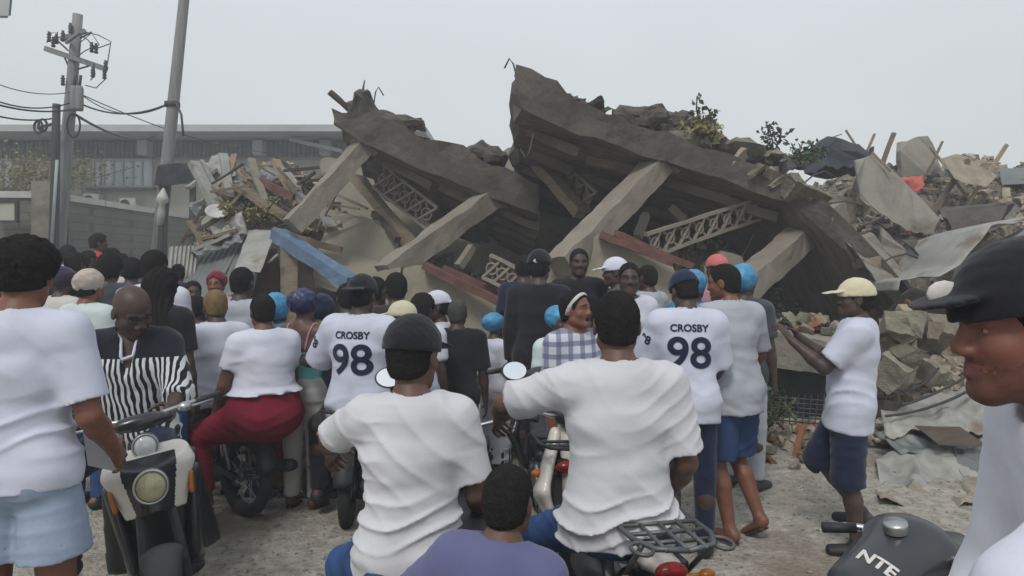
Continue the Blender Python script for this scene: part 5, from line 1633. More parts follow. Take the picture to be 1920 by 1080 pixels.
for i in range(44):
    px, py = rq.uniform(1480, 1920), rq.uniform(300, 470)
    a = P(px, py, 11.3 + rq.uniform(-.5, .9)); an = rq.uniform(-.9, .9); L_ = rq.uniform(.3, .9)
    if a.z < mound_h(a.x, a.y) - .1 or a.z > mound_h(a.x, a.y) + .15: a.z = mound_h(a.x, a.y) + .08
    rod('broken_lath', a, a + Vector((math.cos(an), rq.uniform(-.3, .3), math.sin(an) * .6)) * L_, rq.uniform(.03, .08), rq.uniform(.02, .05), rq.choice((M_WOOD, M_WOODD, M_RUB)),
        'broken lath sticking out of the right heap', 'lath', amp=.01, group='broken laths of the right heap')

def sheetobj(name, c00, c10, c11, c01, m, label, cat, corr=0, ncorr=12, amp=.05, fr=1.2, th=.006, nu=40, nv=16, across=True, parent=None, crease=0):
    c = [Vector(q) for q in (c00, c10, c11, c01)]
    nrm = (c[1] - c[0]).cross(c[3] - c[0]).normalized()
    def fn(u, v):
        p = c[0].lerp(c[1], u).lerp(c[3].lerp(c[2], u), v)
        w = u if across else v
        d = corr * math.sin(w * ncorr * 2 * PI)
        d += amp * noise.noise(p * fr) + crease * abs(noise.noise(p * fr * 1.9 + Vector((3, 1, 2)))) + crease * .4 * abs(noise.noise(p * fr * 4.3))
        return p + nrm * d
    mb = MB(); mb.sheet(fn, nu, nv, th); return mb.build(name, m, label=label, cat=cat)
# stall roofs
sheetobj('tin_sheet', P(318, 462, 10.4), P(372, 462, 10.8), P(366, 520, 10.2), P(312, 520, 9.9), M_TINP, 'upright corrugated pale tin sheet at the left end of the stalls', 'tin sheet', corr=.02, ncorr=7)
sheetobj('tin_sheet', P(372, 468, 11.2), P(470, 425, 11.4), P(398, 560, 9.6), P(316, 548, 9.6), M_TIN, 'grey sloping stall roof sheet left of the ridge sheet', 'tin sheet', corr=.008, ncorr=8, amp=.06)
sheetobj('tin_sheet', P(452, 438, 11.3), P(505, 425, 11.2), P(478, 545, 9.7), P(402, 560, 9.6), M_TIN, 'second grey sloping roof sheet overlapping the first', 'tin sheet', corr=.008, ncorr=6, amp=.05)
sheetobj('tin_sheet', P(466, 432, 10.6), P(520, 428, 10.4), P(488, 512, 9.3), P(440, 506, 9.3), M_TINP, 'smooth pale sheet bent down beside the blue beam', 'tin sheet', amp=.05, crease=.04)
rod('blue_beam', P(520, 440, 10.2), P(662, 532, 9.2), .24, .18, M_BLUE, 'faded blue painted beam sloping down over the stall front', 'beam', n=14, amp=.02)
rod('timber', P(512, 432, 10.5), P(640, 470, 10.6), .10, .10, M_WOOD, 'rough beam behind the top of the blue beam', 'timber')
for px, m, lab in ((533, M_COLUMN, 'thin pale stall post under the top of the blue beam'), (549, M_WOOD, 'wider brown stall post under the blue beam')):
    a = P(px, 462, 10.0); b = Vector((a.x, a.y, -.36)); rod('stall_post', b, a, .09 if px < 540 else .16, .1, m, lab, 'post')
rod('bent_rail', P(502, 492, 9.8), P(520, 478, 9.8), .03, .03, M_TINP, 'short pale rail under the blue beam', 'rail')
wall_piece('back_board', [(470, 440), (640, 480), (690, 560), (690, 700), (450, 700)], 10.9, .1, M_INNERSHADE, 'back board of the stall, coloured dark for the shade under the blue beam', 'board', seed=12)  # darkness under the beam is painted into the board
# dish, tangled sheets
t = empty('satellite_dish', tuple(P(405, 400, 10.9)), 0, 'battered white satellite dish at the end of the white gutter', 'satellite dish')
mb = MB(); Mx = Matrix.Translation(P(407, 398, 10.8)) @ Matrix.Rotation(R(38), 4, 'X') @ Matrix.Rotation(R(15), 4, 'Y')
mb.lathe([(0, -.05), (.07, -.04), (.13, -.01), (.17, .03), (.175, .03), (.135, -.02), (.07, -.05), (0, -.06)], 22, Mx); mb.build('reflector', M_WHITEP, t)
mb = MB(); mb.tube([P(412, 396, 10.9), P(425, 408, 11.1)], .02, 6); mb.build('arm', M_IRON, t)
for i, (pp, lab, m) in enumerate((
    (((385, 312, 11.6), (430, 285, 11.8), (440, 322, 11.4), (400, 345, 11.4)), 'pale crumpled metal sheet at the top of the left heap', M_TINP),
    (((428, 300, 11.6), (462, 318, 11.8), (470, 350, 11.4), (430, 350, 11.4)), 'grey crumpled sheet near the top of the left heap', M_TIN),
    (((360, 330, 11.8), (400, 282, 12.2), (440, 300, 12.0), (405, 350, 11.6)), 'pale ribbed sheet standing highest on the left heap', M_TINP),
    (((455, 318, 12.0), (520, 288, 12.2), (540, 318, 12.0), (480, 345, 11.8)), 'grey sheet behind the planks at the top of the left heap', M_TIN),
    (((350, 380, 11.2), (400, 345, 11.4), (420, 380, 11.1), (370, 410, 11.0)), 'dull folded sheet at the left end of the heap', M_TIN),
    (((530, 330, 12.0), (590, 345, 11.8), (585, 385, 11.4), (530, 380, 11.5)), 'brown folded board behind the slender column', M_WOOD),
    (((345, 462, 10.6), (440, 425, 10.7), (450, 445, 10.5), (372, 482, 10.4)), 'dark crumpled sheet at the foot of the left heap', M_TIN),
    (((395, 415, 10.8), (455, 400, 10.8), (460, 430, 10.6), (390, 440, 10.6)), 'pale folded sheet just above the foot of the left heap', M_TINP),
    (((580, 405, 11.2), (632, 385, 11.2), (640, 420, 11.0), (590, 430, 11.0)), 'folded pale sheet between the slender column and the pale panel', M_RUB))):
    sheetobj('crumpled_sheet', *[P(*q) for q in pp], m, lab, 'metal sheet', amp=.15, fr=2.5, crease=.18, nu=22, nv=16)

# --- right heap details
wall_piece('fallen_slab', [(1603, 300, 10.4), (1640, 288, 10.9), (1700, 345, 10.7), (1762, 410, 10.3), (1768, 442, 10.1), (1700, 432, 10.0), (1612, 372, 10.1)], 10.4, .22, M_CONC, 'big tilted grey slab in the middle of the right heap', 'slab', seed=20, amt=2, back=(.35, .9, .1))
wall_piece('fallen_slab', [(1655, 428, 9.9), (1700, 470, 9.7), (1722, 495, 9.6), (1690, 500, 9.5), (1650, 460, 9.6)], 9.7, .2, M_CONC, 'smaller grey slab piece leaning below the big one', 'slab', seed=21, amt=2, back=(.3, .9, .1))
wall_piece('fallen_slab', [(1690, 265, 12.6), (1740, 255, 12.8), (1772, 330, 12.2), (1690, 330, 12.2)], 12.4, .15, M_CONC, 'pointed grey slab standing on top of the right heap', 'slab', seed=22, amt=3)
wall_piece('fallen_slab', [(1512, 375, 10.2), (1560, 365, 10.4), (1602, 372, 10.4), (1608, 440, 10.0), (1560, 420, 10.0)], 10.2, .2, M_RUB, 'pale broken wall piece with stumps beside the big tilted slab', 'slab', seed=23, amt=6)
wall_piece('fallen_slab', [(1770, 392, 9.9), (1905, 380, 10.2), (1870, 430, 9.7), (1790, 455, 9.4)], 9.8, .2, M_SLAB, 'slab piece lying behind the pale bent sheet, its dark colour standing for shade', 'slab', seed=24, amt=3, back=(.2, .9, .2))  # dark roof colour stands in for the shaded hollow here
wall_piece('fallen_slab', [(1590, 455, 9.0), (1640, 440, 9.2), (1700, 520, 8.6), (1745, 590, 8.2), (1690, 585, 8.2)], 8.8, .22, M_CONC, 'long narrow slab piece lying along the foot of the right roof slab', 'slab', seed=25, amt=3, back=(.2, .9, .2))
wall_piece('fallen_slab', [(1770, 300, 11.6), (1800, 290, 11.8), (1870, 330, 11.4), (1850, 350, 11.2), (1790, 335, 11.2)], 11.5, .2, M_RUB, 'pale thin slab lying right of the red cloth', 'slab', seed=26, amt=4, back=(.2, .9, .2))
wall_piece('fallen_slab', [(1700, 455, 9.2), (1760, 450, 9.4), (1850, 500, 8.8), (1740, 505, 8.7)], 9.0, .2, M_SLAB, 'slab piece under the big tilted slab, its dark colour standing for shade', 'slab', seed=27, amt=3, back=(.2, .9, .2))  # dark tone painted in for a shaded underside
sheetobj('tarpaulin', P(1508, 318, 11.4), P(1512, 280, 12.0), P(1640, 262, 12.0), P(1636, 300, 11.2), M_TARP, 'charcoal tarpaulin heaped on top of the right heap', 'tarpaulin', amp=.2, fr=1.6, crease=.22, nu=40, nv=40)
lump('tarpaulin_bundle', 1570, 296, 11.8, .42, M_TARP, 'dark bundle standing up from the charcoal tarpaulin', 'tarpaulin', sq=(1.5, .8, .62))
def rooted(a, b):
    lo = a if a.z < b.z else b
    h = mound_h(lo.x, lo.y)
    if lo.z > h: lo.x += .6 * (lo.z - h) * (1 if lo is a and b.x < a.x or lo is b and a.x < b.x else -1); lo.z = mound_h(lo.x, lo.y) - .1
    return a, b
for (a, b, w, lab) in ((P(1548, 262, 12), P(1578, 252, 12), .03, 'thin bar lying above the tarpaulin'), (P(1590, 268, 11.9), P(1586, 244, 11.9), .04, 'short stick poking up from the tarpaulin'),
                       (P(1622, 275, 11.9), P(1640, 250, 11.9), .05, 'slanting stick at the right of the tarpaulin'), (P(1664, 290, 12), P(1676, 250, 12), .09, 'thick pale stick between tarpaulin and pointed slab'),
                       (P(1762, 290, 12), P(1768, 265, 12), .05, 'short stick right of the pointed slab'), (P(1852, 312, 11.8), P(1888, 272, 11.8), .07, 'long stick jutting from the top right of the heap'),
                       (P(1500, 300, 11), P(1506, 265, 11), .03, 'thin stick left of the tarpaulin'), (P(1780, 330, 11.5), P(1815, 300, 11.6), .1, 'grey plank on the heap right of the red cloth'),
                       (P(1635, 285, 10.6), P(1668, 320, 10.4), .05, 'thin pale bar on the top edge of the big tilted slab'), (P(1745, 275, 12), P(1790, 312, 12), .05, 'thin bar running down right of the pointed slab')):
    if lab not in ('thin bar lying above the tarpaulin', 'thin pale bar on the top edge of the big tilted slab'): a, b = rooted(a, b)
    rod('stick', a, b, w * .7, w * .7, M_WOOD, lab, 'stick')
sheetobj('red_cloth', P(1688, 330, 10.9), P(1738, 322, 11.2), P(1732, 352, 10.9), P(1698, 358, 10.7), M_REDC, 'faded red cloth caught on the right heap', 'cloth', amp=.12, fr=3, crease=.12, nu=16, nv=12)
sheetobj('tin_sheet', P(1870, 318, 12.5), P(1990, 312, 13), P(1990, 345, 12), P(1880, 345, 12), M_TIN, 'grey sheet on the far right of the heap top', 'tin sheet', amp=.1)
# bent pale sheets near the cap of the close man
def curl(label, pts, depth, m, name='bent_tin_sheet'):
    """sheet swept along a bent line"""
    pts = [P(*p) for p in pts]; n = len(pts) - 1
    def fn(u, v):
        i = min(n - 1, int(u * n)); t = u * n - i
        p = pts[i].lerp(pts[i + 1], t)
        return p + Vector(depth) * v + Vector((0, 0, 1)) * .04 * noise.noise(p * 4 + Vector((v, 0, 0)))
    mb = MB(); mb.sheet(fn, 40, 10, .008); return mb.build(name, m, label=label, cat='tin sheet')
curl('pale bent tin sheet curling behind the black cap of the close man', [(1684, 548, 7.6), (1688, 526, 7.6), (1722, 517, 7.6), (1762, 516, 7.6), (1800, 500, 7.6), (1835, 455, 7.6), (1860, 425, 7.7), (1940, 405, 7.8)], (.1, 1.6, -.1), M_TINP)
curl('lower edge of a bent grey sheet under the pale one', [(1690, 552, 7.7), (1712, 540, 7.7), (1760, 545, 7.7), (1820, 560, 7.7), (1880, 540, 7.7)], (.1, .9, -.55), M_TIN)
sheetobj('tin_sheet', P(1800, 470, 7.8), P(1960, 420, 8.0), P(1980, 560, 7.4), P(1820, 560, 7.4), M_TIN, 'creased grey sheet behind the cap of the close man', 'tin sheet', amp=.1, crease=.15)
rod('timber', P(1688, 575, 7.4), P(1750, 640, 6.9), .10, .08, M_WOOD, 'pale timber leaning down towards the nose of the close man', 'timber', n=8)
rod('timber', P(1700, 565, 7.6), P(1770, 625, 7.0), .04, .05, M_REDB, 'thin red brown strip beside the pale leaning timber', 'timber')
# ledge with rubble behind the flip-flop man
rod('fallen_beam', P(1405, 640, 7.2), P(1560, 668, 6.8), .42, .34, M_CONC, 'fallen grey beam lying behind the capped man', 'beam', n=12, amp=.03)
rod('fallen_beam', P(1300, 640, 7.8), P(1420, 640, 7.4), .4, .34, M_CONC, 'second fallen beam continuing behind the grey shirt', 'beam', n=10, amp=.03)
mb = MB(); c = P(1480, 740, 7.1); mb.box((c.x, 7.5, .35), (1.9, .6, .75)); mb.build('shade_block', M_TARP, label='black crate standing in for the dark void under the fallen beam', cat='shade block', bevel=.02)  # added black box where there is only shade below the beam
for i in range(30):
    px, py = rq.uniform(1420, 1570), rq.uniform(600, 632)
    chunk(rq.choice(('block', 'brick', 'lump')), rq.randrange(4), rq.choice((M_RUB, M_RUBG, M_BRICK, M_RUB)), P(px, py, 7.1 + rq.uniform(-.15, .4)), rq.uniform(.10, .28), (rq.random(), rq.random(), rq.random() * 6),
          'small broken chunk on the fallen beam behind the capped man', 'chunks on the fallen beam')
for i in range(16):
    px, py = rq.uniform(1655, 1760), rq.uniform(600, 700)
    chunk('lump', rq.randrange(4), rq.choice((M_RUB, M_RUBG, M_RUBG)), P(px, py, 6.7 + rq.uniform(-.2, .5)), rq.uniform(.25, .50), (rq.random(), rq.random(), rq.random() * 6),
          'rounded pale lump between the capped man and the close man', 'rounded lumps behind the capped man')
# mesh of bars
t = empty('rebar_mesh', tuple(P(1480, 780, 6.5)), 0, 'flat mesh of thin rusty bars behind the legs of the capped man', 'rebar mesh')
mb = MB()
for i in range(6):
    mb.tube([P(1400, 742 + i * 8, 6.6), P(1560, 752 + i * 9, 6.3)], .008, 5)
for i in range(14):
    mb.tube([P(1402 + i * 12, 740, 6.6), P(1396 + i * 12, 795, 6.3)], .006, 5)
mb.build('bars', M_IRON, t)
for (a, b, lab) in ((P(1690, 760, 6.4), P(1900, 640, 6.6), 'upper thin bent bar above the tin sheets'), (P(1680, 730, 6.5), P(1760, 690, 6.6), 'short bent bar behind the capped man'), (P(1660, 780, 6.3), P(1870, 700, 6.5), 'lower thin bent bar above the tin sheets')):
    mb = MB(); mb.tube(sag(a, b, .08, 8), .012, 6); mb.build('rebar', M_IRON, label=lab, cat='rebar')
# tin sheets on the ground at right
for i, (pp, lab, m) in enumerate((
    (((1650, 760, 6.6), (1890, 700, 6.9), (1900, 800, 6.2), (1660, 810, 6.1)), 'pale wrinkled sheet topmost of the pile by the close man', M_TINP),
    (((1640, 810, 6.2), (1720, 795, 6.4), (1850, 850, 6.0), (1690, 850, 5.9)), 'dark sheet second in the pile by the close man', M_TIN),
    (((1640, 850, 6.0), (1840, 830, 6.1), (1860, 905, 5.4), (1650, 900, 5.4)), 'pale creased sheet low in the pile by the close man', M_TINP),
    (((1640, 905, 5.4), (1850, 890, 5.5), (1830, 950, 5.0), (1650, 940, 5.0)), 'brown creased sheet lowest in the pile by the close man', M_RUB),
    (((1780, 820, 6.2), (1960, 780, 6.3), (1960, 900, 5.5), (1800, 880, 5.6)), 'grey sheet at the far right of the pile', M_TIN))):
    pts = [P(*q) for q in pp]
    for p in pts: p.z = max(p.z, .06)
    sheetobj('tin_sheet', *pts, m, lab, 'tin sheet', amp=.10, fr=1.8, crease=.16, nu=44, nv=26)
sheetobj('red_sheet', P(1715, 800, 6.05), P(1800, 800, 6.1), P(1850, 835, 5.9), P(1760, 835, 5.8), M_WOODD, 'dark red brown strip between the tin sheets', 'sheet', amp=.05)
# brick bits
for i in range(34):
    px, py = rq.uniform(1420, 1545), rq.uniform(775, 885)
    p = P(px, py, 1); Yg = 1.8 * F / (py - HY); Yg = min(Yg, 7)
    x = (px - 960) * Yg / F
    chunk(rq.choice(('brick', 'block', 'lump')), rq.randrange(4), rq.choice((M_BRICK, M_BRICK, M_RUB, M_RUBG)), (x, Yg, ground_z(x, Yg) + .03), rq.uniform(.06, .20), (rq.random(), rq.random(), rq.random() * 6),
          'small brick or mortar bit on the ground between the two walking men', 'brick bits on the ground')
rod('red_stake', P(1490, 860, 6.2), P(1505, 800, 6.3), .05, .03, M_BRICK, 'orange stake lying in the brick bits', 'stake')
# weeds
leafy('weed', [[P(1318, 262, 9.4), P(1312, 235, 9.4), P(1306, 205, 9.4), P(1307, 182, 9.4)], [P(1320, 262, 9.4), P(1330, 235, 9.4), P(1344, 205, 9.4)]], 22, .11, .035, M_LEAFD, 'tall weed with dark round leaves standing on the right slab', rnd=random.Random(1))
leafy('weed', stems_at(1322, 272, 9.4, .35, 14, .25), 30, .09, .05, M_LEAFY, 'low bright green growth at the foot of the tall weed', rnd=random.Random(2))
leafy('weed', [[P(1450, 285, 9.9), P(1448, 262, 9.9), P(1442, 235, 9.9)], [P(1452, 285, 9.9), P(1462, 262, 9.9), P(1465, 242, 9.9)], [P(1455, 290, 9.9), P(1440, 268, 9.9), P(1428, 258, 9.9)]], 26, .10, .05, M_LEAFD, 'bushy weed further down the right slab', rnd=random.Random(3))
leafy('weed', stems_at(1490, 308, 9.9, .3, 8, .3), 22, .09, .05, M_LEAF, 'small weed before the tarpaulin', rnd=random.Random(4))
leafy('weed', stems_at(1440, 800, 6.4, .3, 9, .3), 30, .07, .05, M_LEAF, 'low weed on the ground behind the flip-flop man', rnd=random.Random(5))
# ------------------------------------------------------------------ motorcycles and scooters (built facing +Y, standing at the origin)
B_TYRE = mat('tyre rubber', (0.018, 0.018, 0.02), rough=0.85, scale=12, bump=0.3, var=0.3, rust=((0.07, 0.062, 0.05), 6, 0.6))
B_CHROME = mat('dull chrome', (0.42, 0.42, 0.43), rough=0.38, metal=0.95, var=0.08, bump=0)
B_BLACK = mat('black gloss plastic', (0.012, 0.012, 0.014), rough=0.28, var=0.2, scale=3, bump=0.02, spec=0.5, coat=0.3, rust=((0.045, 0.042, 0.04), 3, 0.62))
B_MATT = mat('black matt plastic', (0.022, 0.022, 0.024), rough=0.6, var=0.25, bump=0.15)
B_SEAT = mat('black seat vinyl', (0.020, 0.020, 0.022), rough=0.5, var=0.2, scale=8, bump=0.2)
B_WHITE = mat('white scooter paint', (0.60, 0.57, 0.52), rough=0.3, var=0.06, scale=3, bump=0.02, coat=0.4, rust=((0.32, 0.28, 0.23), 2.5, 0.66))
B_ENG = mat('grey engine metal', (0.12, 0.12, 0.125), rough=0.5, metal=0.6, var=0.25, bump=0.3)
B_LENS = mat('clear lamp lens', (0.55, 0.56, 0.55), rough=0.08, var=0.12, scale=30, bump=0.25, bscale=60, spec=0.8, bdist=0.004)
B_LENSY = mat('yellowed headlamp lens', (0.40, 0.38, 0.22), rough=0.10, var=0.2, scale=24, bump=0.3, bscale=50, spec=0.8, bdist=0.004)
B_RED = mat('red lamp plastic', (0.22, 0.01, 0.01), rough=0.2, var=0.1, bump=0)
B_AMB = mat('amber lamp plastic', (0.40, 0.12, 0.01), rough=0.2, var=0.1, bump=0)
B_MIR = mat('mirror glass', (0.85, 0.87, 0.9), rough=0.04, metal=1.0, var=0.02, bump=0)
B_REDBODY = mat('dark red paint', (0.12, 0.012, 0.015), rough=0.3, var=0.1, bump=0, coat=0.3)

def wheel(root, y, r=.285, w=.045, spokes=True):
    Mx = Matrix.Translation((0, y, r)) @ Matrix.Rotation(R(90), 4, 'Y')
    mb = MB(); n = 40; seg = 12; prof = []
    ring = []
    for i in range(n):
        a = 2 * PI * i / n
        for k in range(seg):
            b = 2 * PI * k / seg
            rr_ = r - w + math.cos(b) * w * (1.0 if math.cos(b) < 0.6 else .98 + .02 * (i % 2))
            ring.append(Mx @ Vector((rr_ * math.cos(a), rr_ * math.sin(a), math.sin(b) * w * .95)))
    fs = []
    for i in range(n):
        for k in range(seg):
            fs.append((i * seg + k, i * seg + (k + 1) % seg, ((i + 1) % n) * seg + (k + 1) % seg, ((i + 1) % n) * seg + k))
    mb.add(ring, fs, 0, True); wo = mb.build('wheel', B_TYRE, root, local=True)
    ri = r - w * 1.75
    mb = MB(); mb.lathe([(ri, -.025), (ri + .012, -.03), (ri + .016, 0), (ri + .012, .03), (ri, .025), (ri - .006, 0), (ri, -.025)], 36, Mx); mb.build('rim', B_CHROME, wo, local=True)
    mb = MB(); mb.lathe([(0, -.06), (.03, -.06), (.045, -.045), (.035, -.02), (.035, .02), (.045, .045), (.03, .06), (0, .06)], 18, Mx); mb.build('hub', B_ENG, wo, local=True)
    mb = MB()
    if spokes:
        for i in range(28):
            a = 2 * PI * i / 28; b = a + (.32 if i % 2 else -.32); z = .03 if i % 4 < 2 else -.03
            mb.tube([Mx @ Vector((.04 * math.cos(a), .04 * math.sin(a), z)), Mx @ Vector((ri * math.cos(b), ri * math.sin(b), 0))], .0022, 4, cap=False)
    else:
        for i in range(5):
            a = 2 * PI * i / 5
            mb.beam(Mx @ Vector((.03 * math.cos(a), .03 * math.sin(a), 0)), Mx @ Vector((ri * math.cos(a), ri * math.sin(a), 0)), .03, .022)
    mb.build('spokes', B_CHROME if spokes else B_ENG, wo, local=True)
    return wo

def fender(root, y, r, a0, a1, w, m, name='fender'):
    mb = MB()
    def fn(u, v):
        a = R(a0 + (a1 - a0) * u); q = (v - .5) * 2
        rr_ = r - .035 * q * q
        return Vector((q * w, y + math.cos(a) * rr_, .285 + math.sin(a) * rr_))
    mb.sheet(fn, 20, 8, .006); return mb.build(name, m, root, local=True)

def blob(root, name, m, secs, k=.03, h=.012, cutz=None):
    """smooth shell through elliptical sections: (point, point, half width, half height, half width, half height)"""
    Fd = Field()
    for a, b, w0, d0, w1, d1 in secs: Fd.ecap(a, b, (1, 0, 0), w0, d0, w1, d1, k=k)
    V, Q = Fd.mesh(h)
    return mesh_obj(name, V, Q, m, root)

def mirror(root, base, tip, rx=.066, rz=.05, shape='round', face=-1, glass=None, tilt=0):
    tx = Matrix.Rotation(R(24 * face), 3, 'X')
    mb = MB(); b, t = Vector(base), Vector(tip); mid = b.lerp(t, .5) + Vector(((t.x - b.x) * .25, 0, -.02))
    mb.tube([b, mid, t], .006, 8); mo = mb.build('mirror', B_CHROME if shape == 'hex' else B_MATT, root, local=True)
    n = 6 if shape == 'hex' else 24
    def ringp(k, sc, dy):
        out = []
        for i in range(n):
            a = 2 * PI * (i + .5) / n
            out.append(t + tx @ Vector((math.cos(a) * rx * sc, dy, math.sin(a) * rz * sc)))
        return out
    mb = MB(); vs = ringp(0, 1, face * .006) + ringp(0, 1.03, 0) + ringp(0, .6, -face * .028)
    fs = [(i, (i + 1) % n, (i + 1) % n + n, i + n) for i in range(n)] + [(i + n, (i + 1) % n + n, (i + 1) % n + 2 * n, i + 2 * n) for i in range(n)] + [tuple(range(2 * n, 3 * n)), tuple(range(n))[::-1]]
    mb.add(vs, fs); mb.build('mirror_shell', B_MATT, mo, local=True)
    mb = MB(); vs = ringp(0, .90, face * .0085) + ringp(0, .90, face * .0065)
    fs = [tuple(range(n)), tuple(range(n, 2 * n))[::-1]] + [(i, (i + 1) % n, (i + 1) % n + n, i + n) for i in range(n)]
    mb.add(vs, fs); mb.build('mirror_glass', glass or B_MIR, mo, local=True)

def motorbike(label, loc, yaw, bz=0, bw=1.0, body=B_BLACK, side=B_BLACK, kind='step', rack=False, seatz=.78, shield=None, group='motorcycles in the yard', mirrors=(1, 1), front=True, steer=0, lean=0, name='motorcycle'):
    root = empty(name, loc, -R(yaw), label, 'motorcycle', group)
    if lean: root.rotation_euler = (0, R(lean), -R(yaw))
    wheel(root, -.60); wheel(root, .62)
    fender(root, -.60, .325, 20, 165, .065, B_MATT, 'rear_fender')
    fender(root, .62, .320, 20, 150, .055, body, 'front_fender')
    # swing arm, frame, engine
    mb = MB()
    for x in (-.08, .08): mb.beam((x, -.60, .285), (x, -.12, .34), .03, .045)
    mb.build('swing_arm', B_MATT, root, local=True, bevel=.004)
    mb = MB()
    for x in (-.10, .10): mb.tube([(x, -.56, .33), (x * .95, -.40, .68)], .012, 8); mb.tube([(x, -.50, .42), (x * .97, -.42, .62)], .026, 12)
    mb.build('shock_absorber', B_CHROME, root, local=True)
    mb = MB(); mb.tube([(0, .42, .85), (0, .20, .58), (0, -.1, .45)], .03, 10); mb.tube([(-.09, -.75, .70), (-.09, -.2, .66), (0, .15, .55)], .014, 8); mb.tube([(.09, -.75, .70), (.09, -.2, .66), (0, .15, .55)], .014, 8)
    mb.tube([(0, .30, .65), (0, .22, .30), (0, 0, .26)], .02, 8); mb.build('frame', B_MATT, root, local=True)
    blob(root, 'engine', B_ENG, [((0, -.05, .34), (0, .16, .33), .10, .10, .09, .09), ((0, .12, .38), (0, .30, .42), .06, .06, .055, .05)], k=.02)
    # exhaust on the right side
    mb = MB(); mb.tube([(.04, .30, .40), (.10, .22, .25), (.12, -.1, .22), (.13, -.38, .27), (.14, -.45, .29)], .018, 10)
    mb.tube([(.14, -.42, .285), (.145, -.50, .30), (.15, -.88, .37), (.15, -.93, .38)], [.03, .045, .045, .035], 16); mb.build('exhaust', B_MATT, root, local=True)
    mb = MB(); mb.tube([(.198, -.50, .315), (.20, -.80, .365)], .02, 10); mb.build('heat_shield', B_CHROME, root, local=True)
    # seat and tail
    s = seatz
    blob(root, 'seat', B_SEAT, [((0, .10, s - .05), (0, -.25, s - .045), .10, .045, .135, .05), ((0, -.25, s - .045), (0, -.62, s + .01), .135, .05, .10, .045), ((0, -.62, s + .01), (0, -.72, s + .02), .10, .045, .07, .03)], k=.04)
    blob(root, 'tail_panel', side, [((0, .05, s - .14), (0, -.45, s - .12), .11, .065, .115, .06), ((0, -.45, s - .12), (0, -.80, s - .05), .115, .06, .055, .035)], k=.04)
    mb = MB(); mb.ell((0, -.84, s - .05), (.06, .03, .032)); mb.build('tail_lamp', B_RED, root, local=True)
    for e in (-1, 1):
        mb = MB(); mb.tube([(e * .05, -.80, s - .09), (e * .13, -.80, s - .09)], .008, 6); mb.ell((e * .15, -.80, s - .09), (.03, .022, .02)); mb.build('indicator', B_AMB, root, local=True)
    mb = MB(); mb.hexa([(-.06, -.84, s - .34), (.06, -.84, s - .34), (.06, -.834, s - .34), (-.06, -.834, s - .34), (-.07, -.80, s - .12), (.07, -.80, s - .12), (.07, -.794, s - .12), (-.07, -.794, s - .12)]); mb.build('mud_flap', B_MATT, root, local=True)
    if rack or kind == 'step':
        mb = MB()
        for e in (-1, 1): mb.tube([(e * .12, -.38, s - .02), (e * .15, -.55, s + .05), (e * .14, -.85, s + .075), (e * .10, -.95, s + .08), (0, -.98, s + .08)], .010, 8)
        for y in (-.72, -.80, -.88): mb.tube([(-.14, y, s + .07), (.14, y, s + .07)], .008, 6)
        if rack:
            for x in (-.07, 0, .07): mb.tube([(x, -.60, s + .065), (x, -.97, s + .08)], .008, 6)
            for e in (-1, 1): mb.tube([(e * .13, -.90, s + .07), (e * .12, -.70, s - .12)], .010, 6)
            for e in (-1, 1): mb.tube([(e * .14 + math.cos(a) * .035, -.93 + math.sin(a) * .05, s + .075) for a in [i * PI / 6 for i in range(12)]], .007, 6, closed=True)
        mb.build('rear_rack', B_ENG if rack else B_MATT, root, local=True)
    if kind == 'tank':
        blob(root, 'tank', body, [((0, .12, .82), (0, .38, .88), .10, .07, .145, .095), ((0, .38, .88), (0, .46, .86), .145, .095, .08, .08)], k=.04)
        mb = MB(); mb.lathe([(0, .03), (.034, .03), (.036, .022), (.036, 0)], 24, Matrix.Translation((0, .30, .955)) @ Matrix.Rotation(R(10), 4, 'X')); mb.build('filler_cap', B_CHROME, root, local=True)
    else:
        blob(root, 'leg_shield', shield or body, [((0, .08, s - .2), (0, .36, .62), .05, .06, .07, .08), ((0, .36, .62), (0, .44, .90), .07, .07, .09, .05)], k=.05)
        for e in (-1, 1):
            blob(root, 'side_shield', shield or body, [((e * .12, .30, .40), (e * .19, .36, .60), .025, .06, .035, .09), ((e * .19, .36, .60), (e * .10, .44, .88), .035, .09, .03, .05)], k=.03)
    # front fork, handlebar, lamp
    mb = MB()
    for x in (-.075, .075): mb.tube([(x, .62, .285), (x, .50, .62), (x * .9, .44, .90)], [.022, .020, .016], 10)
    mb.build('fork', B_ENG, root, local=True)
    mb = MB(); mb.tube([(-.35 * bw, .27, 1.03 + bz), (-.30 * bw, .31, 1.04 + bz), (-.12 * bw, .42, .97 + bz * .5), (.12 * bw, .42, .97 + bz * .5), (.30 * bw, .31, 1.04 + bz), (.35 * bw, .27, 1.03 + bz)], .011, 10); mb.build('handlebar', B_CHROME, root, local=True)
    for e in (-1, 1):
        mb = MB(); mb.tube([(e * .26 * bw, .335, 1.035 + bz), (e * .37 * bw, .255, 1.03 + bz)], .017, 12); mb.build('grip', B_MATT, root, local=True)
        mb = MB(); mb.tube([(e * .20 * bw, .40, 1.02 + bz), (e * .34 * bw, .32, 1.01 + bz)], .006, 6); mb.build('brake_lever', B_CHROME, root, local=True)
        if mirrors[0 if e < 0 else 1]: mirror(root, (e * .24, .35, 1.04), (e * .33, .36, 1.22))
    ly, lz = (.12, -.14) if kind == 'tank' else (0, 0)
    blob(root, 'headlamp_cowl', body, [((0, .40 + ly, .97 + lz), (0, .52 + ly, .95 + lz), .11, .075, .085, .07)], k=.02)
    mb = MB(); mb.ell((0, .585 + ly, .945 + lz), (.07, .02, .058)); mb.build('headlamp', B_LENS, root, local=True)
    mb = MB()
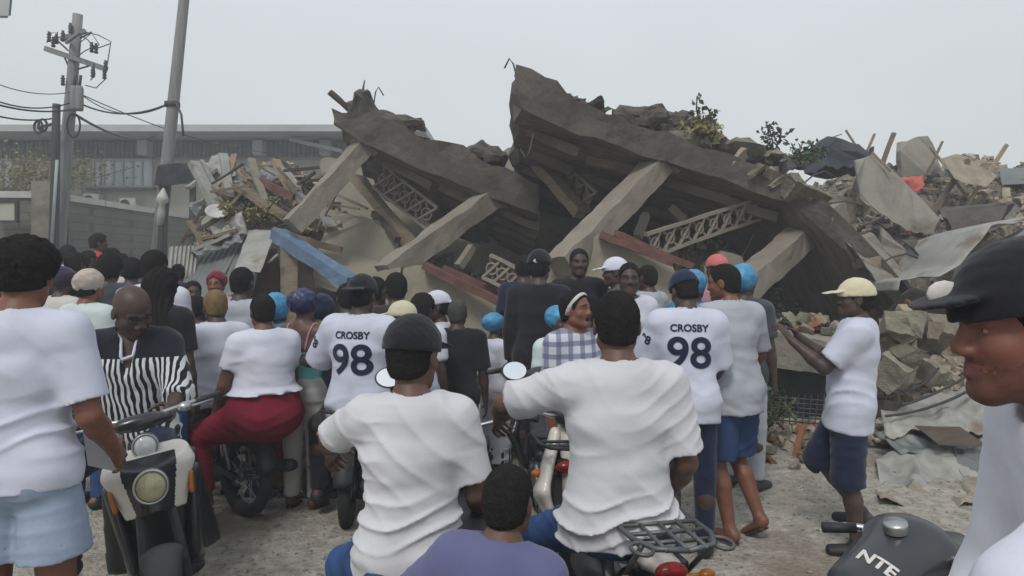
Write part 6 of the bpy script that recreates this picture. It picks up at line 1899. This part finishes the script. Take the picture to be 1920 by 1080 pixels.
    for e in (-1, 1): mb.tube([(e * .05, .02, .28), (e * .22, .02, .28)], .014, 8); mb.tube([(e * .09, -.30, .36), (e * .20, -.32, .36)], .012, 8)
    mb.build('foot_peg', B_MATT, root, local=True)
    return root

def scooter(label, loc, yaw):
    root = empty('scooter', loc, -R(yaw), label, 'scooter', None)
    wheel(root, -.60, .255, .05, False); wheel(root, .66, .255, .05, False)
    Fd = Field()      # black front fender, rounded nose like a beak
    Fd.ecap((0, .60, .47), (0, .78, .55), (1, 0, 0), .075, .05, .085, .045, k=.03); Fd.ecap((0, .78, .55), (0, .93, .47), (1, 0, 0), .085, .045, .06, .06, k=.03)
    Fd.cap((0, .66, .255), (0, .66, .255), .268, .268, k=.01, op='s')
    V, Q = Fd.mesh(.010); mesh_obj('front_fender', V, Q, B_MATT, root)
    mb = MB()
    for x in (-.085, .085): mb.tube([(x, .66, .255), (x, .60, .45), (x * .7, .50, .75)], .022, 10)
    mb.build('fork', B_MATT, root, local=True)
    # front shield: white outer shell, dark inset holding two stacked lamps
    Fd = Field()
    Fd.ecap((0, .46, .60), (0, .44, .84), (1, 0, 0), .12, .10, .20, .085, k=.03); Fd.ecap((0, .44, .84), (0, .38, 1.02), (1, 0, 0), .20, .085, .16, .06, k=.03)
    Fd.ecap((0, .53, .62), (0, .48, .93), (1, 0, 0), .07, .06, .085, .06, k=.04)
    Fd.cut((0, .0, 1.055), (0, .35, 1)); Fd.cut((0, 0, .50), (0, .3, -1)); Fd.cut((0, .36, 0), (0, -1, 0))
    V, Q = Fd.mesh(.0065)
    c = V[Q].mean(1)
    # white sides in two swept blades, black in between
    edge = .070 + np.clip((c[:, 2] - .62) * .22, 0, .05)
    mi = np.where((np.abs(c[:, 0]) < edge) & (c[:, 2] < .90) & (c[:, 2] > .50), 1, 0)
    mi[c[:, 2] < .60 - .0 * c[:, 0]] = 1
    mi[(c[:, 2] > .985)] = 0
    mesh_obj('front_shield', V, Q, [B_WHITE, B_BLACK], root, mi)
    for z, y, rr_, m, nm in ((.795, .0, .066, B_LENSY, 'headlamp'), (.935, .0, .052, B_LENS, 'upper_lamp')):
        y = V[(np.abs(V[:, 0]) < .02) & (np.abs(V[:, 2] - z) < .02)][:, 1].max() + .006
        Mx = Matrix.Translation((0, y + .005, z)) @ Matrix.Rotation(R(-82), 4, 'X')
        mb = MB(); mb.lathe([(rr_ * 1.16, -.05), (rr_ * 1.16, .012), (rr_ * 1.08, .022), (rr_, .016)], 28, Mx); lo = mb.build(nm, B_CHROME, root, local=True)
        mb = MB(); mb.lathe([(0, .034), (rr_ * .5, .031), (rr_ * .85, .021), (rr_, .012), (rr_, -.01)], 28, Mx); mb.build('lens', m, lo, local=True)
    for e in (-1, 1):
        blob(root, 'side_panel', B_BLACK, [((e * .14, .36, .38), (e * .19, .30, .75), .035, .09, .035, .07), ((e * .13, .30, .33), (e * .13, -.05, .26), .05, .05, .06, .05)], k=.04)
        blob(root, 'indicator', B_AMB, [((e * .165, .49, .70), (e * .175, .47, .78), .012, .02, .012, .02)], k=.01, h=.008)
    blob(root, 'leg_shield', B_BLACK, [((0, .26, .36), (0, .30, .84), .27, .045, .22, .04)], k=.03, h=.014)
    blob(root, 'floor_board', B_MATT, [((0, .32, .28), (0, -.15, .28), .17, .05, .17, .05)], k=.03)
    blob(root, 'body_cowl', B_BLACK, [((0, -.20, .45), (0, -.78, .62), .16, .16, .12, .10), ((0, -.2, .62), (0, -.75, .68), .13, .09, .11, .07)], k=.06, h=.016)
    blob(root, 'seat', B_SEAT, [((0, -.12, .78), (0, -.70, .82), .12, .045, .11, .045)], k=.03, h=.016)
    mb = MB(); mb.ell((0, .36, 1.04), (.14, .045, .04)); mb.build('handlebar_cowl', B_BLACK, root, local=True)
    mb = MB(); mb.tube([(-.36, .24, 1.06), (-.28, .30, 1.07), (0, .36, 1.05), (.28, .30, 1.07), (.36, .24, 1.06)], .012, 10); mb.build('handlebar', B_CHROME, root, local=True)
    for e in (-1, 1):
        mb = MB(); mb.tube([(e * .26, .315, 1.068), (e * .38, .23, 1.06)], .018, 12); mb.build('grip', B_MATT, root, local=True)
        mb = MB(); mb.tube([(e * .17, .38, 1.06), (e * .34, .30, 1.055)], .007, 6); mb.build('brake_lever', B_CHROME, root, local=True)
        mb = MB(); mb.ell((e * .20, .36, 1.065), (.035, .03, .025)); mb.build('lever_housing', B_CHROME if e < 0 else B_MATT, root, local=True)
    return root
# ------------------------------------------------------------------ vehicles in place
G_CHAIN = 'motorcycles in the yard'
SCO = scooter('white and black scooter with two stacked round lamps facing the camera', (-1.75, 3.62, 0), 162)
SCO.rotation_euler = (0, R(9), -R(152)); SCO.scale = (.94, 1.0, 1.0)
motorbike('black motorcycle carrying the woman in crimson trousers, its spoked rear wheel towards us', (-2.33, 5.16, 0), -53, lean=2)
motorbike('black motorcycle under the man with the raised white sleeve, left of the picture centre', (-1.20, 5.30, -.04), -8, body=B_BLACK)
motorbike('dark motorcycle under the man in dark cap, its mirror before the jersey', (-.22, 2.98, 0), -6, mirrors=(1, 0), kind='tank')
motorbike('motorcycle with white leg shield and chrome rear rack under the broad rider right of centre', (.40, 3.20, 0), -10, mirrors=(1, 0), rack=True, shield=B_WHITE, side=B_WHITE, seatz=.77)
motorbike('black motorcycle parked beyond the broad rider, close to the picture centre', (.22, 4.35, 0), -4, mirrors=(0, 0))
BK = motorbike('charcoal motorcycle with chrome filler cap and white letters on its tank, bottom right', (.92, 1.98, 0), 60, bz=-.13, bw=.60, body=mat('charcoal paint', (0.032, 0.034, 0.038), rough=0.35, var=0.1, bump=0, coat=0.3), kind='tank', mirrors=(0, 0))

# ------------------------------------------------------------------ the crowd
CR = 'onlookers in the crowd'
# arm poses: (upper, fore[, hand]) as (outward, forward, up)
BAR = ((.35, .75, -.75), (.05, .95, -.25))          # reaching for a handlebar
# left foreground man
_, LEFT_MAN = person('man in white t-shirt and denim shorts with his back to us, at the left edge', (52, 450), 2.6, yaw=-4, skin=SK_WARM, fat=.98, shw=.98,
       aR=((.26, -.05, -1), (-.05, .85, -.75)), aL=((.2, .1, -1), (.1, .5, -.8)), head=(-6, 6, 0), hair='bigafro',
       wear=[(tee, WHITE2, .82, .06, .020, .015, .08), (trousers, JEANL, .64, .02, .05, .003, 'shorts', .03), (shoes, SANDAL, 'sandal', True)], lL=((.06, .05, -1), (0, -.05, -1)), lR=((.06, .02, -1), (0, -.04, -1)))
# bald scooter rider
_, BALD = person('bald man in black v-neck top with white stripes, looking down astride the scooter', (253, 550), 3.75, yaw=164, H=1.80, lean=8, seat=True, skin=SK_DARK, fat=1.22, hscale=1.15,
       aL=((.30, .45, -.9), (.05, .95, -.1)), aR=((.35, .45, -.9), (.05, .95, -.1)), head=(-38, 30, 8), hair=None, lL=((.35, .9, -.25), (-.1, .05, -1)), lR=((.35, .9, -.25), (-.1, .05, -1)),
       wear=[(tee, STRIPE, 1.45, .14, .035, .010, .08, 'shirt', .078, 0, True, True, False, WHITE), (trousers, NAVY, 2.0), (shoes, SHOE)], curl=(70, 70))
STRIPE_LT.inputs[1].default_value = 1.246 - BALD['base'][2]
# woman in crimson
person('heavy woman in white t-shirt and crimson trousers sitting on the black motorcycle', (491, 553), 4.68, yaw=-36, H=1.70, lean=4, seat=True, skin=SK_MID, fat=1.50, shw=1.08, hip=1.22,
       aL=((.28, .10, -1), (.12, .5, -.9)), aR=((.16, .28, -1), (.0, .7, -.7)), lL=((.75, .75, -.45), (-.10, -.1, -1)), lR=((.30, .9, -.35), (-.05, -.1, -1)), head=(0, 4, 0),
       wear=[(tee, WHITE, .62, -.11, .018, .009, .075), (trousers, CRIM, 1.93, .016, .15, .007), (shoes, SANDAL, 'sandal', True)], curl=(60, 60), bust=.9)
# man before her, light hair, white polo
person('man with bleached hair in white polo shirt in front of the woman in crimson', (402, 545), 5.10, yaw=-44, H=1.76, lean=8, seat=True, skin=SK_DARK, fat=1.15,
       aL=((.40, .40, -.9), (-.0, .9, -.3)), aR=((.30, .5, -.9), (.0, .9, -.3)), head=(4, 6, 0), hairc=M_HAIRB, hair='short',
       wear=[(tee, WHITE, .95, .05, .022, .008, .08, 'polo_shirt', .072, 0, False, True, False, WHITE2), (trousers, BLACKC, 2.0), (shoes, SHOE)], curl=(70, 70))
# jersey man on the left half
def jersey(root, C, dx=.04):
    J, W, T, s = C['J'], C['W'], C['T'], C['s']
    sh = [o for o in children(root) if o.name.startswith('jersey')][0]
    x, z, n = Vector(C['tr']), Vector(C['tu']), -Vector(C['tf'])
    print_text(C, sh, '98', W(T(.005, -.13, .270)), .270 * s, NAVY, x, z, n, 'number', .018, .95)
    print_text(C, sh, 'CROSBY', W(T(.005, -.13, .425)), .060 * s, NAVY, x, z, n, 'name_lettering', .03)
    sgn, shd, el, wr, d0, d1, d2 = C['arms'][0]
    nrm = -Vector(C['f']) * .75 - Vector(C['r']) * .65
    up = -Vector(d0); up = (up - nrm.normalized() * up.dot(nrm.normalized())).normalized()
    print_text(C, sh, '98', W(shd + d0 * .10), .075 * s, NAVY, up.cross(nrm.normalized()), up, nrm, 'sleeve_number', .03)
r_, C_ = person('seated man in white football jersey number 98, left arm stretched out', (682, 520), 4.60, yaw=14, H=1.84, lean=2, seat=True, skin=SK_DARK, fat=1.12, shw=1.06,
       aL=((.55, .25, -.85), (.95, .35, .05)), aR=((.25, .45, -.9), (.1, .9, -.3)), head=(0, 6, 0), hair=lambda C, m: cap(C, BLACKC, back=True),
       wear=[(tee, WHITE2, .98, .10, .030, .007, .10, 'jersey', .076, 0, False, True, False, WHITE, .012), (trousers, BLACKC, 2.0), (shoes, SHOE)], curl=(30, 60), lL=((.85, .6, -.5), (-.05, -.1, -1)))
jersey(r_, C_)
# dark capped man, raised left sleeve
person('man in plain white shirt and dark cap on a motorcycle, left sleeve lifted', (778, 606), 2.62, yaw=-4, H=1.86, lean=3, seat=True, skin=SK_MID, fat=1.08, shw=1.0,
       aL=((.62, .85, -.50), (.15, .9, -.5)), aR=((.22, .10, -1), (.10, .85, -.6)), head=(24, 4, 0), hair=lambda C, m: cap(C, BLACKC, z=.022, tilt=.1), hscale=1.08,
       wear=[(tee, OFFW, .80, .12, .018, .017, .065), (trousers, JEAN, 2.0, .018), (shoes, SHOE)], lL=((.50, .9, -.45), (.0, -.05, -1)), lR=((.45, .9, -.40), (.0, -.05, -1)), curl=(60, 60))
# lavender shirt, lowest centre
person('person in lavender blue shirt seen close from behind at the bottom, just left of centre', (956, 874), 1.95, yaw=12, H=1.45, z0=0, seat=True, lean=14, skin=SK_MID, fat=.95, shw=.95, side=7,
       aL=((.75, .2, -.75), (.2, .9, -.3)), aR=((.10, .3, -1), (.0, .9, -.3)), head=(10, 4, 0), hair='short',
       wear=[(tee, LAV, .8, .10, .022, .008, .09), (trousers, GREYD, 2.0), (shoes, SHOE)], lL=((.25, .8, -.6), (0, -.05, -1)), lR=((.25, .8, -.6), (0, -.05, -1)), curl=(60, 60))
# standing crowd, left half
def tees(m, **k): return (lambda C: tee(C, m, **k))
def tr(m, **k): return (lambda C: trousers(C, m, **k))
def std(label, top, Y, shirt, yaw=0, pants=BLACKC, skin=SK_DARK, hair='short', hairc=None, **k):
    w = [tees(shirt, sleeve=k.pop('sleeve', .75), amp=.007)] + k.pop('extra', []) + [tr(pants), lambda C: shoes(C, SHOE)]
    return person(label, top, Y, yaw=yaw, skin=skin, hair=hair, hairc=hairc, group=CR, wear=w, **k)
std('woman with very long black hair and blue jeans behind the bald man', (306, 505), 4.55, BLACKC, yaw=10, pants=JEAN, hair=lambda C, m: hair_long(C, m, .46, .13), head=(0, 2, 0), fat=1.1)
std('tall broad man in white t-shirt behind the woman with very long hair', (291, 470), 5.15, WHITE, yaw=5, fat=1.25, shw=1.15, pants=GREYD)
std('woman in pale mint top with a black bag strap across her back', (170, 508), 5.0, MINTW, yaw=14, pants=JEAN, skin=SK_WARM, fat=1.18, hair=lambda C, m: (hair_short(C, m), bonnet(C, fabric('beige wrap', (.42, .36, .31)), (.094, .112, .098), (0, -.02, .04), 'headwrap')), extra=[lambda C: strap(C, BLACKC)])
std('person in cream top with purple headwrap between the close man and the mint top', (122, 502), 5.6, CREAM, yaw=25, fat=1.1, hair=lambda C, m: bonnet(C, fabric('purple wrap', (.045, .03, .06)), (.10, .118, .10), (0, -.03, .035), 'headwrap'))
std('person in dark grey shirt with dark bushy hair behind the mint top', (206, 478), 5.8, GREYD, yaw=-10, hair='afro', fat=1.15)
std('person in pink top far back at the left', (143, 476), 7.6, PINK, yaw=10, hair='afro')
std('woman in red top standing higher than the rest at the back left', (187, 440), 9.6, REDC, yaw=60, hair='afro', z0=.35, skin=SK_MID)
std('person at the left edge in a red and pink top', (-12, 490), 4.6, REDC, yaw=0, pants=NAVY)
for i, (px, py, Y, m, lab) in enumerate(((100, 468, 7.4, BLACKC, 'person with big dark hair above the pink top, farthest left of the back row'), (152, 484, 8.2, FLORAL, 'person in patterned white top in the back row, left of the red top'),
        (168, 470, 9.2, GREYT, 'person in grey in the back row beside the red top'), (226, 478, 7.6, CREAM, 'person in cream in the back row right of the bushy hair'), (247, 486, 6.6, BLACKC, 'person in black at the left shoulder of the tall broad man'),
        (268, 488, 7.2, GREYD, 'person in dark grey at the right of the one in black behind the tall man'), (128, 462, 9.8, WHITE, 'person in white farthest back at the left'), (212, 466, 8.8, MAROON, 'person in maroon in the back row'),
        (334, 496, 8.2, NAVY, 'person in navy in the back row just right of the tall broad man'), (70, 462, 8.6, GREYD, 'person in dark grey behind the close man at the left'))):
    std(lab, (px, py), Y, m, yaw=random.uniform(-30, 30), hair=random.choice(('short', 'afro', 'bun')))
std('small person with a bun peering between the tall man and the red headwrap', (362, 528), 6.4, FLORAL, yaw=150, hair='bun', skin=SK_DARK)
std('person in flowered white shirt behind the bleached hair', (372, 556), 5.7, FLORAL, yaw=20, skin=SK_DARK)
std('woman with red headwrap facing the camera from the back', (405, 512), 6.6, PINK, yaw=176, skin=SK_WARM, hair=lambda C, m: (hair_short(C, m), bonnet(C, fabric('red wrap', (.14, .02, .025)), (.098, .116, .102), (0, -.025, .045), 'headwrap')))
std('man in light grey t-shirt behind the woman in crimson trousers', (455, 502), 5.6, GREYT, yaw=8, pants=GREYD, fat=1.05)
std('person in blue jacket with sky blue bonnet left of the navy bonnet', (521, 552), 5.9, mat('blue jacket cloth', (.03, .16, .30), rough=.7, var=.2), yaw=20, hair=lambda C, m: bonnet(C, BONBLUE, (.105, .125, .13), (0, -.03, .01)))
person('woman in mint camisole and cream trousers with navy bonnet, seen from behind', (572, 547), 5.0, yaw=12, skin=SK_MID, group=CR, fat=.98, hip=1.12,
       aL=((.22, .0, -1), (-.05, .25, -1)), aR=((.2, .15, -1), (0, .6, -.8)), hair=lambda C, m: bonnet(C, BONNAVY, (.118, .13, .105)),
       wear=[(camisole, MINT, PINK), (trousers, CREAM, 2.0, .02, .10, .007), (shoes, SANDAL, 'sandal', True)])
std('person in navy hooded jacket right of the navy bonnet', (604, 553), 5.6, NAVY, yaw=-10, hair=lambda C, m: bonnet(C, NAVY, (.105, .12, .115), (0, -.02, .02), 'hood'), sleeve=1.9)
std('person in white shirt half hidden left of the jersey', (650, 532), 6.1, WHITE, yaw=-30)
std('man in dark maroon shirt above the jersey collar', (742, 512), 5.9, MAROON, yaw=-20, fat=1.2, shw=1.1)
std('person in navy top just left of the man in maroon', (706, 520), 6.3, BLACKC, yaw=30)
std('person in beige cap with its peak to the left, between jersey and grey head', (752, 570), 4.95, BLACKC, yaw=-72, H=1.62, hair=lambda C, m: cap(C, CAPB, g=.022))
std('man in white hooded top with round dark hair', (794, 553), 5.6, WHITE, yaw=30, hair='afro', fat=1.1)
std('person in white with white cap turned backwards behind the hooded top', (818, 549), 6.1, WHITE, yaw=-100, hair=lambda C, m: cap(C, WHITE, back=True))
std('man in black shirt with short greying hair standing before the broad wall panel', (858, 562), 5.9, BLACKC, yaw=4, shw=1.1, fat=1.05, hairc=mat('greying hair', (.05, .05, .045), rough=.8, var=.5, scale=60, bump=.8, bscale=150), sleeve=.9)
person('woman in white dress with sky blue bonnet and face mask near the picture centre', (932, 590), 6.5, yaw=60, skin=SK_DARK, group=CR, fat=1.08, hip=1.12, hair=lambda C, m: bonnet(C, BONBLUE, (.11, .125, .10)),
       aR=((.2, .2, -1), (.0, .9, -.1)), aL=((.2, .1, -1), (0, .8, -.4)), wear=[lambda C: skirt(C, WHITE, .72, .36, .03), lambda C: tee(C, WHITE, .8, .0, .018), lambda C: facemask(C, CREAM), lambda C: shoes(C, SANDAL, 'sandal', True)])

# ------------------------------------------------------------------ right half
r_, C_ = person('bareheaded rider in plain white t-shirt and blue jeans, back to us, right of centre', (1155, 549), 2.70, yaw=-3, H=1.88, lean=3, seat=True, skin=SK_MID, fat=1.18, shw=1.08, hscale=1.0,
       aL=((.85, .60, -.38), (.05, .9, -.45)), aR=((.22, -.05, -1), (-.05, .75, -.7)), head=(4, 4, 0), hair='short',
       wear=[(tee, OFFW, .86, .09, .020, .017, .065), (trousers, JEAN, 2.0, .006), (shoes, SHOE)], lL=((.45, .9, -.45), (.0, -.05, -1)), lR=((.40, .9, -.40), (.0, -.05, -1)), curl=(60, 60))
r_, C_ = person('standing man in white football jersey number 98, head bowed, beside the grey t-shirt', (1276, 515), 4.35, yaw=10, lean=8, z0=0, skin=SK_DARK, fat=.96, shw=.98,
       aL=((.34, .25, -1), (.0, .8, -.5)), aR=((.12, .25, -1), (-.1, .8, -.5)), head=(-25, 22, 0), hair=lambda C, m: cap(C, NAVY, brim=False),
       wear=[(tee, WHITE2, .95, .14, .030, .007, .10, 'jersey', .076, 0, False, True, False, WHITE, .012), (trousers, NAVY, 2.0), (shoes, SHOE)])
jersey(r_, C_)
person('bearded man in grey t-shirt and blue shorts walking in flip-flops', (1352, 497), 4.55, stubble=True, yaw=-22, z0=0, H=None, lean=6, skin=SK_WARM, fat=1.14, shw=1.12,
       aL=((.10, -.1, -1), (-.02, .18, -1)), aR=((.30, .10, -1), (.05, .65, -.75)), head=(-36, 6, 0), hair='short',
       lL=((.02, .10, -1), (-.02, -.30, -1)), lR=((.02, .26, -1), (.06, -.55, -.95), (.0, .85, -.55)),
       wear=[(tee, GREYT, .85, .16, .026, .010, .08), (trousers, mat('blue shorts cloth', (.02, .05, .13), rough=.9, var=.25), .93, .03, .05, .008, 'shorts', .035), (shoes, SANDAL, 'flip_flop', True)])
r_, CF_ = person('man in cream cap and white t-shirt filming with a phone, facing left', (1605, 528), 4.25, yaw=-62, z0=0, lean=-4, skin=SK_DARK, fat=1.14,
       aL=((.10, .62, -.75), (-.12, .75, .62), (-.05, .6, .8)), aR=((.16, .62, -.75), (-.20, .75, .62), (-.05, .6, .8)), head=(-14, -4, 0), hair=lambda C, m: cap(C, fabric('cream cap cloth', (.56, .51, .36)), g=.020),
       lL=((.04, .02, -1), (0, -.12, -1)), lR=((.04, .45, -.9), (.0, -.62, -.8)), thumb=((-1, -.3, .2), (-1, -.3, .2)),
       wear=[(tee, WHITE2, .78, .17, .030, .010, .10), (trousers, NAVY, 1.15, .026, .05, .007, 'shorts', .03), (shoes, SHOE)], curl=(40, 40))
std('woman in checked blue and white shirt and white headband, shouting', (1078, 547), 4.05, PLAID, yaw=142, skin=SK_WARM, mouth=True, head=(-14, -6, 0), pants=JEAN, hair=lambda C, m: (hair_short(C, m, .012), headband(C, CREAM)), sleeve=1.5, fat=1.02, shw=1.0, H=1.60)
std('person with sky blue bonnet and pale mint shawl behind the shouting woman', (1052, 578), 4.9, MINTW, yaw=150, hair=lambda C, m: bonnet(C, BONBLUE, (.11, .12, .10)), H=1.5)
std('man in black with black cap bearing a white spot, left of the long column', (1012, 473), 5.9, BLACKC, yaw=15, fat=1.2, shw=1.1, sleeve=1.9,
    hair=lambda C, m: (cap(C, BLACKC, g=.02), (lambda mb: (mb.ell(tuple(C['HW'](0, -.118, .055)), (.026, .008, .018)), mb.build('cap_patch', WHITE, C['root'])))(MB())))
std('man in black shirt facing the camera before the long column, one arm held out', (1086, 467), 6.4, BLACKC, yaw=178, fat=1.02, shw=1.05, aL=((.45, .1, -.9), (.8, .3, -.5)), sleeve=.9, skin=SK_DARK)
std('person in dark clothes with grey cap at the canopy, right of centre', (982, 480), 7.4, NAVY, yaw=0)
std('man in white cap turned to the left behind the broad rider', (1152, 487), 6.2, GREYD, yaw=-85, hair=lambda C, m: cap(C, WHITE, g=.02))
std('young man in white t-shirt looking left behind the broad rider', (1180, 494), 5.2, WHITE, yaw=165, head=(20, 0, 0), fat=1.0, skin=SK_DARK)
std('man with shaved dark head behind the young man in white', (1212, 498), 6.4, GREYT, yaw=-40)
std('person in sky blue bonnet between jersey and grey t-shirt', (1303, 512), 5.6, mat('blue jacket cloth', (.03, .16, .30)), yaw=30, hair=lambda C, m: bonnet(C, BONBLUE, (.11, .125, .11)))
std('person with pink cap above the bearded man', (1343, 481), 6.3, PINK, yaw=-20, hair=lambda C, m: cap(C, mat('coral cap cloth', (.48, .13, .12), rough=.85, var=.1), brim=False))
std('person in sky blue bonnet behind the right shoulder of the grey t-shirt', (1397, 502), 5.4, GREYD, yaw=40, hair=lambda C, m: bonnet(C, BONBLUE, (.11, .13, .11)), pants=GREYT)
# close man at the right edge
person('close man in white shirt and black cap, face in profile, at the right edge', (1912, 478), 1.12, stubble=True, yaw=-78, H=1.78, z0=0, lean=30, skin=mat('reddish brown skin', (0.155, 0.058, 0.040), rough=.5, var=.12, scale=9, bump=.1, bscale=120, spec=.4, bdist=.002),
       fat=1.1, shw=1.05, head=(0, 4, 0), aL=((.5, .9, -.55), (0, .5, -.8)), aR=((.15, .1, -1), (0, .5, -.8)), hair=lambda C, m: (cap(C, BLACKC, g=.022, z=.040, tilt=.22, bl=.75), (lambda mb: (mb.ell(tuple(C['HW'](0, .112, .065)), (.030, .010, .022), seg=12), mb.build('cap_badge', CREAM, C['root'])))(MB())),
       wear=[(tee, WHITE, 1.5, .15, .030, .010, .09), (trousers, GREYD, 2.0), (shoes, SHOE)])

# phone in the hands of the man in the cream cap
hp = None
for o in bpy.data.objects:
    if o.get('label', '').startswith('man in cream cap and white t-shirt filming'): hp = o
c = sum((Vector(CF_['W'](a[3] + a[6] * .12)) for a in CF_['arms']), Vector()) / 2
t = empty('phone', tuple(c), 0, 'dark phone held up by the man in the cream cap', 'phone')
mb = MB(); mb.box(c, (.16, .012, .078), Matrix.Rotation(R(62), 3, 'Z') @ Matrix.Rotation(R(10), 3, 'X')); mb.build('case', B_BLACK, t, bevel=.004)

# lettering on the tank of the charcoal motorcycle
def tank_text():
    tk = [o for o in children(BK) if o.name.startswith('tank')][0]
    vs = [tuple(v.co) for v in tk.data.vertices]
    bvh = BVHTree.FromPolygons(vs, [tuple(p.vertices) for p in tk.data.polygons])
    cu = bpy.data.curves.new('t', 'FONT'); cu.body = 'NTE'; cu.size = .058; cu.align_x = 'CENTER'; cu.align_y = 'CENTER'; cu.offset = .002
    ob = bpy.data.objects.new('t', cu); COL.objects.link(ob); dg = bpy.context.evaluated_depsgraph_get(); dg.update()
    me = bpy.data.meshes.new_from_object(ob.evaluated_get(dg)); bpy.data.objects.remove(ob)
    bm = bmesh.new(); bm.from_mesh(me); bmesh.ops.triangulate(bm, faces=bm.faces)
    for _ in range(4):
        es = [e for e in bm.edges if e.calc_length() > .012]
        if es: bmesh.ops.subdivide_edges(bm, edges=es, cuts=1); bmesh.ops.triangulate(bm, faces=bm.faces)
    nd = Vector((.50, -.50, .70)).normalized(); xd = Vector((.75, .65, 0)); xd = (xd - nd * xd.dot(nd)).normalized(); xd = Matrix.Rotation(R(-38), 3, nd) @ xd; zd = nd.cross(xd)
    for v in bm.verts:
        p = Vector((.03, .155, .9)) + xd * v.co.x + zd * v.co.y
        hit = bvh.ray_cast(p + nd * .3, -nd)
        v.co = hit[0] + nd * .003 if hit[0] else p + nd * .03
    bm.to_mesh(me); bm.free(); me.materials.clear(); me.materials.append(B_WHITE)
    o = bpy.data.objects.new('lettering', me); COL.objects.link(o); o.parent = BK
tank_text()

# clear grey visor plate in the hand of the close man at the left
Cq = LEFT_MAN
w = Vector(Cq['W'](Cq['arms'][1][3] + Cq['arms'][1][6] * .09)) + Vector((-.07, .0, .02))
t = empty('plastic_plate', tuple(w), 0, 'pale grey plastic plate with a dark rim held by the close man at the left', 'plastic plate')
pl = [(-.10, .09), (-.02, .11), (.065, .075), (.07, -.03), (.03, -.075), (-.08, -.05)]
mb = MB(); mb.prism([w + Vector((a, .02, b)) for a, b in pl], (0, .006, 0)); mb.build('plate', M_WHITEP, t)
mb = MB(); mb.tube([w + Vector((a, .023, b)) for a, b in pl[:5]], .004, 6); mb.build('rim', M_IRON, t)

# ------------------------------------------------------------------ dusty air
if HAZE:
    hz = MB(); hz.box((3, 17, 5), (64, 40, 13.2)); ho = hz.build('haze', mat('tmp haze', (1, 1, 1)), kind='stuff', label='thin dusty haze hanging in the air')
    m = bpy.data.materials.new('haze air'); m.use_nodes = True; nt = m.node_tree; nt.nodes.clear()
    o_ = nt.nodes.new('ShaderNodeOutputMaterial'); v_ = nt.nodes.new('ShaderNodeVolumePrincipled')
    v_.inputs['Color'].default_value = (.93, .95, 1, 1); v_.inputs['Density'].default_value = HAZE; v_.inputs['Anisotropy'].default_value = .2
    nt.links.new(v_.outputs[0], o_.inputs['Volume']); ho.data.materials.clear(); ho.data.materials.append(m)
